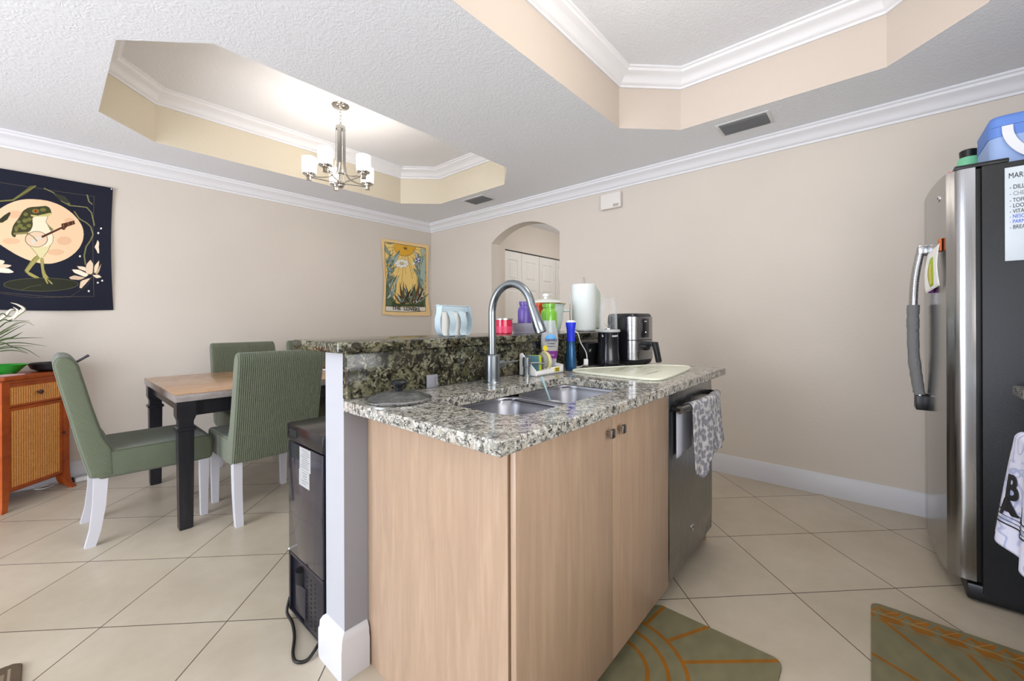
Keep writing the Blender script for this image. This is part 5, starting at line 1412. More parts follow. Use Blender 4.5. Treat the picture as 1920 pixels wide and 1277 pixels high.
# double bowl sink
sk = thing('kitchen_sink', 'stainless steel double bowl undermount sink in the granite counter', 'sink', (1.18, .88, .88))
def bowl(x0, x1, y0, y1, depth):
    rings = []
    zs_ = [(0, 0), (-.004, .012), (.004, .03), (.012, depth-.05), (.028, depth-.018), (.055, depth-.004), (.09, depth)]
    for ins, d in zs_:
        rings.append([(p[0]-1.18, p[1]-.88, -d) for p in rrect(x0+ins, x1-ins, y0+ins, y1-ins, max(.075-ins*.3, .02))])
    b = B()
    b.loft(rings, cap=False)
    b.bm.faces.new([b.bm.verts.new(p) for p in rings[-1]])
    bmesh.ops.remove_doubles(b.bm, verts=b.bm.verts, dist=1e-5)
    return b
ob('bowl', bowl(.806, 1.165, .694, 1.052, .2), 'sink_steel', sk, 50, thick=.0015)
ob('bowl', bowl(1.195, 1.556, .694, 1.052, .2), 'sink_steel', sk, 50, thick=.0015)
ob('divider', B().box(1.160-1.18, 1.200-1.18, -.18, .165, -.013, -.003, .004), 'sink_steel', sk)
for xx in (.99, 1.37):
    dr = ob('drain', B().lathe([(.045, -.199), (.045, -.1955), (.036, -.1955), (.03, -.1975), (.0, -.1975)], (xx-1.18, 0, 0), 24), 'chrome', sk)
tag(ob('cup', B().lathe([(.024, 0), (.032, .09), (.0335, .09), (.026, .003), (0, .003)], (0, 0, 0), 24), 'white_plastic', loc=(1.33, .97, .682)), 'small white cup lying in the far sink bowl', 'cup')
D.objects['cup'].location = (1.40, 1.0, .74)
b = B()
b.tube([(0, 0, 0), (-.03, .026, .11)], .004, 8)
b.tube([(-.03, .026, .11), (-.037, .032, .135)], .006, 8)
tag(ob('dish_brush', b, 'cup_blue', loc=(1.40, 1.0, .80)), 'pale blue brush handle standing in the cup in the sink', 'brush')

# base cabinet
cab = thing('base_cabinet', 'maple sink base cabinet with two flat doors under the granite counter', 'cabinet', (.728, .62, 0))
cx, cy = .728, .62
def cb(x0, x1, y0, y1, z0, z1, bev=0):
    return B().box(x0-cx, x1-cx, y0-cy, y1-cy, z0, z1, bev)
ob('side_panel', cb(.727, .745, .654, 1.298, 0, .879), 'maple', cab)
ob('body', B().box(.746-cx, 1.69-cx, .66-cy, .676-cy, .1, .879).box(.746-cx, 1.69-cx, .69-cy, 1.26-cy, .1, .12).box(1.675-cx, 1.69-cx, .677-cy, 1.26-cy, .1, .66).box(.746-cx, 1.69-cx, .72-cy, .735-cy, 0, .1), 'maple', cab)
for x0, x1, kx in ((.727, 1.204, 1.140), (1.207, 1.692, 1.216)):
    d = ob('door', cb(x0, x1, .628, .645, .068, .868, .0015), 'maple', cab)
    kx = kx+.03
    b = B()
    b.cyl((kx-cx, .628-cy, .813), .0055, -.018, 'y', 14)
    b.box(kx-.013-cx, kx+.013-cx, .602-cy, .612-cy, .798, .828, .004, 2)
    ob('knob', b, 'knob_metal', d)

# dishwasher
dw = thing('dishwasher', 'dark stainless dishwasher with a curved handle and a towel', 'dishwasher', (2.0, .62, 0))
dx, dy = 2.0, .62
b = B()
ft = [(.0, .868), (-.006, .862), (-.008, .80), (-.008, .20), (-.006, .085), (0, .08)]
b.prism([(y+.634-dy, z) for y, z in ft]+[(.66-dy, .08), (.66-dy, .868)], 1.697-dx, 2.302-dx, 'x', .002)
ob('door', b, 'steel_dark', dw)
ob('body', B().box(1.70-dx, 2.297-dx, .661-dy, 1.26-dy, .1, .872), 'black_plastic', dw)
ob('toe_kick', B().box(1.70-dx, 2.297-dx, .72-dy, .74-dy, 0, .098), 'black_plastic', dw)
hx = [1.722, 1.76, 1.82, 1.90, 2.0, 2.09, 2.17, 2.24, 2.275]
def hy(x):
    return .592-.022*math.sin(PI*min(max((x-1.722)/.553, 0), 1))
hp = [(x-dx, hy(x)-dy, .798) for x in hx]
h = ob('handle', B().tube(hp, .0165, 16), 'steel_dark', dw)
ob('handle_mount', B().cyl((1.735-dx, .588-dy, .798), .014, .037, 'y', 16), 'black_plastic', h)
ob('handle_mount', B().cyl((2.262-dx, .588-dy, .798), .014, .037, 'y', 16), 'black_plastic', h)
bd = ob('badge', B().lathe([(.017, 0), (.017, -.003), (.013, -.004), (.0, -.004)], (1.985-dx, .626-dy, .205), 24, 'y'), 'chrome', dw)
text('monogram', 'GE', .013, face_mtx((1.985-dx, .6213-dy, .205), (1, 0, 0), (0, 0, 1)), 'ink', bd)
tag(ob('end_panel', B().box(2.304, 2.32, .66, 1.298, 0, .879), 'maple'), 'maple end panel beyond the dishwasher', 'panel')

# leopard towel over the dishwasher handle
def towel_fn(x0, x1, zl, zr, yoff, top=.818, tip=0, sway=.0):
    def fn(u, v):
        x = x0+(x1-x0)*u
        zb = zl+(zr-zl)*u+tip*max(0, 1-abs(u-.22)/.25)
        yh = hy(x)
        if v < .12:
            a = PI*(v/.12)
            return (x, yh+yoff*math.cos(a)*1.0, .798+.0195*math.sin(a))
        t = (v-.12)/.88
        fold = .011*math.sin(u*13+t*1.2)*t+.006*math.sin(u*29+2*t)*t
        return (x+sway*t*(u-.5), yh-yoff-.004*t-abs(fold)*1.0*min(1, 4*t), .798-(.798-zb)*t)
    return fn
b = B().grid(towel_fn(1.80, 2.215, .55, .565, .0195, tip=-.07, sway=.06), 60, 50)
tl = ob('dish_towel', b, 'leopard', thick=.0025, smooth=180)
tag(tl, 'grey leopard print dish towel over the dishwasher handle', 'towel')
b = B()
def tb(u, v):
    x = 1.755+.19*u
    return (x, .6165-.003*math.sin(u*9), .797-(.797-.585)*v+.012*u*v)
b.grid(tb, 16, 20)
ob('back_half', b, mat('towel_back', 'c9cbd8', .9), tl, 180, thick=.002)

# faucet
fc = thing('faucet', 'brushed steel gooseneck pull-down faucet behind the sink', 'faucet', (1.21, 1.17, .914))
ob('base', B().lathe([(.034, .0005), (.034, .004), (.0305, .008), (.0305, .112), (.0275, .117), (.019, .12)], seg=36), 'faucet_steel', fc)
pts = [(0, 0, .11), (0, 0, .2), (0, 0, .29)]
for i in range(1, 15):
    a = PI*i/14*.93
    pts.append((0, -.105+.105*math.cos(a), .29+.112*math.sin(a)))
ob('spout', B().tube(pts, .0155, 20), 'faucet_steel', fc)
e = Vector(pts[-1])
dr_ = (Vector(pts[-1])-Vector(pts[-2])).normalized()
dr_ = Vector((.12, -.35, -1)).normalized()
hs = ob('spray_head', B().tube([e-dr_*.004, e+dr_*.012, e+dr_*.05, e+dr_*.088, e+dr_*.092, e+dr_*.11], [.0158, .0165, .0195, .0225, .0215, .0225], 24), 'faucet_steel', fc)
ob('nozzle', B().tube([e+dr_*.1095, e+dr_*.112], .0185, 20), 'black_plastic', hs)
hd = ob('handle', B().tube([(.02, 0, .072), (.055, -.004, .076), (.062, -.004, .077)], [.0165, .017, .0145], 18), 'faucet_steel', fc)
ob('lever', B().tube([(.06, -.004, .077), (.135, -.02, .082)], [.0055, .0045], 10), 'faucet_steel', hd)

sd = thing('soap_dispenser', 'small steel built-in soap pump beside the faucet', 'soap dispenser', (1.452, 1.185, .914))
ob('body', B().lathe([(.021, .0005), (.021, .004), (.0155, .012), (.0155, .045), (.0185, .047), (.0185, .085), (.016, .089), (0, .09)], seg=26), 'faucet_steel', sd)
ob('nozzle', B().tube([(0, 0, .062), (.03, -.03, .062), (.06, -.052, .058)], [.0055, .005, .004], 10), 'faucet_steel', sd)

# lid on the counter
ld = thing('pot_lid', 'round glass pot lid with a black knob lying on the counter', 'lid', (.748, 1.142, .914))
pr = [(.101, .006), (.095, .012), (.08, .019), (.06, .025), (.03, .030), (.012, .031)]
b = B().lathe(pr+[(r-.0005, z-.003) for r, z in pr[::-1]], seg=48, cap=False)
ob('glass', b, 'glass_lid', ld)
ob('rim', B().lathe([(.1, .0005), (.104, .003), (.105, .008), (.101, .0105), (.098, .008), (.098, .001)], seg=48, cap=False), 'steel', ld)
ob('knob', B().lathe([(.012, .031), (.013, .036), (.009, .042), (.014, .046), (.026, .052), (.0275, .058), (.022, .064), (.008, .067), (0, .067)], seg=26), 'black_plastic', ld)
gt = thing('plastic_tag', 'grey plastic clip leaning on the granite backsplash', 'clip', (.975, 1.262, .914))
ob('plate', B().box(-.027, .024, -.002, .003, .001, .05, .001), 'grey_tag', gt)
ob('wire', B().tube([(.024, -.006, .004), (.008, -.008, .008), (.009, -.008, .042), (.03, -.008, .044)], .0008, 6), 'chrome', gt)

# sponge caddy and its contents
cdy = thing('sponge_caddy', 'white plastic sink caddy holding a sponge and a scrubber', 'caddy', (1.57, 1.2, .914))
b = B()
b.box(-.095, .12, -.055, .045, .002, .008, .002)
b.prism([(-.055, .002), (.045, .002), (.045, .10), (.03, .105), (-.05, .028)], -.098, -.092, 'x', .001)
b.prism([(-.055, .002), (.045, .002), (.045, .055), (-.05, .028)], -.012, -.007, 'x', .001)
b.prism([(-.055, .002), (.045, .002), (.045, .055), (-.055, .04)], .116, .121, 'x', .001)
b.box(-.095, .12, .041, .045, .002, .06, .001)
b.box(-.010, .118, -.02, .044, .034, .038, .001)
b.box(-.095, -.01, -.055, -.051, .002, .025, .001)
ob('tray', b, 'white_plastic', cdy)
ob('label', B().box(.045, .085, -.0575, -.055, .010, .030), 'tag_yellow', cdy)
text('lettering', 'WRIGHT', .008, face_mtx((.065, -.058, .023), (1, 0, 0), (0, 0, 1)), 'ink', cdy)
text('lettering', 'BRAND', .008, face_mtx((.065, -.058, .015), (1, 0, 0), (0, 0, 1)), 'ink', cdy)
ob('front_rail', B().box(-.008, .118, -.055, -.0515, .002, .034, .001), 'white_plastic', cdy)
ms = Matrix.Translation((1.525, 1.185, .962)) @ Matrix.Rotation(.5, 4, 'Z') @ Matrix.Rotation(-.15, 4, 'Y')
sp = thing('sponge', 'yellow and teal kitchen sponge standing in the white caddy', 'sponge', (1.515, 1.195, .962), .15)
ob('foam', B().box(-.004, .022, -.034, .034, -.045, .045, .005), 'sponge_yellow', sp)
ob('scour_pad', B().box(-.012, -.0045, -.034, .034, -.045, .045, .002), 'sponge_teal', sp)
sc = thing('dish_scrubber', 'round cream and grey dish scrubber leaning in the white caddy', 'brush', (1.575, 1.18, .975), -.3)
ob('disc', B().lathe([(.044, 0), (.05, .006), (.047, .014), (0, .014)], (.0, 0, 0), 36, 'x'), 'brush_cream', sc)
ob('bristles', B().lathe([(.038, -.001), (.039, -.014), (.034, -.02), (0, -.02)], (.0, 0, 0), 36, 'x'), 'brush_grey', sc)

ds = thing('dish_soap_bottle', 'upturned clear dish soap bottle with purple label', 'bottle', (1.638, 1.19, .953))
RW = .0445
def ovl(prof, c=(0, 0, 0), dep=.62, seg=32):
    return B().lathe(prof, c, seg, sx=1, sy=dep)
prof = [(.026, 0), (.033, .006), (.0345, .03), (.040, .07), (.0435, .11), (.042, .14), (.035, .175), (.031, .2), (.030, .215), (.026, .2185), (0, .2185)]
ROT = -.72
b = ovl(prof)
bot = ob('bottle', b, 'clear_bottle', ds)
def wrap(b_, z0, z1, a0, a1, grow=.0009, top=None):
    def rad(z):
        for (r0, h0), (r1, h1) in zip(prof, prof[1:]):
            if h0 <= z <= h1 and h1 > h0:
                return r0+(r1-r0)*(z-h0)/(h1-h0)
        return .03
    def fn(u, v):
        z = z0+(z1-z0)*v
        a = a0+(a1-a0)*u
        if top:
            a = (a0+a1)/2+(a-(a0+a1)/2)*top(v)
        r = rad(z)+grow
        return (r*math.cos(a), .62*r*math.sin(a)-grow*.5, z)
    return b_.grid(fn, 14, 10)
A0, A1 = PI*1.08, PI*1.92
ob('liquid', B().lathe([(.024, .002), (.031, .008), (.0335, .03), (.0345, .038), (0, .038)], (0, 0, 0), 28, sx=1.02, sy=.64), 'label_navy', ds)
lb = ob('label', wrap(B(), .03, .160, A0, A1, .0009, lambda v: 1 if v < .6 else math.sqrt(max(1-((v-.6)/.4)**2, .0))*.95+.05), 'label_paper', ds, 180)
ob('label_band', wrap(B(), .032, .07, A0, A1, .0015), 'label_violet', lb, 180)
ob('label_arc', wrap(B(), .128, .152, PI*1.28, PI*1.72, .0016, lambda v: math.sqrt(max(1-v*v, 0))), 'label_sky', lb, 180)
ob('lemon_print', B().lathe([(.0135, 0), (.0135, -.0008), (0, -.0008)], (-.026, -.0247, .084), 18, 'y'), 'lemon', lb)
for s_, z_, sz, mm in (('DAWN', .122, .0185, 'label_navy'), ('PLATINUM', .106, .0078, 'ink'), ('POWERWASH', .0925, .0066, 'label_navy'), ('dish soap', .051, .008, 'white_plastic')):
    t_ = text('lettering', s_, sz, face_mtx((.001, -.0292, z_), (1, 0, 0), (0, 0, 1)), mm, lb, .0006, sx=1.0, bold=.0003 if s_ == 'DAWN' else 0)
ds.rotation_euler = (0, 0, ROT)

bs = thing('spray_bottle', 'slim blue spray bottle with white top behind the caddy', 'bottle', (1.79, 1.165, .914))
ob('body', B().lathe([(.027, .001), (.029, .01), (.028, .06), (.024, .11), (.021, .145), (.0215, .15), (0, .15)], seg=28), 'blue_body', bs)
ob('sprayer', B().lathe([(.021, .15), (.021, .205), (.027, .24), (.026, .248), (0, .248)], seg=28), 'blue_cap', bs)
ob('cap', B().lathe([(.0255, .248), (.024, .255), (.012, .259), (0, .259)], seg=28), 'white_plastic', bs)

# cutting board / drying mat
bd_pts = [(1.68, .675), (1.75, .655), (2.22, .70), (2.30, .735), (2.31, .78), (2.26, .90), (2.19, .95), (2.05, 1.02), (1.82, 1.14), (1.74, 1.135), (1.70, 1.08), (1.675, .76)]
def smooth_poly(p, it=2):
    for _ in range(it):
        q = []
        for i in range(len(p)):
            a, c = p[i], p[(i+1) % len(p)]
            q += [(a[0]*.75+c[0]*.25, a[1]*.75+c[1]*.25), (a[0]*.25+c[0]*.75, a[1]*.25+c[1]*.75)]
        p = q
    return p
cbd = thing('cutting_board', 'pale translucent plastic cutting board with dark scoring beside the sink', 'cutting board', (1.97, .9, .914))
P_ = [(x-1.97, y-.9) for x, y in smooth_poly(bd_pts)]
ob('board', B().prism(P_, .001, .007, 'z', .0015), 'board', cbd)
rim = B()
rim.tube([(x*.985, y*.985, .0075) for x, y in P_], .003, 6, closed=True)
ob('raised_rim', rim, mat('board_rim', 'e9ead9', .35), cbd)
b = B()
random.seed(3)
for i in range(17):
    x0 = random.uniform(-.12, .12)
    y0 = random.uniform(-.13, .10)
    l_ = random.uniform(.05, .19)
    a = random.gauss(.03, .05)
    mt = Matrix.Translation((x0, y0, 0)) @ Matrix.Rotation(a, 4, 'Z')
    b.box(-l_/2, l_/2, -.0008, .0008, .0068, .0075, mtx=mt)
ob('scoring', b, 'board_mark', cbd)

# blender
bl = thing('blender', 'black personal blender with a clear cup standing by the air fryer', 'blender', (2.10, 1.115, .914))
b = B().lathe([(.066, .001), (.068, .01), (.062, .05), (.058, .10), (.0585, .185), (.06, .19), (.0, .19)], seg=40)
ob('motor_base', b, 'black_gloss', bl)
ob('collar', B().lathe([(.0605, .191), (.0655, .194), (.0655, .204), (.06, .207), (0, .207)], seg=40), mat('collar_grey', 'b9bbbd', .3), bl)
pr = [(.05, .207), (.049, .27), (.046, .33), (.040, .372), (.034, .385), (0, .386)]
cup = ob('cup', B().lathe(pr, seg=36), 'clear_plastic', bl)
for k in range(3):
    a = k*2*PI/3+.3
    ob('rib', B().tube([((r+.0015)*math.cos(a), (r+.0015)*math.sin(a), z) for r, z in pr[:-1]], .0018, 6), 'clear_plastic', cup)
bld = B()
for k in range(4):
    a = k*PI/2+.4
    bld.loft([[(0, 0, .215), (.004*math.cos(a+1.5), .004*math.sin(a+1.5), .215), (0, 0, .218)],
              [(.026*math.cos(a)+.002, .026*math.sin(a), .238+.006*(k % 2)), (.026*math.cos(a+.2), .026*math.sin(a+.2), .238+.006*(k % 2)), (.028*math.cos(a), .028*math.sin(a), .241+.006*(k % 2))]])
bld.cyl((0, 0, .207), .018, .006)
ob('blade', bld, 'chrome', bl)
wd = math.atan2(-1.115, -2.10)
for st, da in (('nutri', .62), ('b', -.55)):
    a = wd+da
    text('lettering', st, .019, face_mtx((.0595*math.cos(a), .0595*math.sin(a), .172), (-math.sin(a), math.cos(a), 0), (0, 0, 1)), 'white_plastic', bl, .0005, bold=.0003)

# air fryer
af = thing('air_fryer', 'black and stainless basket air fryer at the end of the counter', 'air fryer', (2.285, 1.075, .914), math.radians(-11))
def rr_prism(hx_, hy_, r, z0, z1, bev=.006):
    return B().prism(rrect(-hx_, hx_, -hy_, hy_, r), z0, z1, 'z', bev)
rings = []
for z, k in ((.004, .86), (.012, .95), (.03, 1), (.15, 1), (.27, .985), (.288, .955), (.297, .88)):
    rings.append([(p[0]*k, p[1]*k, z) for p in rrect(-.103, .103, -.105, .105, .045)])
ob('housing', B().loft(rings), 'black_gloss', af, 40)
def front_shell(z0, z1, grow):
    b_ = B()
    half = rrect(-.103-grow, .103+grow, -.105-grow, .105+grow, .045)
    pts_ = [p for p in half if p[1] < -.058]
    pts_.sort(key=lambda p: p[0])
    inner = [(p[0]*.94, p[1]*.94) for p in pts_[::-1]]
    b_.prism(pts_+inner, z0, z1, 'z', 0)
    return b_
ob('front_plate', front_shell(.148, .278, .0015), 'steel', af, 40)
bk = ob('basket_front', front_shell(.034, .143, .0025), 'steel', af, 40)
b = B()
b.box(-.022, .022, -.165, -.106, .112, .136, .005)
b.prism([(-.16, .136), (-.182, .136), (-.205, .03), (-.199, .020), (-.184, .022), (-.163, .112)], -.016, .016, 'x', .004)
b.lathe([(.02, 0), (.024, .02), (.0, .02)], (0, -.128, .108), 20, 'y')
ob('handle', b, 'black_plastic', bk)
scn = ob('control_panel', B().box(-.034, .034, -.1105, -.107, .160, .268, .002), 'black_gloss', af)
text('lettering', 'bella', .012, face_mtx((0, -.111, .252), (1, 0, 0), (0, 0, 1)), 'white_plastic', scn)
ob('light', B().lathe([(.003, 0), (.003, -.001), (0, -.001)], (.0, -.1105, .19), 12, 'y'), mat('led', 'ffffff', .3, emis=1.5), scn)
for q in ((-.06, -.06), (.06, -.06), (-.06, .06), (.06, .06)):
    ob('foot', B().cyl((q[0], q[1], 0), .012, .006), 'black_plastic', af)

# dark appliance with part of its name, plug and cable
dk = thing('coffee_maker', 'small black appliance half hidden behind the blender', 'appliance', (2.08, 1.225, .914))
ob('body', B().box(-.07, .07, -.03, .035, .001, .13, .008), 'black_plastic', dk)
text('lettering', 'er', .034, face_mtx((-.045, -.0306, .09), (1, 0, 0), (0, 0, 1)), 'label_paper', dk, .0005)
tag(ob('charger_plug', B().box(-.02, .02, -.012, .012, 0, .035, .004), 'white_plastic', loc=(1.93, 1.16, .915)), 'white charger block lying under the bar by the blender', 'charger')
D.objects['charger_plug'].rotation_euler = (.0, .35, .5)
D.objects['charger_plug'].location = (1.93, 1.16, .925)
def bez(pts, n=10):
    out = []
    P = [Vector(pts[0])]+[Vector(p) for p in pts]+[Vector(pts[-1])]
    for i in range(1, len(P)-2):
        for k in range(n):
            t = k/n
            a, b_, c, d = P[i-1], P[i], P[i+1], P[i+2]
            out.append(.5*((2*b_)+(c-a)*t+(2*a-5*b_+4*c-d)*t*t+(3*b_-a-3*c+d)*t**3))
    out.append(P[-2])
    return out
tag(ob('charging_cable', B().tube(bez([(1.94, 1.30, 1.107), (1.94, 1.225, 1.108), (1.965, 1.215, 1.05), (2.0, 1.2, .99), (1.985, 1.19, .94), (1.93, 1.19, .92), (1.88, 1.2, .919)]), .003, 8), 'cable_white'), 'white cable hanging from the bar edge down to the counter', 'cable')
tag(ob('paper_tag', B().box(-.02, .02, -.001, .001, 0, .055), 'label_paper', loc=(1.90, 1.22, .916)), 'small grey card leaning under the bar by the cable', 'card')

# ------------------------------------------------------------------ things on the bar
ZB = 1.103
nh = thing('napkin_holder', 'pale blue looped plastic holder at the left of the bar', 'holder', (1.155, 1.345, ZB), .05)
def strip(x0, x1, prof, th=.003):
    # curved strap: profile in (y,z)
    b_ = B()
    P = [Vector((0, y, z)) for y, z in prof]
    rings = []
    for i, p in enumerate(P):
        t = (P[min(i+1, len(P)-1)]-P[max(i-1, 0)]).normalized()
        n_ = Vector((0, -t.z, t.y))*th/2
        rings.append([(x0, p.y+n_.y, p.z+n_.z), (x1, p.y+n_.y, p.z+n_.z), (x1, p.y-n_.y, p.z-n_.z), (x0, p.y-n_.y, p.z-n_.z)])
    return b_.loft(rings)
ob('back_plate', B().box(-.085, .085, .012, .016, .03, .135, .001), 'napkin_blue', nh)
ob('front_apron', B().box(-.085, .085, -.0045, -.0015, .106, .1295, .0005), 'napkin_blue', nh)
ob('top_rail', B().box(-.088, .088, -.006, .018, .13, .134, .001), 'napkin_blue', nh)
bowp = [(-.004, .108), (-.009, .10), (-.02, .085), (-.026, .06), (-.02, .035), (-.016, .02), (-.022, .006), (-.016, .0025), (.012, .0025)]
for x0 in (-.045, .018):
    ob('strap', strip(x0, x0+.034, bowp), 'napkin_blue', nh, 40)
def side_bow(sg):
    b_ = B()
    P = [(.0, .13), (.004, .10), (.012, .075), (.012, .045), (.004, .02), (-.008, .006), (-.03, .0025)]
    rings = []
    for dx_, z_ in P:
        x_ = sg*(.082+dx_)
        rings.append([(x_-.0015, -.018, z_), (x_+.0015, -.018, z_), (x_+.0015, .014, z_), (x_-.0015, .014, z_)])
    return b_.loft(rings)
for sg in (-1, 1):
    ob('side_strap', side_bow(sg), 'napkin_blue', nh, 50)
ob('napkins', B().box(-.07, .07, -.002, .011, .006, .108), 'napkin_white', nh)

cn = thing('candle_jar', 'red glass candle jar with a silver rim on the bar', 'candle', (1.565, 1.43, ZB))
ob('glass', B().lathe([(.042, .001), (.045, .005), (.045, .073), (.0, .073)], seg=36), 'red_glass', cn)
ob('rim', B().lathe([(.0455, .072), (.047, .073), (.047, .08), (.043, .08), (.043, .075), (0, .075)], seg=36), 'chrome', cn)
ob('wax_print', B().lathe([(.0454, .008), (.0455, .04), (0, .04)], seg=36), 'pink_wax', cn)

tr = thing('bar_tray', 'round lilac grey tray bowl holding jars on the bar', 'tray', (1.76, 1.425, ZB))
prof = [(.08, .001), (.083, .012), (.085, .014), (.104, .056), (.106, .056), (.101, .054), (.083, .018), (0, .016)]
ob('bowl', B().lathe(prof, seg=44, cap=False), 'lilac_tray', tr)
def jar(name, label, loc, r, h, m, neck=.7, group=None, lid=None, cat='jar'):
    t_ = thing(name, label, cat, loc, 0, group)
    ob('body', B().lathe([(r*.9, .001), (r, .006), (r, h*.66), (r*.93, h*.74), (r*neck, h*.82), (r*neck, h*.86), (r*neck*1.08, h*.87), (r*neck*1.08, h*.9), (0, h*.9)], seg=32), m, t_)
    ob('lid', B().lathe([(r*neck*1.12, h*.9), (r*neck*1.14, h), (0, h)], seg=32), lid or m, t_)
    return t_
jar('storage_jar', 'purple jar with a purple lid standing in the lilac tray', (1.724, 1.42, ZB+.018), .038, .155, 'purple')
jar('storage_jar', 'green glass mason jar behind the dish soap, right of the purple jar', (1.92, 1.40, ZB+.001), .048, .165, 'green_jar', .72)
jar('storage_jar', 'red jar standing behind the green jar on the bar', (1.945, 1.50, ZB+.001), .036, .172, 'red_jar', .9)
jar('small_bottle', 'pale violet pump bottle beside the purple jar', (1.79, 1.395, ZB+.018), .018, .125, 'violet_light', .4, None, 'white_plastic', 'bottle')

ck = thing('slow_cooker', 'pale green slow cooker with a glass lid at the back of the bar', 'slow cooker', (2.075, 1.535, ZB))
ob('pot', B().lathe([(.085, .001), (.09, .012), (.105, .07), (.112, .15), (.118, .168), (.122, .172), (0, .172)], seg=44), 'cooker', ck)
ob('lid', B().lathe([(.122, .173), (.12, .178), (.1, .192), (.05, .205), (0, .208)], seg=44), mat('lid_pale', 'dfe5dc', .15, coat=.4), ck)
ob('lid_rim', B().lathe([(.124, .1725), (.125, .176), (.121, .179)], seg=44, cap=False), 'gold', ck)
ob('lid_knob', B().lathe([(.012, .207), (.01, .218), (.02, .224), (.021, .234), (.014, .239), (0, .24)], seg=24), 'white_plastic', ck)
ob('handle', B().box(.11, .155, -.03, .03, .125, .143, .006), 'cooker', ck)
ob('handle', B().box(-.155, -.11, -.03, .03, .125, .143, .006), 'cooker', ck)
ck.rotation_euler = (0, 0, -.5)

pt = thing('paper_towel_holder', 'wire stand holding a white paper towel roll on the bar', 'paper towel holder', (2.275, 1.38, ZB))
ob('base_ring', B().tube([(.08*math.cos(2*PI*k/32), .08*math.sin(2*PI*k/32), .004) for k in range(32)], .003, 8, closed=True), 'chrome', pt)
ob('wire_arm', B().tube(bez([(-.055, .058, .004), (-.062, .066, .1), (-.06, .064, .24)]), .003, 8), 'chrome', pt)
ob('loop', B().tube([(-.012, 0, .02), (-.012, 0, .31), (-.010, 0, .335), (0, 0, .347), (.010, 0, .335), (.012, 0, .31), (.012, 0, .02)], .0018, 8), 'chrome', pt)
rl = thing('paper_towel_roll', 'white paper towel roll standing on the wire holder', 'paper towel', (2.275, 1.38, ZB+.008))
ob('roll', B().lathe([(.02, 0), (.074, 0), (.076, .003), (.076, .289), (.074, .292), (.02, .292)], seg=48, cap=False), 'towel_paper', rl)
ob('core', B().lathe([(.02, .001), (.02, .291), (.018, .291), (.018, .001)], seg=24, cap=False), mat('cardboard', 'b79c78', .8), rl)
def loose(u, v):
    a = -.75+.5*u
    k = max(u-.25, 0)/.75
    x, y = .077*math.cos(a)+.19*k*.74, .077*math.sin(a)-.0*k
    return (x+.0, y+.02*k*k, .004+.286*v-(.05*k*v))
ob('loose_sheet', B().grid(loose, 24, 14), 'towel_loose', rl, 180, thick=.001)

# ------------------------------------------------------------------ wine cooler behind the half wall
wc = thing('wine_cooler', 'black wine cooler standing behind the white half wall', 'wine cooler', (.85, 1.6, 0))
wx, wy = .85, 1.6
def wb(x0, x1, y0, y1, z0, z1, bev=0):
    return B().box(x0-wx, x1-wx, y0-wy, y1-wy, z0, z1, bev)
Y0, Y1 = 1.436, 1.748
b = B().box(.645-wx, 1.06-wx, Y0-wy, Y1-wy, .02, .70, .004)
ob('cabinet', b, 'cooler_black', wc)
ob('top', B().box(.632-wx, 1.06-wx, Y0-.004-wy, Y1+.006-wy, .703, .767, .006), mat('cooler_top', '1b1a1c', .2), wc)
ob('grip_slot', wb(.6305, .633, 1.655, 1.725, .722, .75, .001), 'dark_void', wc)
bkp = ob('back_panel', wb(.634, .6445, Y0+.004, Y1-.006, .262, .698, .002), mat('back_gloss', '23222e', .14, coat=.5), wc)
for nm, y0, y1, z0, z1, rows in (('rating_label', 1.535, 1.632, .612, .698-.003, 9), ('rating_label', 1.545, 1.637, .55, .611, 5)):
    l_ = ob(nm, wb(.6328, .6338, y0, y1, z0, z1), 'label_paper', bkp)
    b = B()
    random.seed(rows)
    for k in range(rows):
        zz_ = z1-.008-k*(z1-z0-.012)/rows
        b.box(.6322-wx, .6327-wx, y0+.008+random.random()*.02-wy, y1-.008-random.random()*.03-wy, zz_-.0018, zz_)
    ob('print', b, 'print_grey', l_, 0)
# compressor bay
ob('bay_frame', B().box(.634-wx, .648-wx, Y1-.02-wy, Y1-.006-wy, .03, .258).box(.634-wx, .648-wx, Y0+.004-wy, Y1-.006-wy, .25, .26).box(.634-wx, .648-wx, Y0+.004-wy, Y1-.006-wy, .028, .036), 'cooler_black', wc)
ob('bay', wb(.6455, .66, 1.60, Y1-.02, .036, .25), 'dark_void', wc)
ob('compressor_cover', B().box(.628-wx, .655-wx, 1.575-wy, 1.665-wy, .06, .175, .005), 'cooler_black', wc)
ob('compressor', B().cyl((.645-wx, 1.63-wy, .178), .028, .045), 'dark_void', wc)
vg = ob('vent_panel', wb(.634, .6445, Y0+.004, 1.6, .036, .25, .002), mat('vent_panel_black', '1d1d26', .35), wc)
b = B()
for k in range(3):
    for j in range(11):
        yy = 1.575-k*.034
        b.box(.6332-wx, .6338-wx, yy-.010-wy, yy-wy, .055+j*.0165, .0605+j*.0165)
ob('slots', b, 'dark_void', vg, 0)
ob('screw', B().cyl((.634-wx, Y1-.012-wy, .268), .004, -.003, 'x', 10), 'white_plastic', wc)
for q in ((.67, Y0+.03), (.67, Y1-.03), (1.03, Y0+.03), (1.03, Y1-.03)):
    ob('foot', B().cyl((q[0]-wx, q[1]-wy, 0), .015, .021), 'black_plastic', wc)
b = B()
b.box(1.062-wx, 1.1-wx, Y0-wy, Y1-wy, .03, .765, .004)
ob('door', b, 'black_gloss', wc)
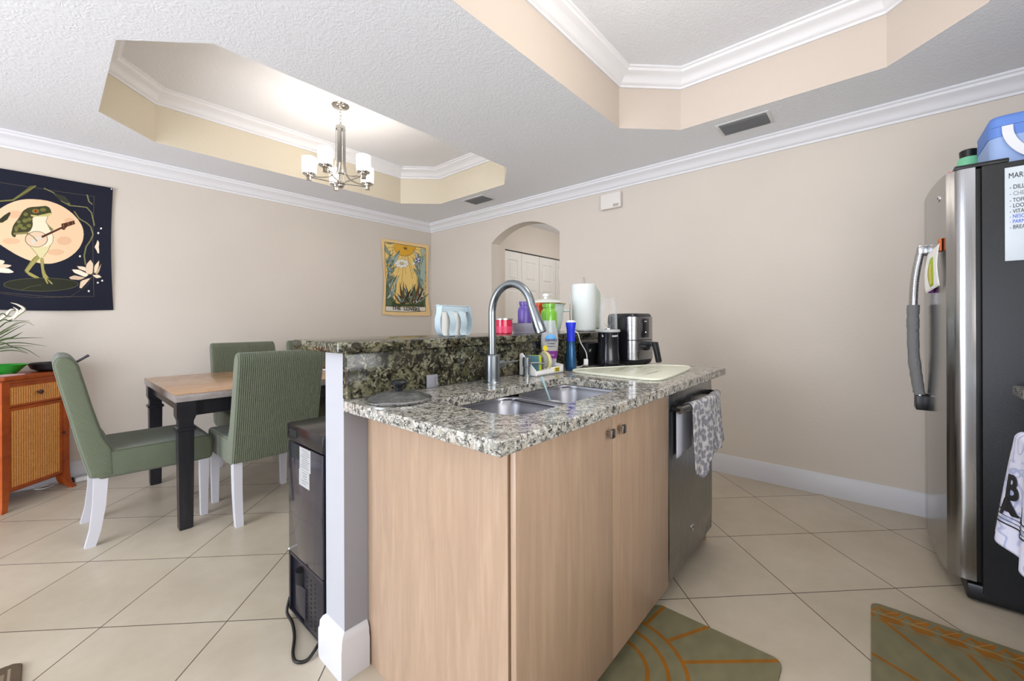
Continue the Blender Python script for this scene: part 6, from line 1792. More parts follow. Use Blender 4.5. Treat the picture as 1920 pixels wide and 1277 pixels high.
ob('power_cord', B().tube([(Vector(p)-Vector((wx, wy, 0))) for p in bez([(.638, 1.745, .07), (.625, 1.74, .02), (.622, 1.68, .008), (.60, 1.60, .007), (.565, 1.52, .007), (.56, 1.475, .007), (.59, 1.455, .008), (.64, 1.475, .03), (.66, 1.49, .03)])], .0055, 10), 'cord_black', wc)

# ------------------------------------------------------------------ dining table
tb_ = thing('dining_table', 'dining table with tan top and black legs among green chairs', 'table', (1.26, 3.42, 0))
tx, ty = 1.26, 3.42
X0, X1, Y0t, Y1t = .465, 2.055, 2.885, 3.955
ob('tabletop', B().box(X0-tx, X1-tx, Y0t-ty, Y1t-ty, .764, .768, .0015), 'table_top', tb_)
ob('top_edge', B().box(X0+.0005-tx, X1-.0005-tx, Y0t+.0005-ty, Y1t-.0005-ty, .724, .7635, .002), 'table_edge', tb_)
ob('apron', B().box(X0+.06-tx, X1-.06-tx, Y0t+.035-ty, Y0t+.055-ty, .635, .7235).box(X0+.06-tx, X1-.06-tx, Y1t-.055-ty, Y1t-.035-ty, .635, .7235).box(X0+.035-tx, X0+.055-tx, Y0t+.05-ty, Y1t-.05-ty, .655, .7235).box(X1-.055-tx, X1-.035-tx, Y0t+.05-ty, Y1t-.05-ty, .655, .7235), 'black_wood', tb_)
for lx, ly in ((X0+.053, Y0t+.048), (X0+.053, Y1t-.048), (X1-.053, Y0t+.048), (X1-.053, Y1t-.048)):
    rings = []
    for z, h_ in ((0, .026), (.006, .031), (.30, .034), (.557, .036), (.56, .044), (.575, .044), (.58, .034), (.61, .034), (.64, .044), (.7235, .044)):
        rings.append([(lx-tx+a*h_, ly-ty+c*h_, z) for a, c in ((-1, -1), (1, -1), (1, 1), (-1, 1))])
    ob('leg', B().loft(rings), 'black_wood', tb_, 20)
bk = thing('book', 'book lying on the dining table near the half wall', 'book', (1.57, 3.45, .768), .3)
ob('pages', B().box(-.08, .08, -.105, .105, .003, .016), 'paper_white', bk)
ob('cover', B().box(-.083, .083, -.108, .108, 0, .0028).box(-.083, .083, -.108, .108, .0163, .019), mat('cover_dark', '4d2c35', .5), bk)
tag(ob('magazine', B().box(-.1, .1, -.13, .13, 0, .008, .001), mat('mag_tan', 'cf9f83', .5), loc=(1.72, 3.3, .7685)), 'tan paper stack lying beside the book on the dining table', 'papers')

# ------------------------------------------------------------------ dining chairs
def arc_fillet(poly, radii, n=5):
    out = []
    m_ = len(poly)
    for i, p in enumerate(poly):
        r = radii[i]
        p = Vector(p)
        a = (Vector(poly[i-1])-p).normalized()
        c = (Vector(poly[(i+1) % m_])-p).normalized()
        if r <= 0:
            out.append(tuple(p))
            continue
        for k in range(n+1):
            t = k/n
            q0, q1 = p+a*r, p+c*r
            out.append(tuple(q0*(1-t)**2+p*2*t*(1-t)+q1*t*t))
    return out
def puffed(poly, x0, x1, r, n=5):
    # prism along x whose ends are rounded over
    m_ = len(poly)
    P = [Vector(p) for p in poly]
    area_ = sum(P[i].x*P[(i+1) % m_].y-P[(i+1) % m_].x*P[i].y for i in range(m_))
    sg = 1 if area_ > 0 else -1
    nr = []
    for i in range(m_):
        d0, d1 = (P[i]-P[i-1]).normalized(), (P[(i+1) % m_]-P[i]).normalized()
        t = (d0+d1).normalized()
        k = 1/max(.6, math.sqrt(max((1+d0.dot(d1))/2, 0)))
        nr.append(Vector((-t.y, t.x))*sg*k)
    rings = []
    st = [(x0+r*(1-math.cos(a)), r*(1-math.sin(a))) for a in [PI/2*k/n for k in range(n+1)]]
    st += [(x1-(x-x0), d) for x, d in st[::-1]]
    for x, d in st:
        rings.append([(x, (P[i]+nr[i]*d).x, (P[i]+nr[i]*d).y) for i in range(m_)])
    return B().loft(rings)
def make_chair(label, loc, rz):
    t_ = thing('dining_chair', label, 'chair', loc, rz, 'dining chairs around the table')
    back = [(-.262, .36), (-.30, .52), (-.372, .87), (-.39, .965), (-.372, 1.0), (-.335, 1.0), (-.300, .97), (-.245, .72), (-.205, .56), (-.172, .50), (-.165, .36), (-.19, .347)]
    bpl = arc_fillet(back, [.012, .03, .04, .02, .015, .015, .03, .04, .04, .02, .01, .01])
    ob('backrest', puffed(bpl, -.235, .235, .016), 'chair_cover', t_, 60)
    seat = [(-.23, .345), (.265, .338), (.268, .488), (-.23, .491)]
    spl = arc_fillet(seat, [.02, .03, .045, .02])
    ob('seat', puffed(spl, -.233, .233, .014), 'chair_cover', t_, 60)
    for sx_ in (-1, 1):
        rings = []
        for z, y0_, y1_, w_ in ((.36, -.245, -.19, .022), (.2, -.25, -.20, .021), (.08, -.262, -.218, .02), (0, -.28, -.238, .019)):
            x_ = sx_*.2
            rings.append([(x_-w_, y0_, z), (x_+w_, y0_, z), (x_+w_, y1_, z), (x_-w_, y1_, z)])
        ob('leg', B().loft(rings), 'leg_white', t_, 40)
        rings = []
        for z, h_ in ((.35, .023), (.0, .017)):
            rings.append([(sx_*.205+a*h_, .225+c*h_, z) for a, c in ((-1, -1), (1, -1), (1, 1), (-1, 1))])
        ob('leg', B().loft(rings), 'leg_white', t_, 40)
    return t_
chA = make_chair('green covered chair seen from the side at the near left table end', (.405, 3.265, 0), -PI/2)
chB = make_chair('green covered chair with its back to the kitchen beside the wine cooler', (.925, 2.985, 0), 0)
chC = make_chair('green covered chair on the far side of the table, directly behind its left half', (1.115, 3.70, 0), PI)
chD = make_chair('green covered chair on the far side of the table, half hidden by the bar', (1.70, 3.70, 0), PI)

# ------------------------------------------------------------------ wicker sideboard
sb = thing('wicker_sideboard', 'orange wood sideboard with woven wicker panels by the left wall', 'sideboard', (.082, 4.305, 0), math.radians(45))
# local frame: x runs along the canted face (to +x), y into the cabinet
def loc45(X, Y):
    v = Vector((X-.082, Y-4.305))
    return ((v.x+v.y)*.70710678, (-v.x+v.y)*.70710678)
wd_ = .375
outl = [loc45(*p) for p in ((.082, 4.305), (.082, 4.44), (-1.05, 4.44), (-1.05, 4.305), (-.78, 4.04), (-.183, 4.04))]
def inset(poly, d):
    c = Vector((sum(p[0] for p in poly)/len(poly), sum(p[1] for p in poly)/len(poly)))
    return [(p[0]+(c.x-p[0])*d, p[1]+(c.y-p[1])*d) for p in poly]
ob('carcass', B().prism(outl, .10, .80, 'z', .002), 'orange_wood', sb, 20)
ob('top', B().prism(inset(outl, -.035), .805, .835, 'z', .006, 3), 'orange_wood', sb, 20)
ob('moulding', B().prism(inset(outl, -.015), .785, .804, 'z', .003, 2), 'orange_wood', sb, 20)
def fr(b, x0, x1, z0, z1, w_, y0=-.012, y1=-.0005):
    b.box(x0, x1, y0, y1, z0, z0+w_)
    b.box(x0, x1, y0, y1, z1-w_, z1)
    b.box(x0, x0+w_, y0, y1, z0+w_, z1-w_)
    b.box(x1-w_, x1, y0, y1, z0+w_, z1-w_)
    return b
dw_ = ob('drawer', fr(B(), -.355, -.025, .64, .775, .012), 'orange_wood', sb)
ob('wicker_panel', B().box(-.343, -.037, -.010, -.0005, .652, .763), 'wicker', dw_)
ob('knob', B().lathe([(.006, -.01), (.006, -.022), (.015, -.03), (.016, -.036), (.008, -.042), (0, -.042)], (-.185, 0, .712), 18, 'y'), mat('knob_dark', '4a2c22', .3), dw_)
dr2 = ob('door', fr(B(), -.355, -.025, .115, .632, .018), 'orange_wood', sb)
ob('wicker_panel', B().box(-.337, -.043, -.010, -.0005, .133, .614), 'wicker', dr2)
ob('knob', B().lathe([(.004, -.01), (.004, -.018), (.009, -.024), (.009, -.03), (0, -.033)], (-.03, 0, .40), 14, 'y'), 'knob_dark', dr2)
for (px_, py_), dv in (((.082, 4.305), (.8, -.35)), ((-.183, 4.04), (0, -1)), ((-.78, 4.04), (0, -1)), ((-1.05, 4.305), (-1, -.3)), ((.06, 4.43), (.4, .0)), ((-1.03, 4.43), (-.5, 0))):
    lx, ly = loc45(px_, py_)
    d_ = Vector(dv)
    dl = Vector(((d_.x+d_.y)*.70710678, (-d_.x+d_.y)*.70710678))
    rings = []
    for z, off, h_ in ((.80, -.006, .02), (.2, -.006, .02), (.12, -.004, .02), (.07, .004, .018), (.03, .02, .016), (.008, .042, .016), (0, .046, .015)):
        rings.append([(lx+dl.x*off+a*h_, ly+dl.y*off+c*h_, z) for a, c in ((-1, -1), (1, -1), (1, 1), (-1, 1))])
    ob('leg', B().loft(rings), 'orange_wood', sb, 40)
# things on the sideboard
ZS = .835
gb = ob('green_bowl', B().lathe([(.055, .001), (.06, .004), (.108, .062), (.114, .063), (.104, .058), (.055, .009), (0, .008)], seg=40, cap=False), 'green_bowl', loc=(-.19, 4.22, ZS+.001))
tag(gb, 'shallow bright green bowl under the plant on the sideboard', 'bowl')
pn = thing('frying_pan', 'black frying pan with its handle pointing right on the sideboard', 'pan', (.03, 4.315, ZS))
ob('pan', B().lathe([(.07, .001), (.10, .02), (.118, .058), (.121, .058), (.104, .02), (.07, .006), (0, .005)], seg=40, cap=False), 'pan_black', pn)
ob('handle', B().tube([(.108, -.03, .052), (.135, -.04, .072), (.17, -.055, .10)], [.008, .008, .009], 10), 'pan_black', pn)
tag(ob('pink_papers', B().box(-.07, .07, -.045, .045, 0, .006), 'pink_paper', loc=(-.175, 4.1, ZS+.0005)), 'pink papers lying at the front of the sideboard top', 'papers')
D.objects['pink_papers'].rotation_euler = (0, 0, PI/4)
pl = thing('potted_plant', 'plant with long arching grassy leaves and a cream bloom on the sideboard', 'plant', (-.36, 4.25, ZS))
ob('pot', B().lathe([(.06, .001), (.085, .1), (.09, .13), (.083, .13), (.078, .11), (0, .11)], seg=32), 'stone', pl)
random.seed(12)
def blade(b_, pts_, wmax):
    R = []
    n = len(pts_)
    for j, p in enumerate(pts_):
        t = (pts_[min(j+1, n-1)]-pts_[max(j-1, 0)]).normalized()
        sd_ = t.cross(Vector((0, 1, 0))).normalized()
        w_ = wmax*math.sin(PI*min(.25+.75*j/(n-1), .985))+.0005
        R.append([p+sd_*w_, p+Vector((0, .0012, 0)), p-sd_*w_, p-Vector((0, .0012, 0))])
    b_.loft(R)
# arching blades: horizontal reach and height above the sideboard top, in metres
ARCS = [((.15, .19), (.24, .205), (.36, .175), .0035), ((.15, .165), (.25, .17), (.33, .10), .003), ((.15, .215), (.24, .235), (.345, .235), .003),
        ((.15, .215), (.21, .24), (.255, .275), .006), ((.15, .15), (.22, .155), (.28, .13), .003), ((.15, .26), (.19, .30), (.235, .345), .003),
        ((.15, .295), (.20, .345), (.285, .35), .003), ((.15, .335), (.2, .35), (.21, .352), .003), ((.15, .375), (.19, .38), (.22, .375), .003),
        ((.15, .205), (.21, .18), (.275, .135), .003), ((.15, .23), (.22, .29), (.27, .33), .0028), ((.14, .24), (.2, .29), (.24, .32), .0028), ((.15, .17), (.2, .185), (.3, .18), .0025)]
b = B()
for (p1_, p2_, p3_, w_) in ARCS:
    blade(b, bez([(0, 0, .10), (p1_[0], -.03, p1_[1]), (p2_[0], -.03, p2_[1]), (p3_[0], -.03+.02*random.random(), p3_[1])], 6), w_)
ob('leaves', b, 'leaf', pl, 180)
b2 = B()
for k in range(26):
    a = random.uniform(1.2, 5.2)
    L_ = random.uniform(.12, .24)
    h_ = random.uniform(.1, .26)
    ya_ = max(min(math.sin(a)*L_, .15), -.2)
    blade(b2, bez([(0, 0, .10), (L_*.4*math.cos(a), ya_*.4, .1+h_*.8), (L_*.8*math.cos(a), ya_*.8, .1+h_), (L_*1.1*math.cos(a), ya_*1.1, .1+h_*.75)], 5), .003)
blade(b2, bez([(0, 0, .1), (.15, -.03, .25), (.23, -.03, .33), (.275, -.03, .34), (.305, -.03, .315)], 6), .0035)
ob('leaves', b2, 'leaf_dry', pl, 180, 'dry grey green leaves')
b = B()
for pp in ([(.16, .355), (.185, .385), (.205, .42), (.222, .425)], [(.215, .365), (.235, .39), (.262, .425), (.235, .455), (.205, .468)], [(.215, .36), (.24, .40), (.25, .43)], [(.19, .355), (.22, .375), (.235, .415), (.215, .44)]):
    blade(b, bez([(x_, -.03, z_) for x_, z_ in pp], 6), .0085)
ob('bloom', b, 'petal', pl, 180)
ob('bloom_stem', B().tube(bez([(0, 0, .1), (.08, -.02, .25), (.175, -.03, .36)]), .0025, 8), 'leaf', pl)

ps = thing('power_strip', 'white power strip on the floor by the left wall baseboard', 'power strip', (.235, 4.395, 0))
ob('strip', B().box(-.10, .16, -.025, .02, .001, .03, .006), 'white_plastic', ps)
b = B()
for k in range(4):
    b.box(-.03+k*.045, -.01+k*.045, -.0262, -.0248, .008, .024)
ob('sockets', b, 'vent_dark', ps)
ob('plug', B().box(-.15, -.105, -.03, .01, .002, .04, .006), 'black_plastic', ps)
tag(ob('white_cord', B().tube(bez([(.03, 4.39, .01), (-.02, 4.36, .008), (-.06, 4.40, .008), (-.03, 4.43, .012), (.02, 4.41, .016), (-.05, 4.37, .02)]), .004, 8), 'cable_white'), 'white cord coiled on the floor under the wicker sideboard', 'cord')

# ------------------------------------------------------------------ chandelier
ch = thing('chandelier', 'brushed nickel chandelier with five white glass shades over the table', 'chandelier', (1.515, 3.10, 2.86))
cxn = 2.86
ob('canopy', B().lathe([(.066, -.001), (.066, -.006), (.06, -.012), (.045, -.014), (.04, -.018), (.02, -.022), (.012, -.026), (.006, -.03), (0, -.03)], seg=36), 'nickel', ch)
b = B()
for k in range(5):
    zc = -.042-k*.0265
    pts_ = []
    for j in range(16):
        a = 2*PI*j/16
        u_, v_ = .009*math.cos(a), .017*math.sin(a)
        pts_.append((u_, 0, zc+v_) if k % 2 else (0, u_, zc+v_))
    b.tube(pts_, .0022, 6, closed=True)
ob('chain', b, 'nickel', ch, 60)
ztop = -.165
ob('top_collar', B().lathe([(.01, ztop+.02), (.012, ztop+.005), (.036, ztop), (.036, ztop-.024), (.03, ztop-.026), (0, ztop-.026)], seg=30), 'nickel', ch)
ob('column', B().cyl((0, 0, -.60), .009, .43, seg=16), 'nickel', ch)
ob('hub', B().lathe([(.0, -.648), (.012, -.646), (.024, -.634), (.026, -.622), (.034, -.616), (.034, -.598), (.02, -.592), (.018, -.54), (.03, -.535), (.03, -.53), (.0, -.528)], seg=30), 'nickel', ch)
view = math.atan2(-3.10, -1.515)
for k in range(5):
    a = view+math.radians(72*k-27)
    ca, sa = math.cos(a), math.sin(a)
    def q_(r, z):
        return (r*ca, r*sa, z)
    # long flat strap from the top collar flowing out to the shade
    strap = bez([q_(.033, ztop-.01), q_(.034, ztop-.2), q_(.036, ztop-.3), q_(.055, ztop-.375), q_(.11, ztop-.405), q_(.21, -.575)], 6)
    rings = []
    sd_ = Vector((-sa, ca, 0))
    for i, p in enumerate(strap):
        t = (strap[min(i+1, len(strap)-1)]-strap[max(i-1, 0)]).normalized()
        n_ = t.cross(sd_)
        rings.append([p+sd_*.0095+n_*.0015, p-sd_*.0095+n_*.0015, p-sd_*.0095-n_*.0015, p+sd_*.0095-n_*.0015])
    arm = ob('arm', B().loft(rings), 'nickel', ch, 60)
    ob('lower_bar', B().tube([q_(.025, -.606), q_(.215, -.582)], .0042, 8), 'nickel', arm)
    cu = ob('cup', B().lathe([(.004, -.607), (.02, -.603), (.02, -.578), (.026, -.575), (.026, -.56), (.047, -.558), (.049, -.552), (.0, -.552)], (.225*ca, .225*sa, 0), 26), 'nickel', ch)
    ob('glass_shade', B().lathe([(.03, -.5515), (.049, -.549), (.052, -.5), (.052, -.43), (.049, -.4285), (.047, -.43), (.047, -.5), (.03, -.545)], (.225*ca, .225*sa, 0), 30, cap=False), 'shade_glass', cu)
    point('chandelier_bulb_light', (1.515+.225*ca, 3.10+.225*sa, 2.86-.41), 1.0, 'fff8f0', .035)

# ------------------------------------------------------------------ ceiling vents and alarm box
def vent(label, cx_, cy_, w_, h_, ns):
    t_ = thing('ceiling_vent', label, 'vent', (cx_, cy_, ZC), 0, 'ceiling air vents')
    b = B()
    fx, fy = w_/2, h_/2
    m_ = .018
    b.box(-fx, fx, -fy, -fy+m_, -.006, -.0005, .001)
    b.box(-fx, fx, fy-m_, fy, -.006, -.0005, .001)
    b.box(-fx, -fx+m_, -fy+m_, fy-m_, -.006, -.0005, .001)
    b.box(fx-m_, fx, -fy+m_, fy-m_, -.006, -.0005, .001)
    ob('frame', b, 'vent_white', t_)
    ob('backing', B().box(-fx+m_, fx-m_, -fy+m_, fy-m_, -.002, -.0006), 'dark_void', t_)
    for k in range(ns):
        x = -fx+m_+.008+(w_-2*m_-.016)*k/(ns-1)
        mt = Matrix.Translation((x, 0, -.007)) @ Matrix.Rotation(.7, 4, 'Y')
        ob('slat', B().box(-.008, .008, -fy+m_+.001, fy-m_-.001, -.0008, .0008, mtx=mt), mat('slat_grey', '77787a', .4), t_)
    return t_
vent('white ceiling vent with dark slats in front of the kitchen tray, nearer the refrigerator', 3.065, .625, .20, .31, 6)
vent('white ceiling vent with dark slats near the corner of the dining tray', 3.06, 3.155, .20, .31, 6)
al = thing('alarm_box', 'small white alarm box high on the right wall', 'alarm', (3.44, 1.782, 2.27))
ob('box', B().box(-.045, -.001, -.1, .1, -.07, .07, .008, 3), mat('alarm_white', 'e6e1dc', .5), al)
ob('slot', B().box(-.0462, -.0448, -.085, -.03, -.06, -.035), mat('alarm_slot', 'b8aea6', .5), al)

# ------------------------------------------------------------------ tapestries
fcol = raster(560, 640, -.44, .345, 1.27, 2.225, '20222f', FROG_ART)
def ffn(u, v):
    x, z = -.44+.785*u, 1.27+.955*v
    e = (abs(u-.5)*2)**6
    x -= .012*math.sin(PI*v)*(u > .5)*(u-.5)*2
    z += (-.012*math.sin(PI*u))*(1-v)*1.0 + .02*(1-v)*(1-u)*0
    y = 4.4605-.006-.005*math.sin(u*11+v*3)*(.4+.6*(1-v))-.004*math.sin(u*4-v*7)
    return (x, y, z)
o = ob('wall_tapestry', print_grid('wall_tapestry', ffn, fcol, 'printed_cloth'), None, thick=.0015)
tag(o, 'dark navy wall tapestry of a frog playing a banjo before a moon', 'tapestry')
ob('pin', B().lathe([(.005, 4.444), (.004, 4.441), (0, 4.4405)], (.336, 0, 2.213), 12, 'y'), 'white_plastic', o)

x0_, x1_, z0_, z1_ = 2.66, 3.435, 1.25, 2.2
lcol = raster(520, 640, x0_, x1_, z0_, z1_, 'efcf98', LOVERS_ART)
XX, ZZ = np.meshgrid(np.linspace(x0_, x1_, 520), np.linspace(z0_, z1_, 640), indexing='ij')
keep = np.zeros(XX.shape, bool)
for k in range(len(LOVERS_OUT)):
    (ax, az), (bx, bz) = LOVERS_OUT[k], LOVERS_OUT[(k+1) % len(LOVERS_OUT)]
    if az != bz:
        keep ^= ((az > ZZ) != (bz > ZZ)) & (XX < (bx-ax)*(ZZ-az)/(bz-az)+ax)
def lfn(u, v):
    return (x0_+(x1_-x0_)*u, 4.4575-.004*math.sin(u*9+v*4)*(.3+.7*(1-v))-.001, z0_+(z1_-z0_)*v)
o = ob('wall_tapestry', print_grid('wall_tapestry', lfn, lcol, 'printed_cloth', keep), None, thick=.0012)
tag(o, 'yellow wall tapestry with a sun, flowers and the words THE LOVERS', 'tapestry')
FM = lambda x, z, sl=0: face_mtx((x, 4.449, z), (1, 0, sl), (0, 0, 1))
text('lettering', 'THE  LOVERS.', .066, FM(3.035, 1.3365, -.035), 'ink', o, .0008, sx=1.08, bold=.0008)
text('lettering', 'VI', .04, FM(3.015, 2.105, -.05), 'ink', o, .0008, sx=1.5, bold=.0008)

# ------------------------------------------------------------------ refrigerator
fr_ = thing('refrigerator', 'tall stainless refrigerator with black sides at the right', 'refrigerator', (2.97, -.7, 0))
fx, fy = 2.97, -.7
ob('body', B().box(2.52-fx, 3.42-fx, -1.06-fy, -.345-fy, .04, 1.795, .004), 'fridge_black', fr_)
ob('base_grille', B().box(2.525-fx, 3.415-fx, -1.05-fy, -.30-fy, .008, .075, .01), 'black_plastic', fr_)
ob('gasket', B().box(2.53-fx, 3.41-fx, -.3445-fy, -.33-fy, .085, 1.79, .002), 'gasket', fr_)
def fdoor(x0, x1, side):
    pts_ = []
    n = 14
    for i in range(n+1):
        x = x0+(x1-x0)*i/n
        y = -.218-.034*((x-2.97)/.44)**2
        pts_.append([x, y])
    if side < 0:
        pts_[0:1] = [[x0, -.303], [x0+.0015, -.291], [x0+.006, -.279], [x0+.0135, -.268], [x0+.023, -.259]]
    else:
        pts_[-1] = [x1, -.285]
        pts_.insert(-1, [x1-.018, -.2545])
        pts_.insert(-1, [x1-.006, -.266])
    poly = [(p[0]-fx, p[1]-fy) for p in pts_]+[(x1-fx, -.329-fy), (x0-fx, -.329-fy)]
    return B().prism(poly, .085, 1.797, 'z', 0)
for x0, x1, sd_, hxx in ((2.528, 2.967, -1, 2.935), (2.973, 3.412, 1, 3.005)):
    d = ob('door', fdoor(x0, x1, sd_), 'steel_fridge', fr_, 25)
    ob('top_cap', B().box(x0+.004-fx, x1-.004-fx, -.325-fy, -.27-fy, 1.7975, 1.802), 'black_plastic', d)
    hp = bez([(hxx-fx, -.205-fy, 1.545), (hxx-fx, -.193-fy, 1.50), (hxx-fx, -.174-fy, 1.36), (hxx-fx, -.168-fy, 1.16), (hxx-fx, -.172-fy, .95), (hxx-fx, -.196-fy, .74)], 6)
    hd = ob('handle', B().tube(hp, .015, 16), 'steel', d)
    ob('handle_mount', B().box(hxx-.016-fx, hxx+.016-fx, -.222-fy, -.185-fy, 1.50, 1.548, .006), 'steel', hd)
    ob('handle_mount', B().box(hxx-.016-fx, hxx+.016-fx, -.222-fy, -.174-fy, .71, .785, .006), 'black_plastic', hd)
    n = 26
    rr = []
    random.seed(5)
    P = bez([(hxx-fx, -.1695-fy, 1.245), (hxx-fx, -.168-fy, 1.15), (hxx-fx, -.1715-fy, .97), (hxx-fx, -.190-fy, .79)], 9)
    rr = [.0215+random.uniform(-.0014, .0018) for _ in P]
    ob('fabric_sleeve', B().tube(P, rr, 16), 'sleeve_grey', hd, 60)
bdg = ob('badge', B().lathe([(.017, 0), (.017, .003), (.013, .004), (0, .004)], (2.66-fx, -.2365-fy, 1.715), 24, 'y'), 'chrome', fr_)
text('monogram', 'GE', .013, face_mtx((2.66-fx, -.2319-fy, 1.715), (-1, 0, 0), (0, 0, 1)), 'ink', bdg)
ob('hinge_cover', B().box(2.53-fx, 2.6-fx, -.42-fy, -.27-fy, 1.798, 1.815, .004), 'black_plastic', fr_)
wbd = thing('whiteboard', 'magnetic whiteboard shopping list on the black fridge side', 'whiteboard', (2.519, -.6, 1.585))
ob('sheet', B().box(-.004, -.0005, -.2, .195, -.185, .185, .001), 'whiteboard', wbd)
for s_, z_, mm, sz in (('MARKET', .150, 'ink', .03), ('- DILL', .105, 'ink', .024), ('- CHEESE', .079, 'ink_grey', .024), ('- TOFU', .053, 'ink', .022), ('- LOOFAH', .031, 'ink', .022), ('- VITAMINS', .009, 'ink', .022), ('- NESCAFE', -.011, 'ink_blue', .02), ('- PARMESAN', -.031, 'ink_blue', .02), ('- BREAD', -.053, 'ink', .022)):
    sh = -.3 if mm == 'ink' else 0
    text('lettering', s_, sz, face_mtx((-.0045, .186 if s_ == 'MARKET' else .183, z_), (0, -1, 0), (0, 0, 1)), mm, wbd, .0003, 'LEFT', .62, 0)
dwg = thing('drawing', 'curled white paper drawing with green figure on the fridge door', 'drawing', (2.66, -.232, 1.405))
def pap(u, v, o=0):
    # hangs from its magnet, curling away from the door towards the handles
    x = -.062+.125*u
    y = -.004+.036*u*(1-.25*v)+.008*math.sin(PI*v)+.004
    z = -.115+.215*v-.03*u*v+(.03*(1-u)*(1-v))
    return (x-o*.3, y+o, z)
ob('paper', B().grid(pap, 12, 12), 'paper_white', dwg, 180, thick=.001)
def fig(w0, v0, v1, o):
    def f(u, v):
        k = .25+.75*math.sin(PI*(.12+.76*v))
        return pap(.47+w0*(u-.5)*k, v0+(v1-v0)*v, o)
    return f
ob('figure', B().grid(fig(.42, .08, .78, .0015), 8, 12), 'avocado', dwg, 180, thick=.0006)
ob('figure_core', B().grid(fig(.22, .12, .62, .003), 8, 12), 'avocado_in', dwg, 180, thick=.0006)
tag(ob('magnet', B().box(-.028, .028, 0, .008, -.028, .028, .002), 'orange_mag', loc=(2.625, -.2395, 1.50)), 'small orange photo magnet above the drawing on the fridge', 'magnet')
tag(ob('magnet', B().box(-.012, .012, 0, .02, -.016, .016, .003), 'label_violet', loc=(2.745, -.227, 1.31)), 'small purple magnet at the foot of the drawing on the fridge', 'magnet')

# cooler bag and bottle on the fridge
bg = thing('lunch_bag', 'light blue insulated bag with a white strap on the fridge', 'bag', (2.9, -.6, 1.797))
rings = []
for z, k in ((0, .96), (.02, 1), (.18, 1), (.215, .985)):
    rings.append([(p[0]*k, p[1]*k, z) for p in rrect(-.15, .15, -.2, .2, .04)])
ob('body', B().loft(rings), 'bag_blue', bg, 60)
ob('lid', B().loft([[(p[0]*k, p[1]*k, z) for p in rrect(-.15, .15, -.2, .2, .04)] for z, k in ((.216, 1.0), (.245, 1.01), (.262, .97), (.268, .8))]), 'bag_blue_dark', bg, 60)
ob('top_band', B().loft([[(p[0]*1.012, p[1]*1.012, z) for p in rrect(-.15, .15, -.2, .2, .04)] for z in (.17, .214)]), 'bag_blue_dark', bg, 60)
sp_ = bez([(-.1555, .150, .212), (-.163, .148, .17), (-.17, .13, .12), (-.173, .09, .075), (-.173, .02, .055), (-.17, -.06, .08), (-.16, -.1, .15), (-.1555, -.11, .212)], 6)
rings = []
for i, p in enumerate(sp_):
    t = (sp_[min(i+1, len(sp_)-1)]-sp_[max(i-1, 0)]).normalized()
    n_ = Vector((1, 0, 0))
    s2 = t.cross(n_).normalized()
    rings.append([p+s2*.016+n_*.0015, p-s2*.016+n_*.0015, p-s2*.016-n_*.0015, p+s2*.016-n_*.0015])
ob('strap', B().loft(rings), 'bag_strap', bg, 60)
wbt = thing('water_bottle', 'mint green bottle with a dark lid beside the blue bag', 'bottle', (3.12, -.385, 1.797))
ob('body', B().lathe([(.042, .001), (.045, .01), (.045, .17), (.038, .2), (0, .2)], seg=28), 'mint', wbt)
ob('lid', B().lathe([(.034, .2), (.036, .235), (.03, .24), (0, .24)], seg=28), 'black_plastic', wbt)
tag(ob('pink_box', B().box(-.025, .025, -.02, .02, 0, .03, .004), 'pink_box', loc=(2.70, -.285, 1.803)), 'small pink block on top of the fridge door', 'block')

# ------------------------------------------------------------------ counter, range and towel at the right edge
tag(ob('countertop', B().box(2.08, 2.44, -1.09, -.41, .880, .914, .004, 2), 'granite_top'), 'corner of tan granite countertop beside the fridge', 'countertop')
nc = thing('base_cabinet', 'narrow dark base cabinet between the range and the refrigerator', 'cabinet', (2.26, -.76, 0))
ob('body', B().box(-.16, .16, -.32, .30, .1, .879), mat('cab_dark', '2a2632', .5), nc)
ob('toe_kick', B().box(-.16, .16, -.3, .25, 0, .099), 'black_plastic', nc)
ob('door', B().box(-.155, .155, .301, .318, .11, .87, .002), 'cab_dark', nc)
rg = thing('kitchen_range', 'stainless kitchen range just outside the right edge', 'range', (1.72, -.76, 0))
ob('body', B().box(-.37, .35, -.32, .32, .05, .915, .004), 'steel_dark', rg)
ob('oven_door', B().box(-.36, .34, .321, .345, .2, .83, .004), 'black_gloss', rg)
hd = ob('handle', B().tube([(-.33, .40, .80), (.30, .40, .80)], .011, 12), 'steel', rg)
ob('handle_post', B().tube([(-.31, .345, .80), (-.31, .40, .80)], .008, 10).tube([(.28, .345, .80), (.28, .40, .80)], .008, 10), 'steel', hd)
for q in ((-.3, .25), (.3, .25), (-.3, -.25), (.3, -.25)):
    ob('foot', B().cyl((q[0], q[1], 0), .02, .05), 'black_plastic', rg)
def tw(u, v):
    x = 1.70+.31*u+.02*v*u
    if v < .1:
        a = PI*v/.1
        return (x, -.36-.0135*math.cos(a), .80+.0145*math.sin(a))
    t = (v-.1)/.9
    fl = .05*t*u*u+.012*math.sin(u*16+t)*t
    return (x+.0*t, -.3455+.002+abs(fl), .80-t*(.32+.07*(1-u)))
rt = ob('kitchen_towel', B().grid(tw, 50, 50), 'topo', None, 180, thick=.003)
tag(rt, 'white and lavender patterned towel hanging on the range at the right edge', 'towel')
MT = lambda z, y: face_mtx((1.975, y, z), (-.9, .28, 0), (0, 0, 1))
def band(z, w_, name='stripe'):
    def f(u, v):
        uu = .0+u
        p = tw(uu, .1+.9*(.80-z-w_*v)/(.32+.07*(1-uu)))
        return (p[0]+.0005, p[1]+.004, p[2])
    return ob(name, B().grid(f, 50, 2), 'ink', rt, 180, thick=.001)
for z, w_ in ((.575, .003), (.56, .0015), (.548, .0015), (.535, .004)):
    band(z, w_)
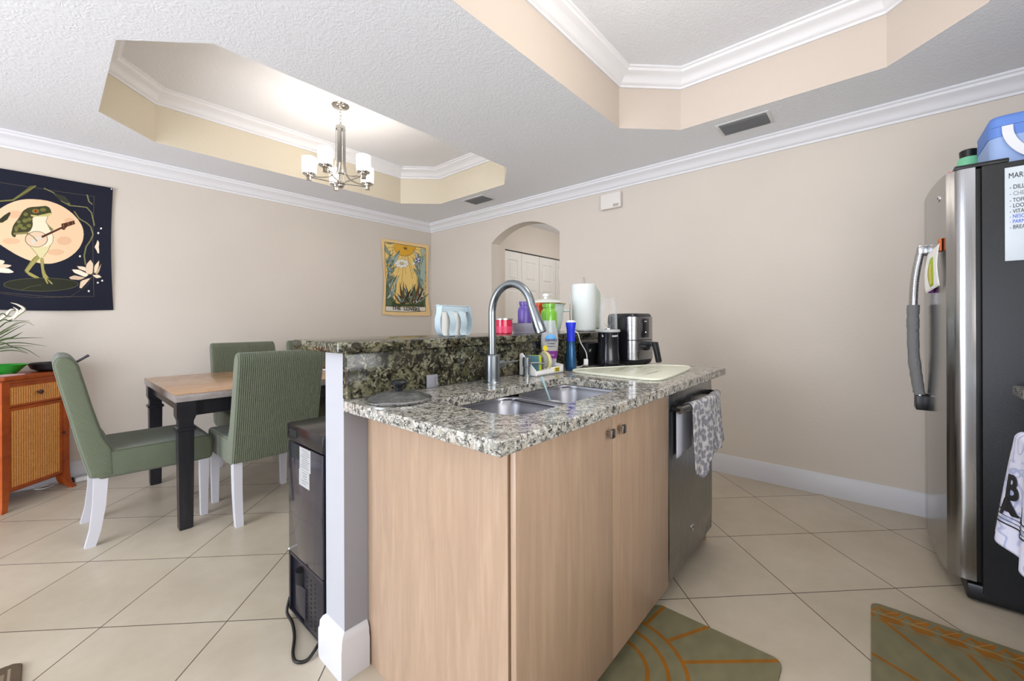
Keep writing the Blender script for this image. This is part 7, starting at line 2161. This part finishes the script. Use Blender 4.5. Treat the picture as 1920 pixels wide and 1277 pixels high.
def on_towel(o_, cx_, cz_, rot=0):
    for v_ in o_.data.vertices:
        a_, c_ = v_.co.x*math.cos(rot)-v_.co.y*math.sin(rot), v_.co.x*math.sin(rot)+v_.co.y*math.cos(rot)
        x_, z_ = cx_-a_, cz_+c_
        u_ = (x_-1.70)/.31
        t_ = (.80-z_)/(.32+.07*(1-u_))
        p_ = tw(u_, .1+.9*t_)
        v_.co = (x_, p_[1]+.003+v_.co.z, z_)
I4 = Matrix.Identity(4)
on_towel(text('lettering', 'B', .105, I4, 'ink', rt, .001, sx=.8, bold=.003), 1.945, .648, .15)
on_towel(text('lettering', 'A', .062, I4, 'ink', rt, .001, sx=1.3, bold=.004), 1.95, .588, .2)
on_towel(text('lettering', 'A', .06, I4, 'ink', rt, .001, sx=1.0, bold=.003), 1.88, .590, .2)

# ------------------------------------------------------------------ floor mats
def mat_obj(name, cx_, cy_, w_, h_, art, label, bg='7b765a', rz=0, n=(560, 340)):
    col = raster(n[0], n[1], -w_/2, w_/2, -h_/2, h_/2, bg, art)
    XX, ZZ = np.meshgrid(np.linspace(-w_/2, w_/2, n[0]), np.linspace(-h_/2, h_/2, n[1]), indexing='ij')
    r = .035
    dx_, dy_ = np.maximum(np.abs(XX)-(w_/2-r), 0), np.maximum(np.abs(ZZ)-(h_/2-r), 0)
    keep = np.hypot(dx_, dy_) <= r
    rng = np.random.RandomState(3)
    k = rng.rand(20, 20)
    yi, xi = np.linspace(0, 18.99, n[0]), np.linspace(0, 18.99, n[1])
    a, c = yi.astype(int), xi.astype(int)
    fa, fc = (yi-a)[:, None], (xi-c)[None, :]
    sm = (k[a][:, c]*(1-fa)*(1-fc)+k[a+1][:, c]*fa*(1-fc)+k[a][:, c+1]*(1-fa)*fc+k[a+1][:, c+1]*fa*fc)
    col *= (.84+.24*sm)[..., None]
    o_ = ob(name, print_grid(name, lambda u, v: ((u-.5)*w_, (v-.5)*h_, .009), col, 'printed_mat', keep), None)
    md_ = o_.modifiers.new('thickness', 'SOLIDIFY')
    md_.thickness = .008
    md_.offset = -1 if True else 1
    o_.location = (cx_, cy_, 0)
    o_.rotation_euler = (0, 0, rz)
    return tag(o_, label, 'mat')
BR = '94611f'
def arcl(cx_, cy_, r, a0, a1, w_, c=BR):
    return ('l', c, w_, [(cx_+r*math.cos(math.radians(a)), cy_+r*math.sin(math.radians(a))) for a in np.linspace(a0, a1, 40)])
W1, H1 = .76, .44
art = []
ax_, ay_ = .0, H1/2-.0
# world frame of mat 1: x .89..1.65, y .225..665
for r in (.141, .206, .267):
    art.append(arcl(-.03, .235, r, 0, 360, .014))
for a in (-7, -28, -48, -66, -88, -109, -130, -152, -173):
    c_, s_ = math.cos(math.radians(a)), math.sin(math.radians(a))
    art.append(('l', BR, .014, [(-.03+.267*c_, .235+.267*s_), (-.03+.62*c_, .235+.62*s_)]))
mat_obj('kitchen_mat', 1.27, .445, W1, H1, art, 'olive floor mat with orange arcs along the sink cabinet')
W2, H2 = .78, .47
art = []
xe = W2/2
y_ = -H2/2-.03
k = 0
while y_ < H2/2:
    art.append(('p', 'a2661f', [(xe-.022, y_), (xe-.068, y_+.018), (xe-.03, y_+.048)]))
    art.append(('p', BR, [(xe-.03, y_+.055), (xe-.06, y_+.022), (xe-.07, y_+.045), (xe-.035, y_+.072)]))
    art.append(('p', BR, [(xe-.075, y_+.01), (xe-.105, y_-.01), (xe-.118, y_+.045), (xe-.085, y_+.07)]))
    art.append(('l', 'a58a56', .003, [(xe-.02, y_+.01), (xe-.072, y_+.055)]))
    art.append(('l', 'a2661f', .006, [(xe-.02, y_+.06), (xe-.075, y_+.09)]))
    y_ += .082
art.append(('l', 'b08a4a', .003, [(xe-.074, -H2/2), (xe-.074, H2/2)]))
art.append(('l', BR, .005, [(xe-.13, -H2/2), (xe-.13, H2/2)]))
for p_, q_2 in (((.28, .205), (-.1, -.14)), ((.04, .235), (-.2, -.3)), ((.245, -.02), (-.06, -.16)), ((.25, -.12), (.05, -.235)), ((-.15, .235), (-.39, -.1))):
    art.append(('l', BR, .014, [p_, q_2]))
mat_obj('kitchen_mat', 2.24-W2/2, -.0-H2/2, W2, H2, art, 'olive floor mat with orange triangle border in front of the refrigerator')
rg_ = mat_obj('floor_rug', -.655, 1.865, 1.2, .66, [('l', '5a4c3c', .05, [(-.6, .31), (.585, .31), (.585, -.3), (-.6, -.3)])]+[('l', '8f8069', .008, [(-.6+i*.03, .3), (-.6+i*.03, -.3)]) for i in range(40)], 'brown woven rug corner at the lower left edge', '7f6f5a', 0)
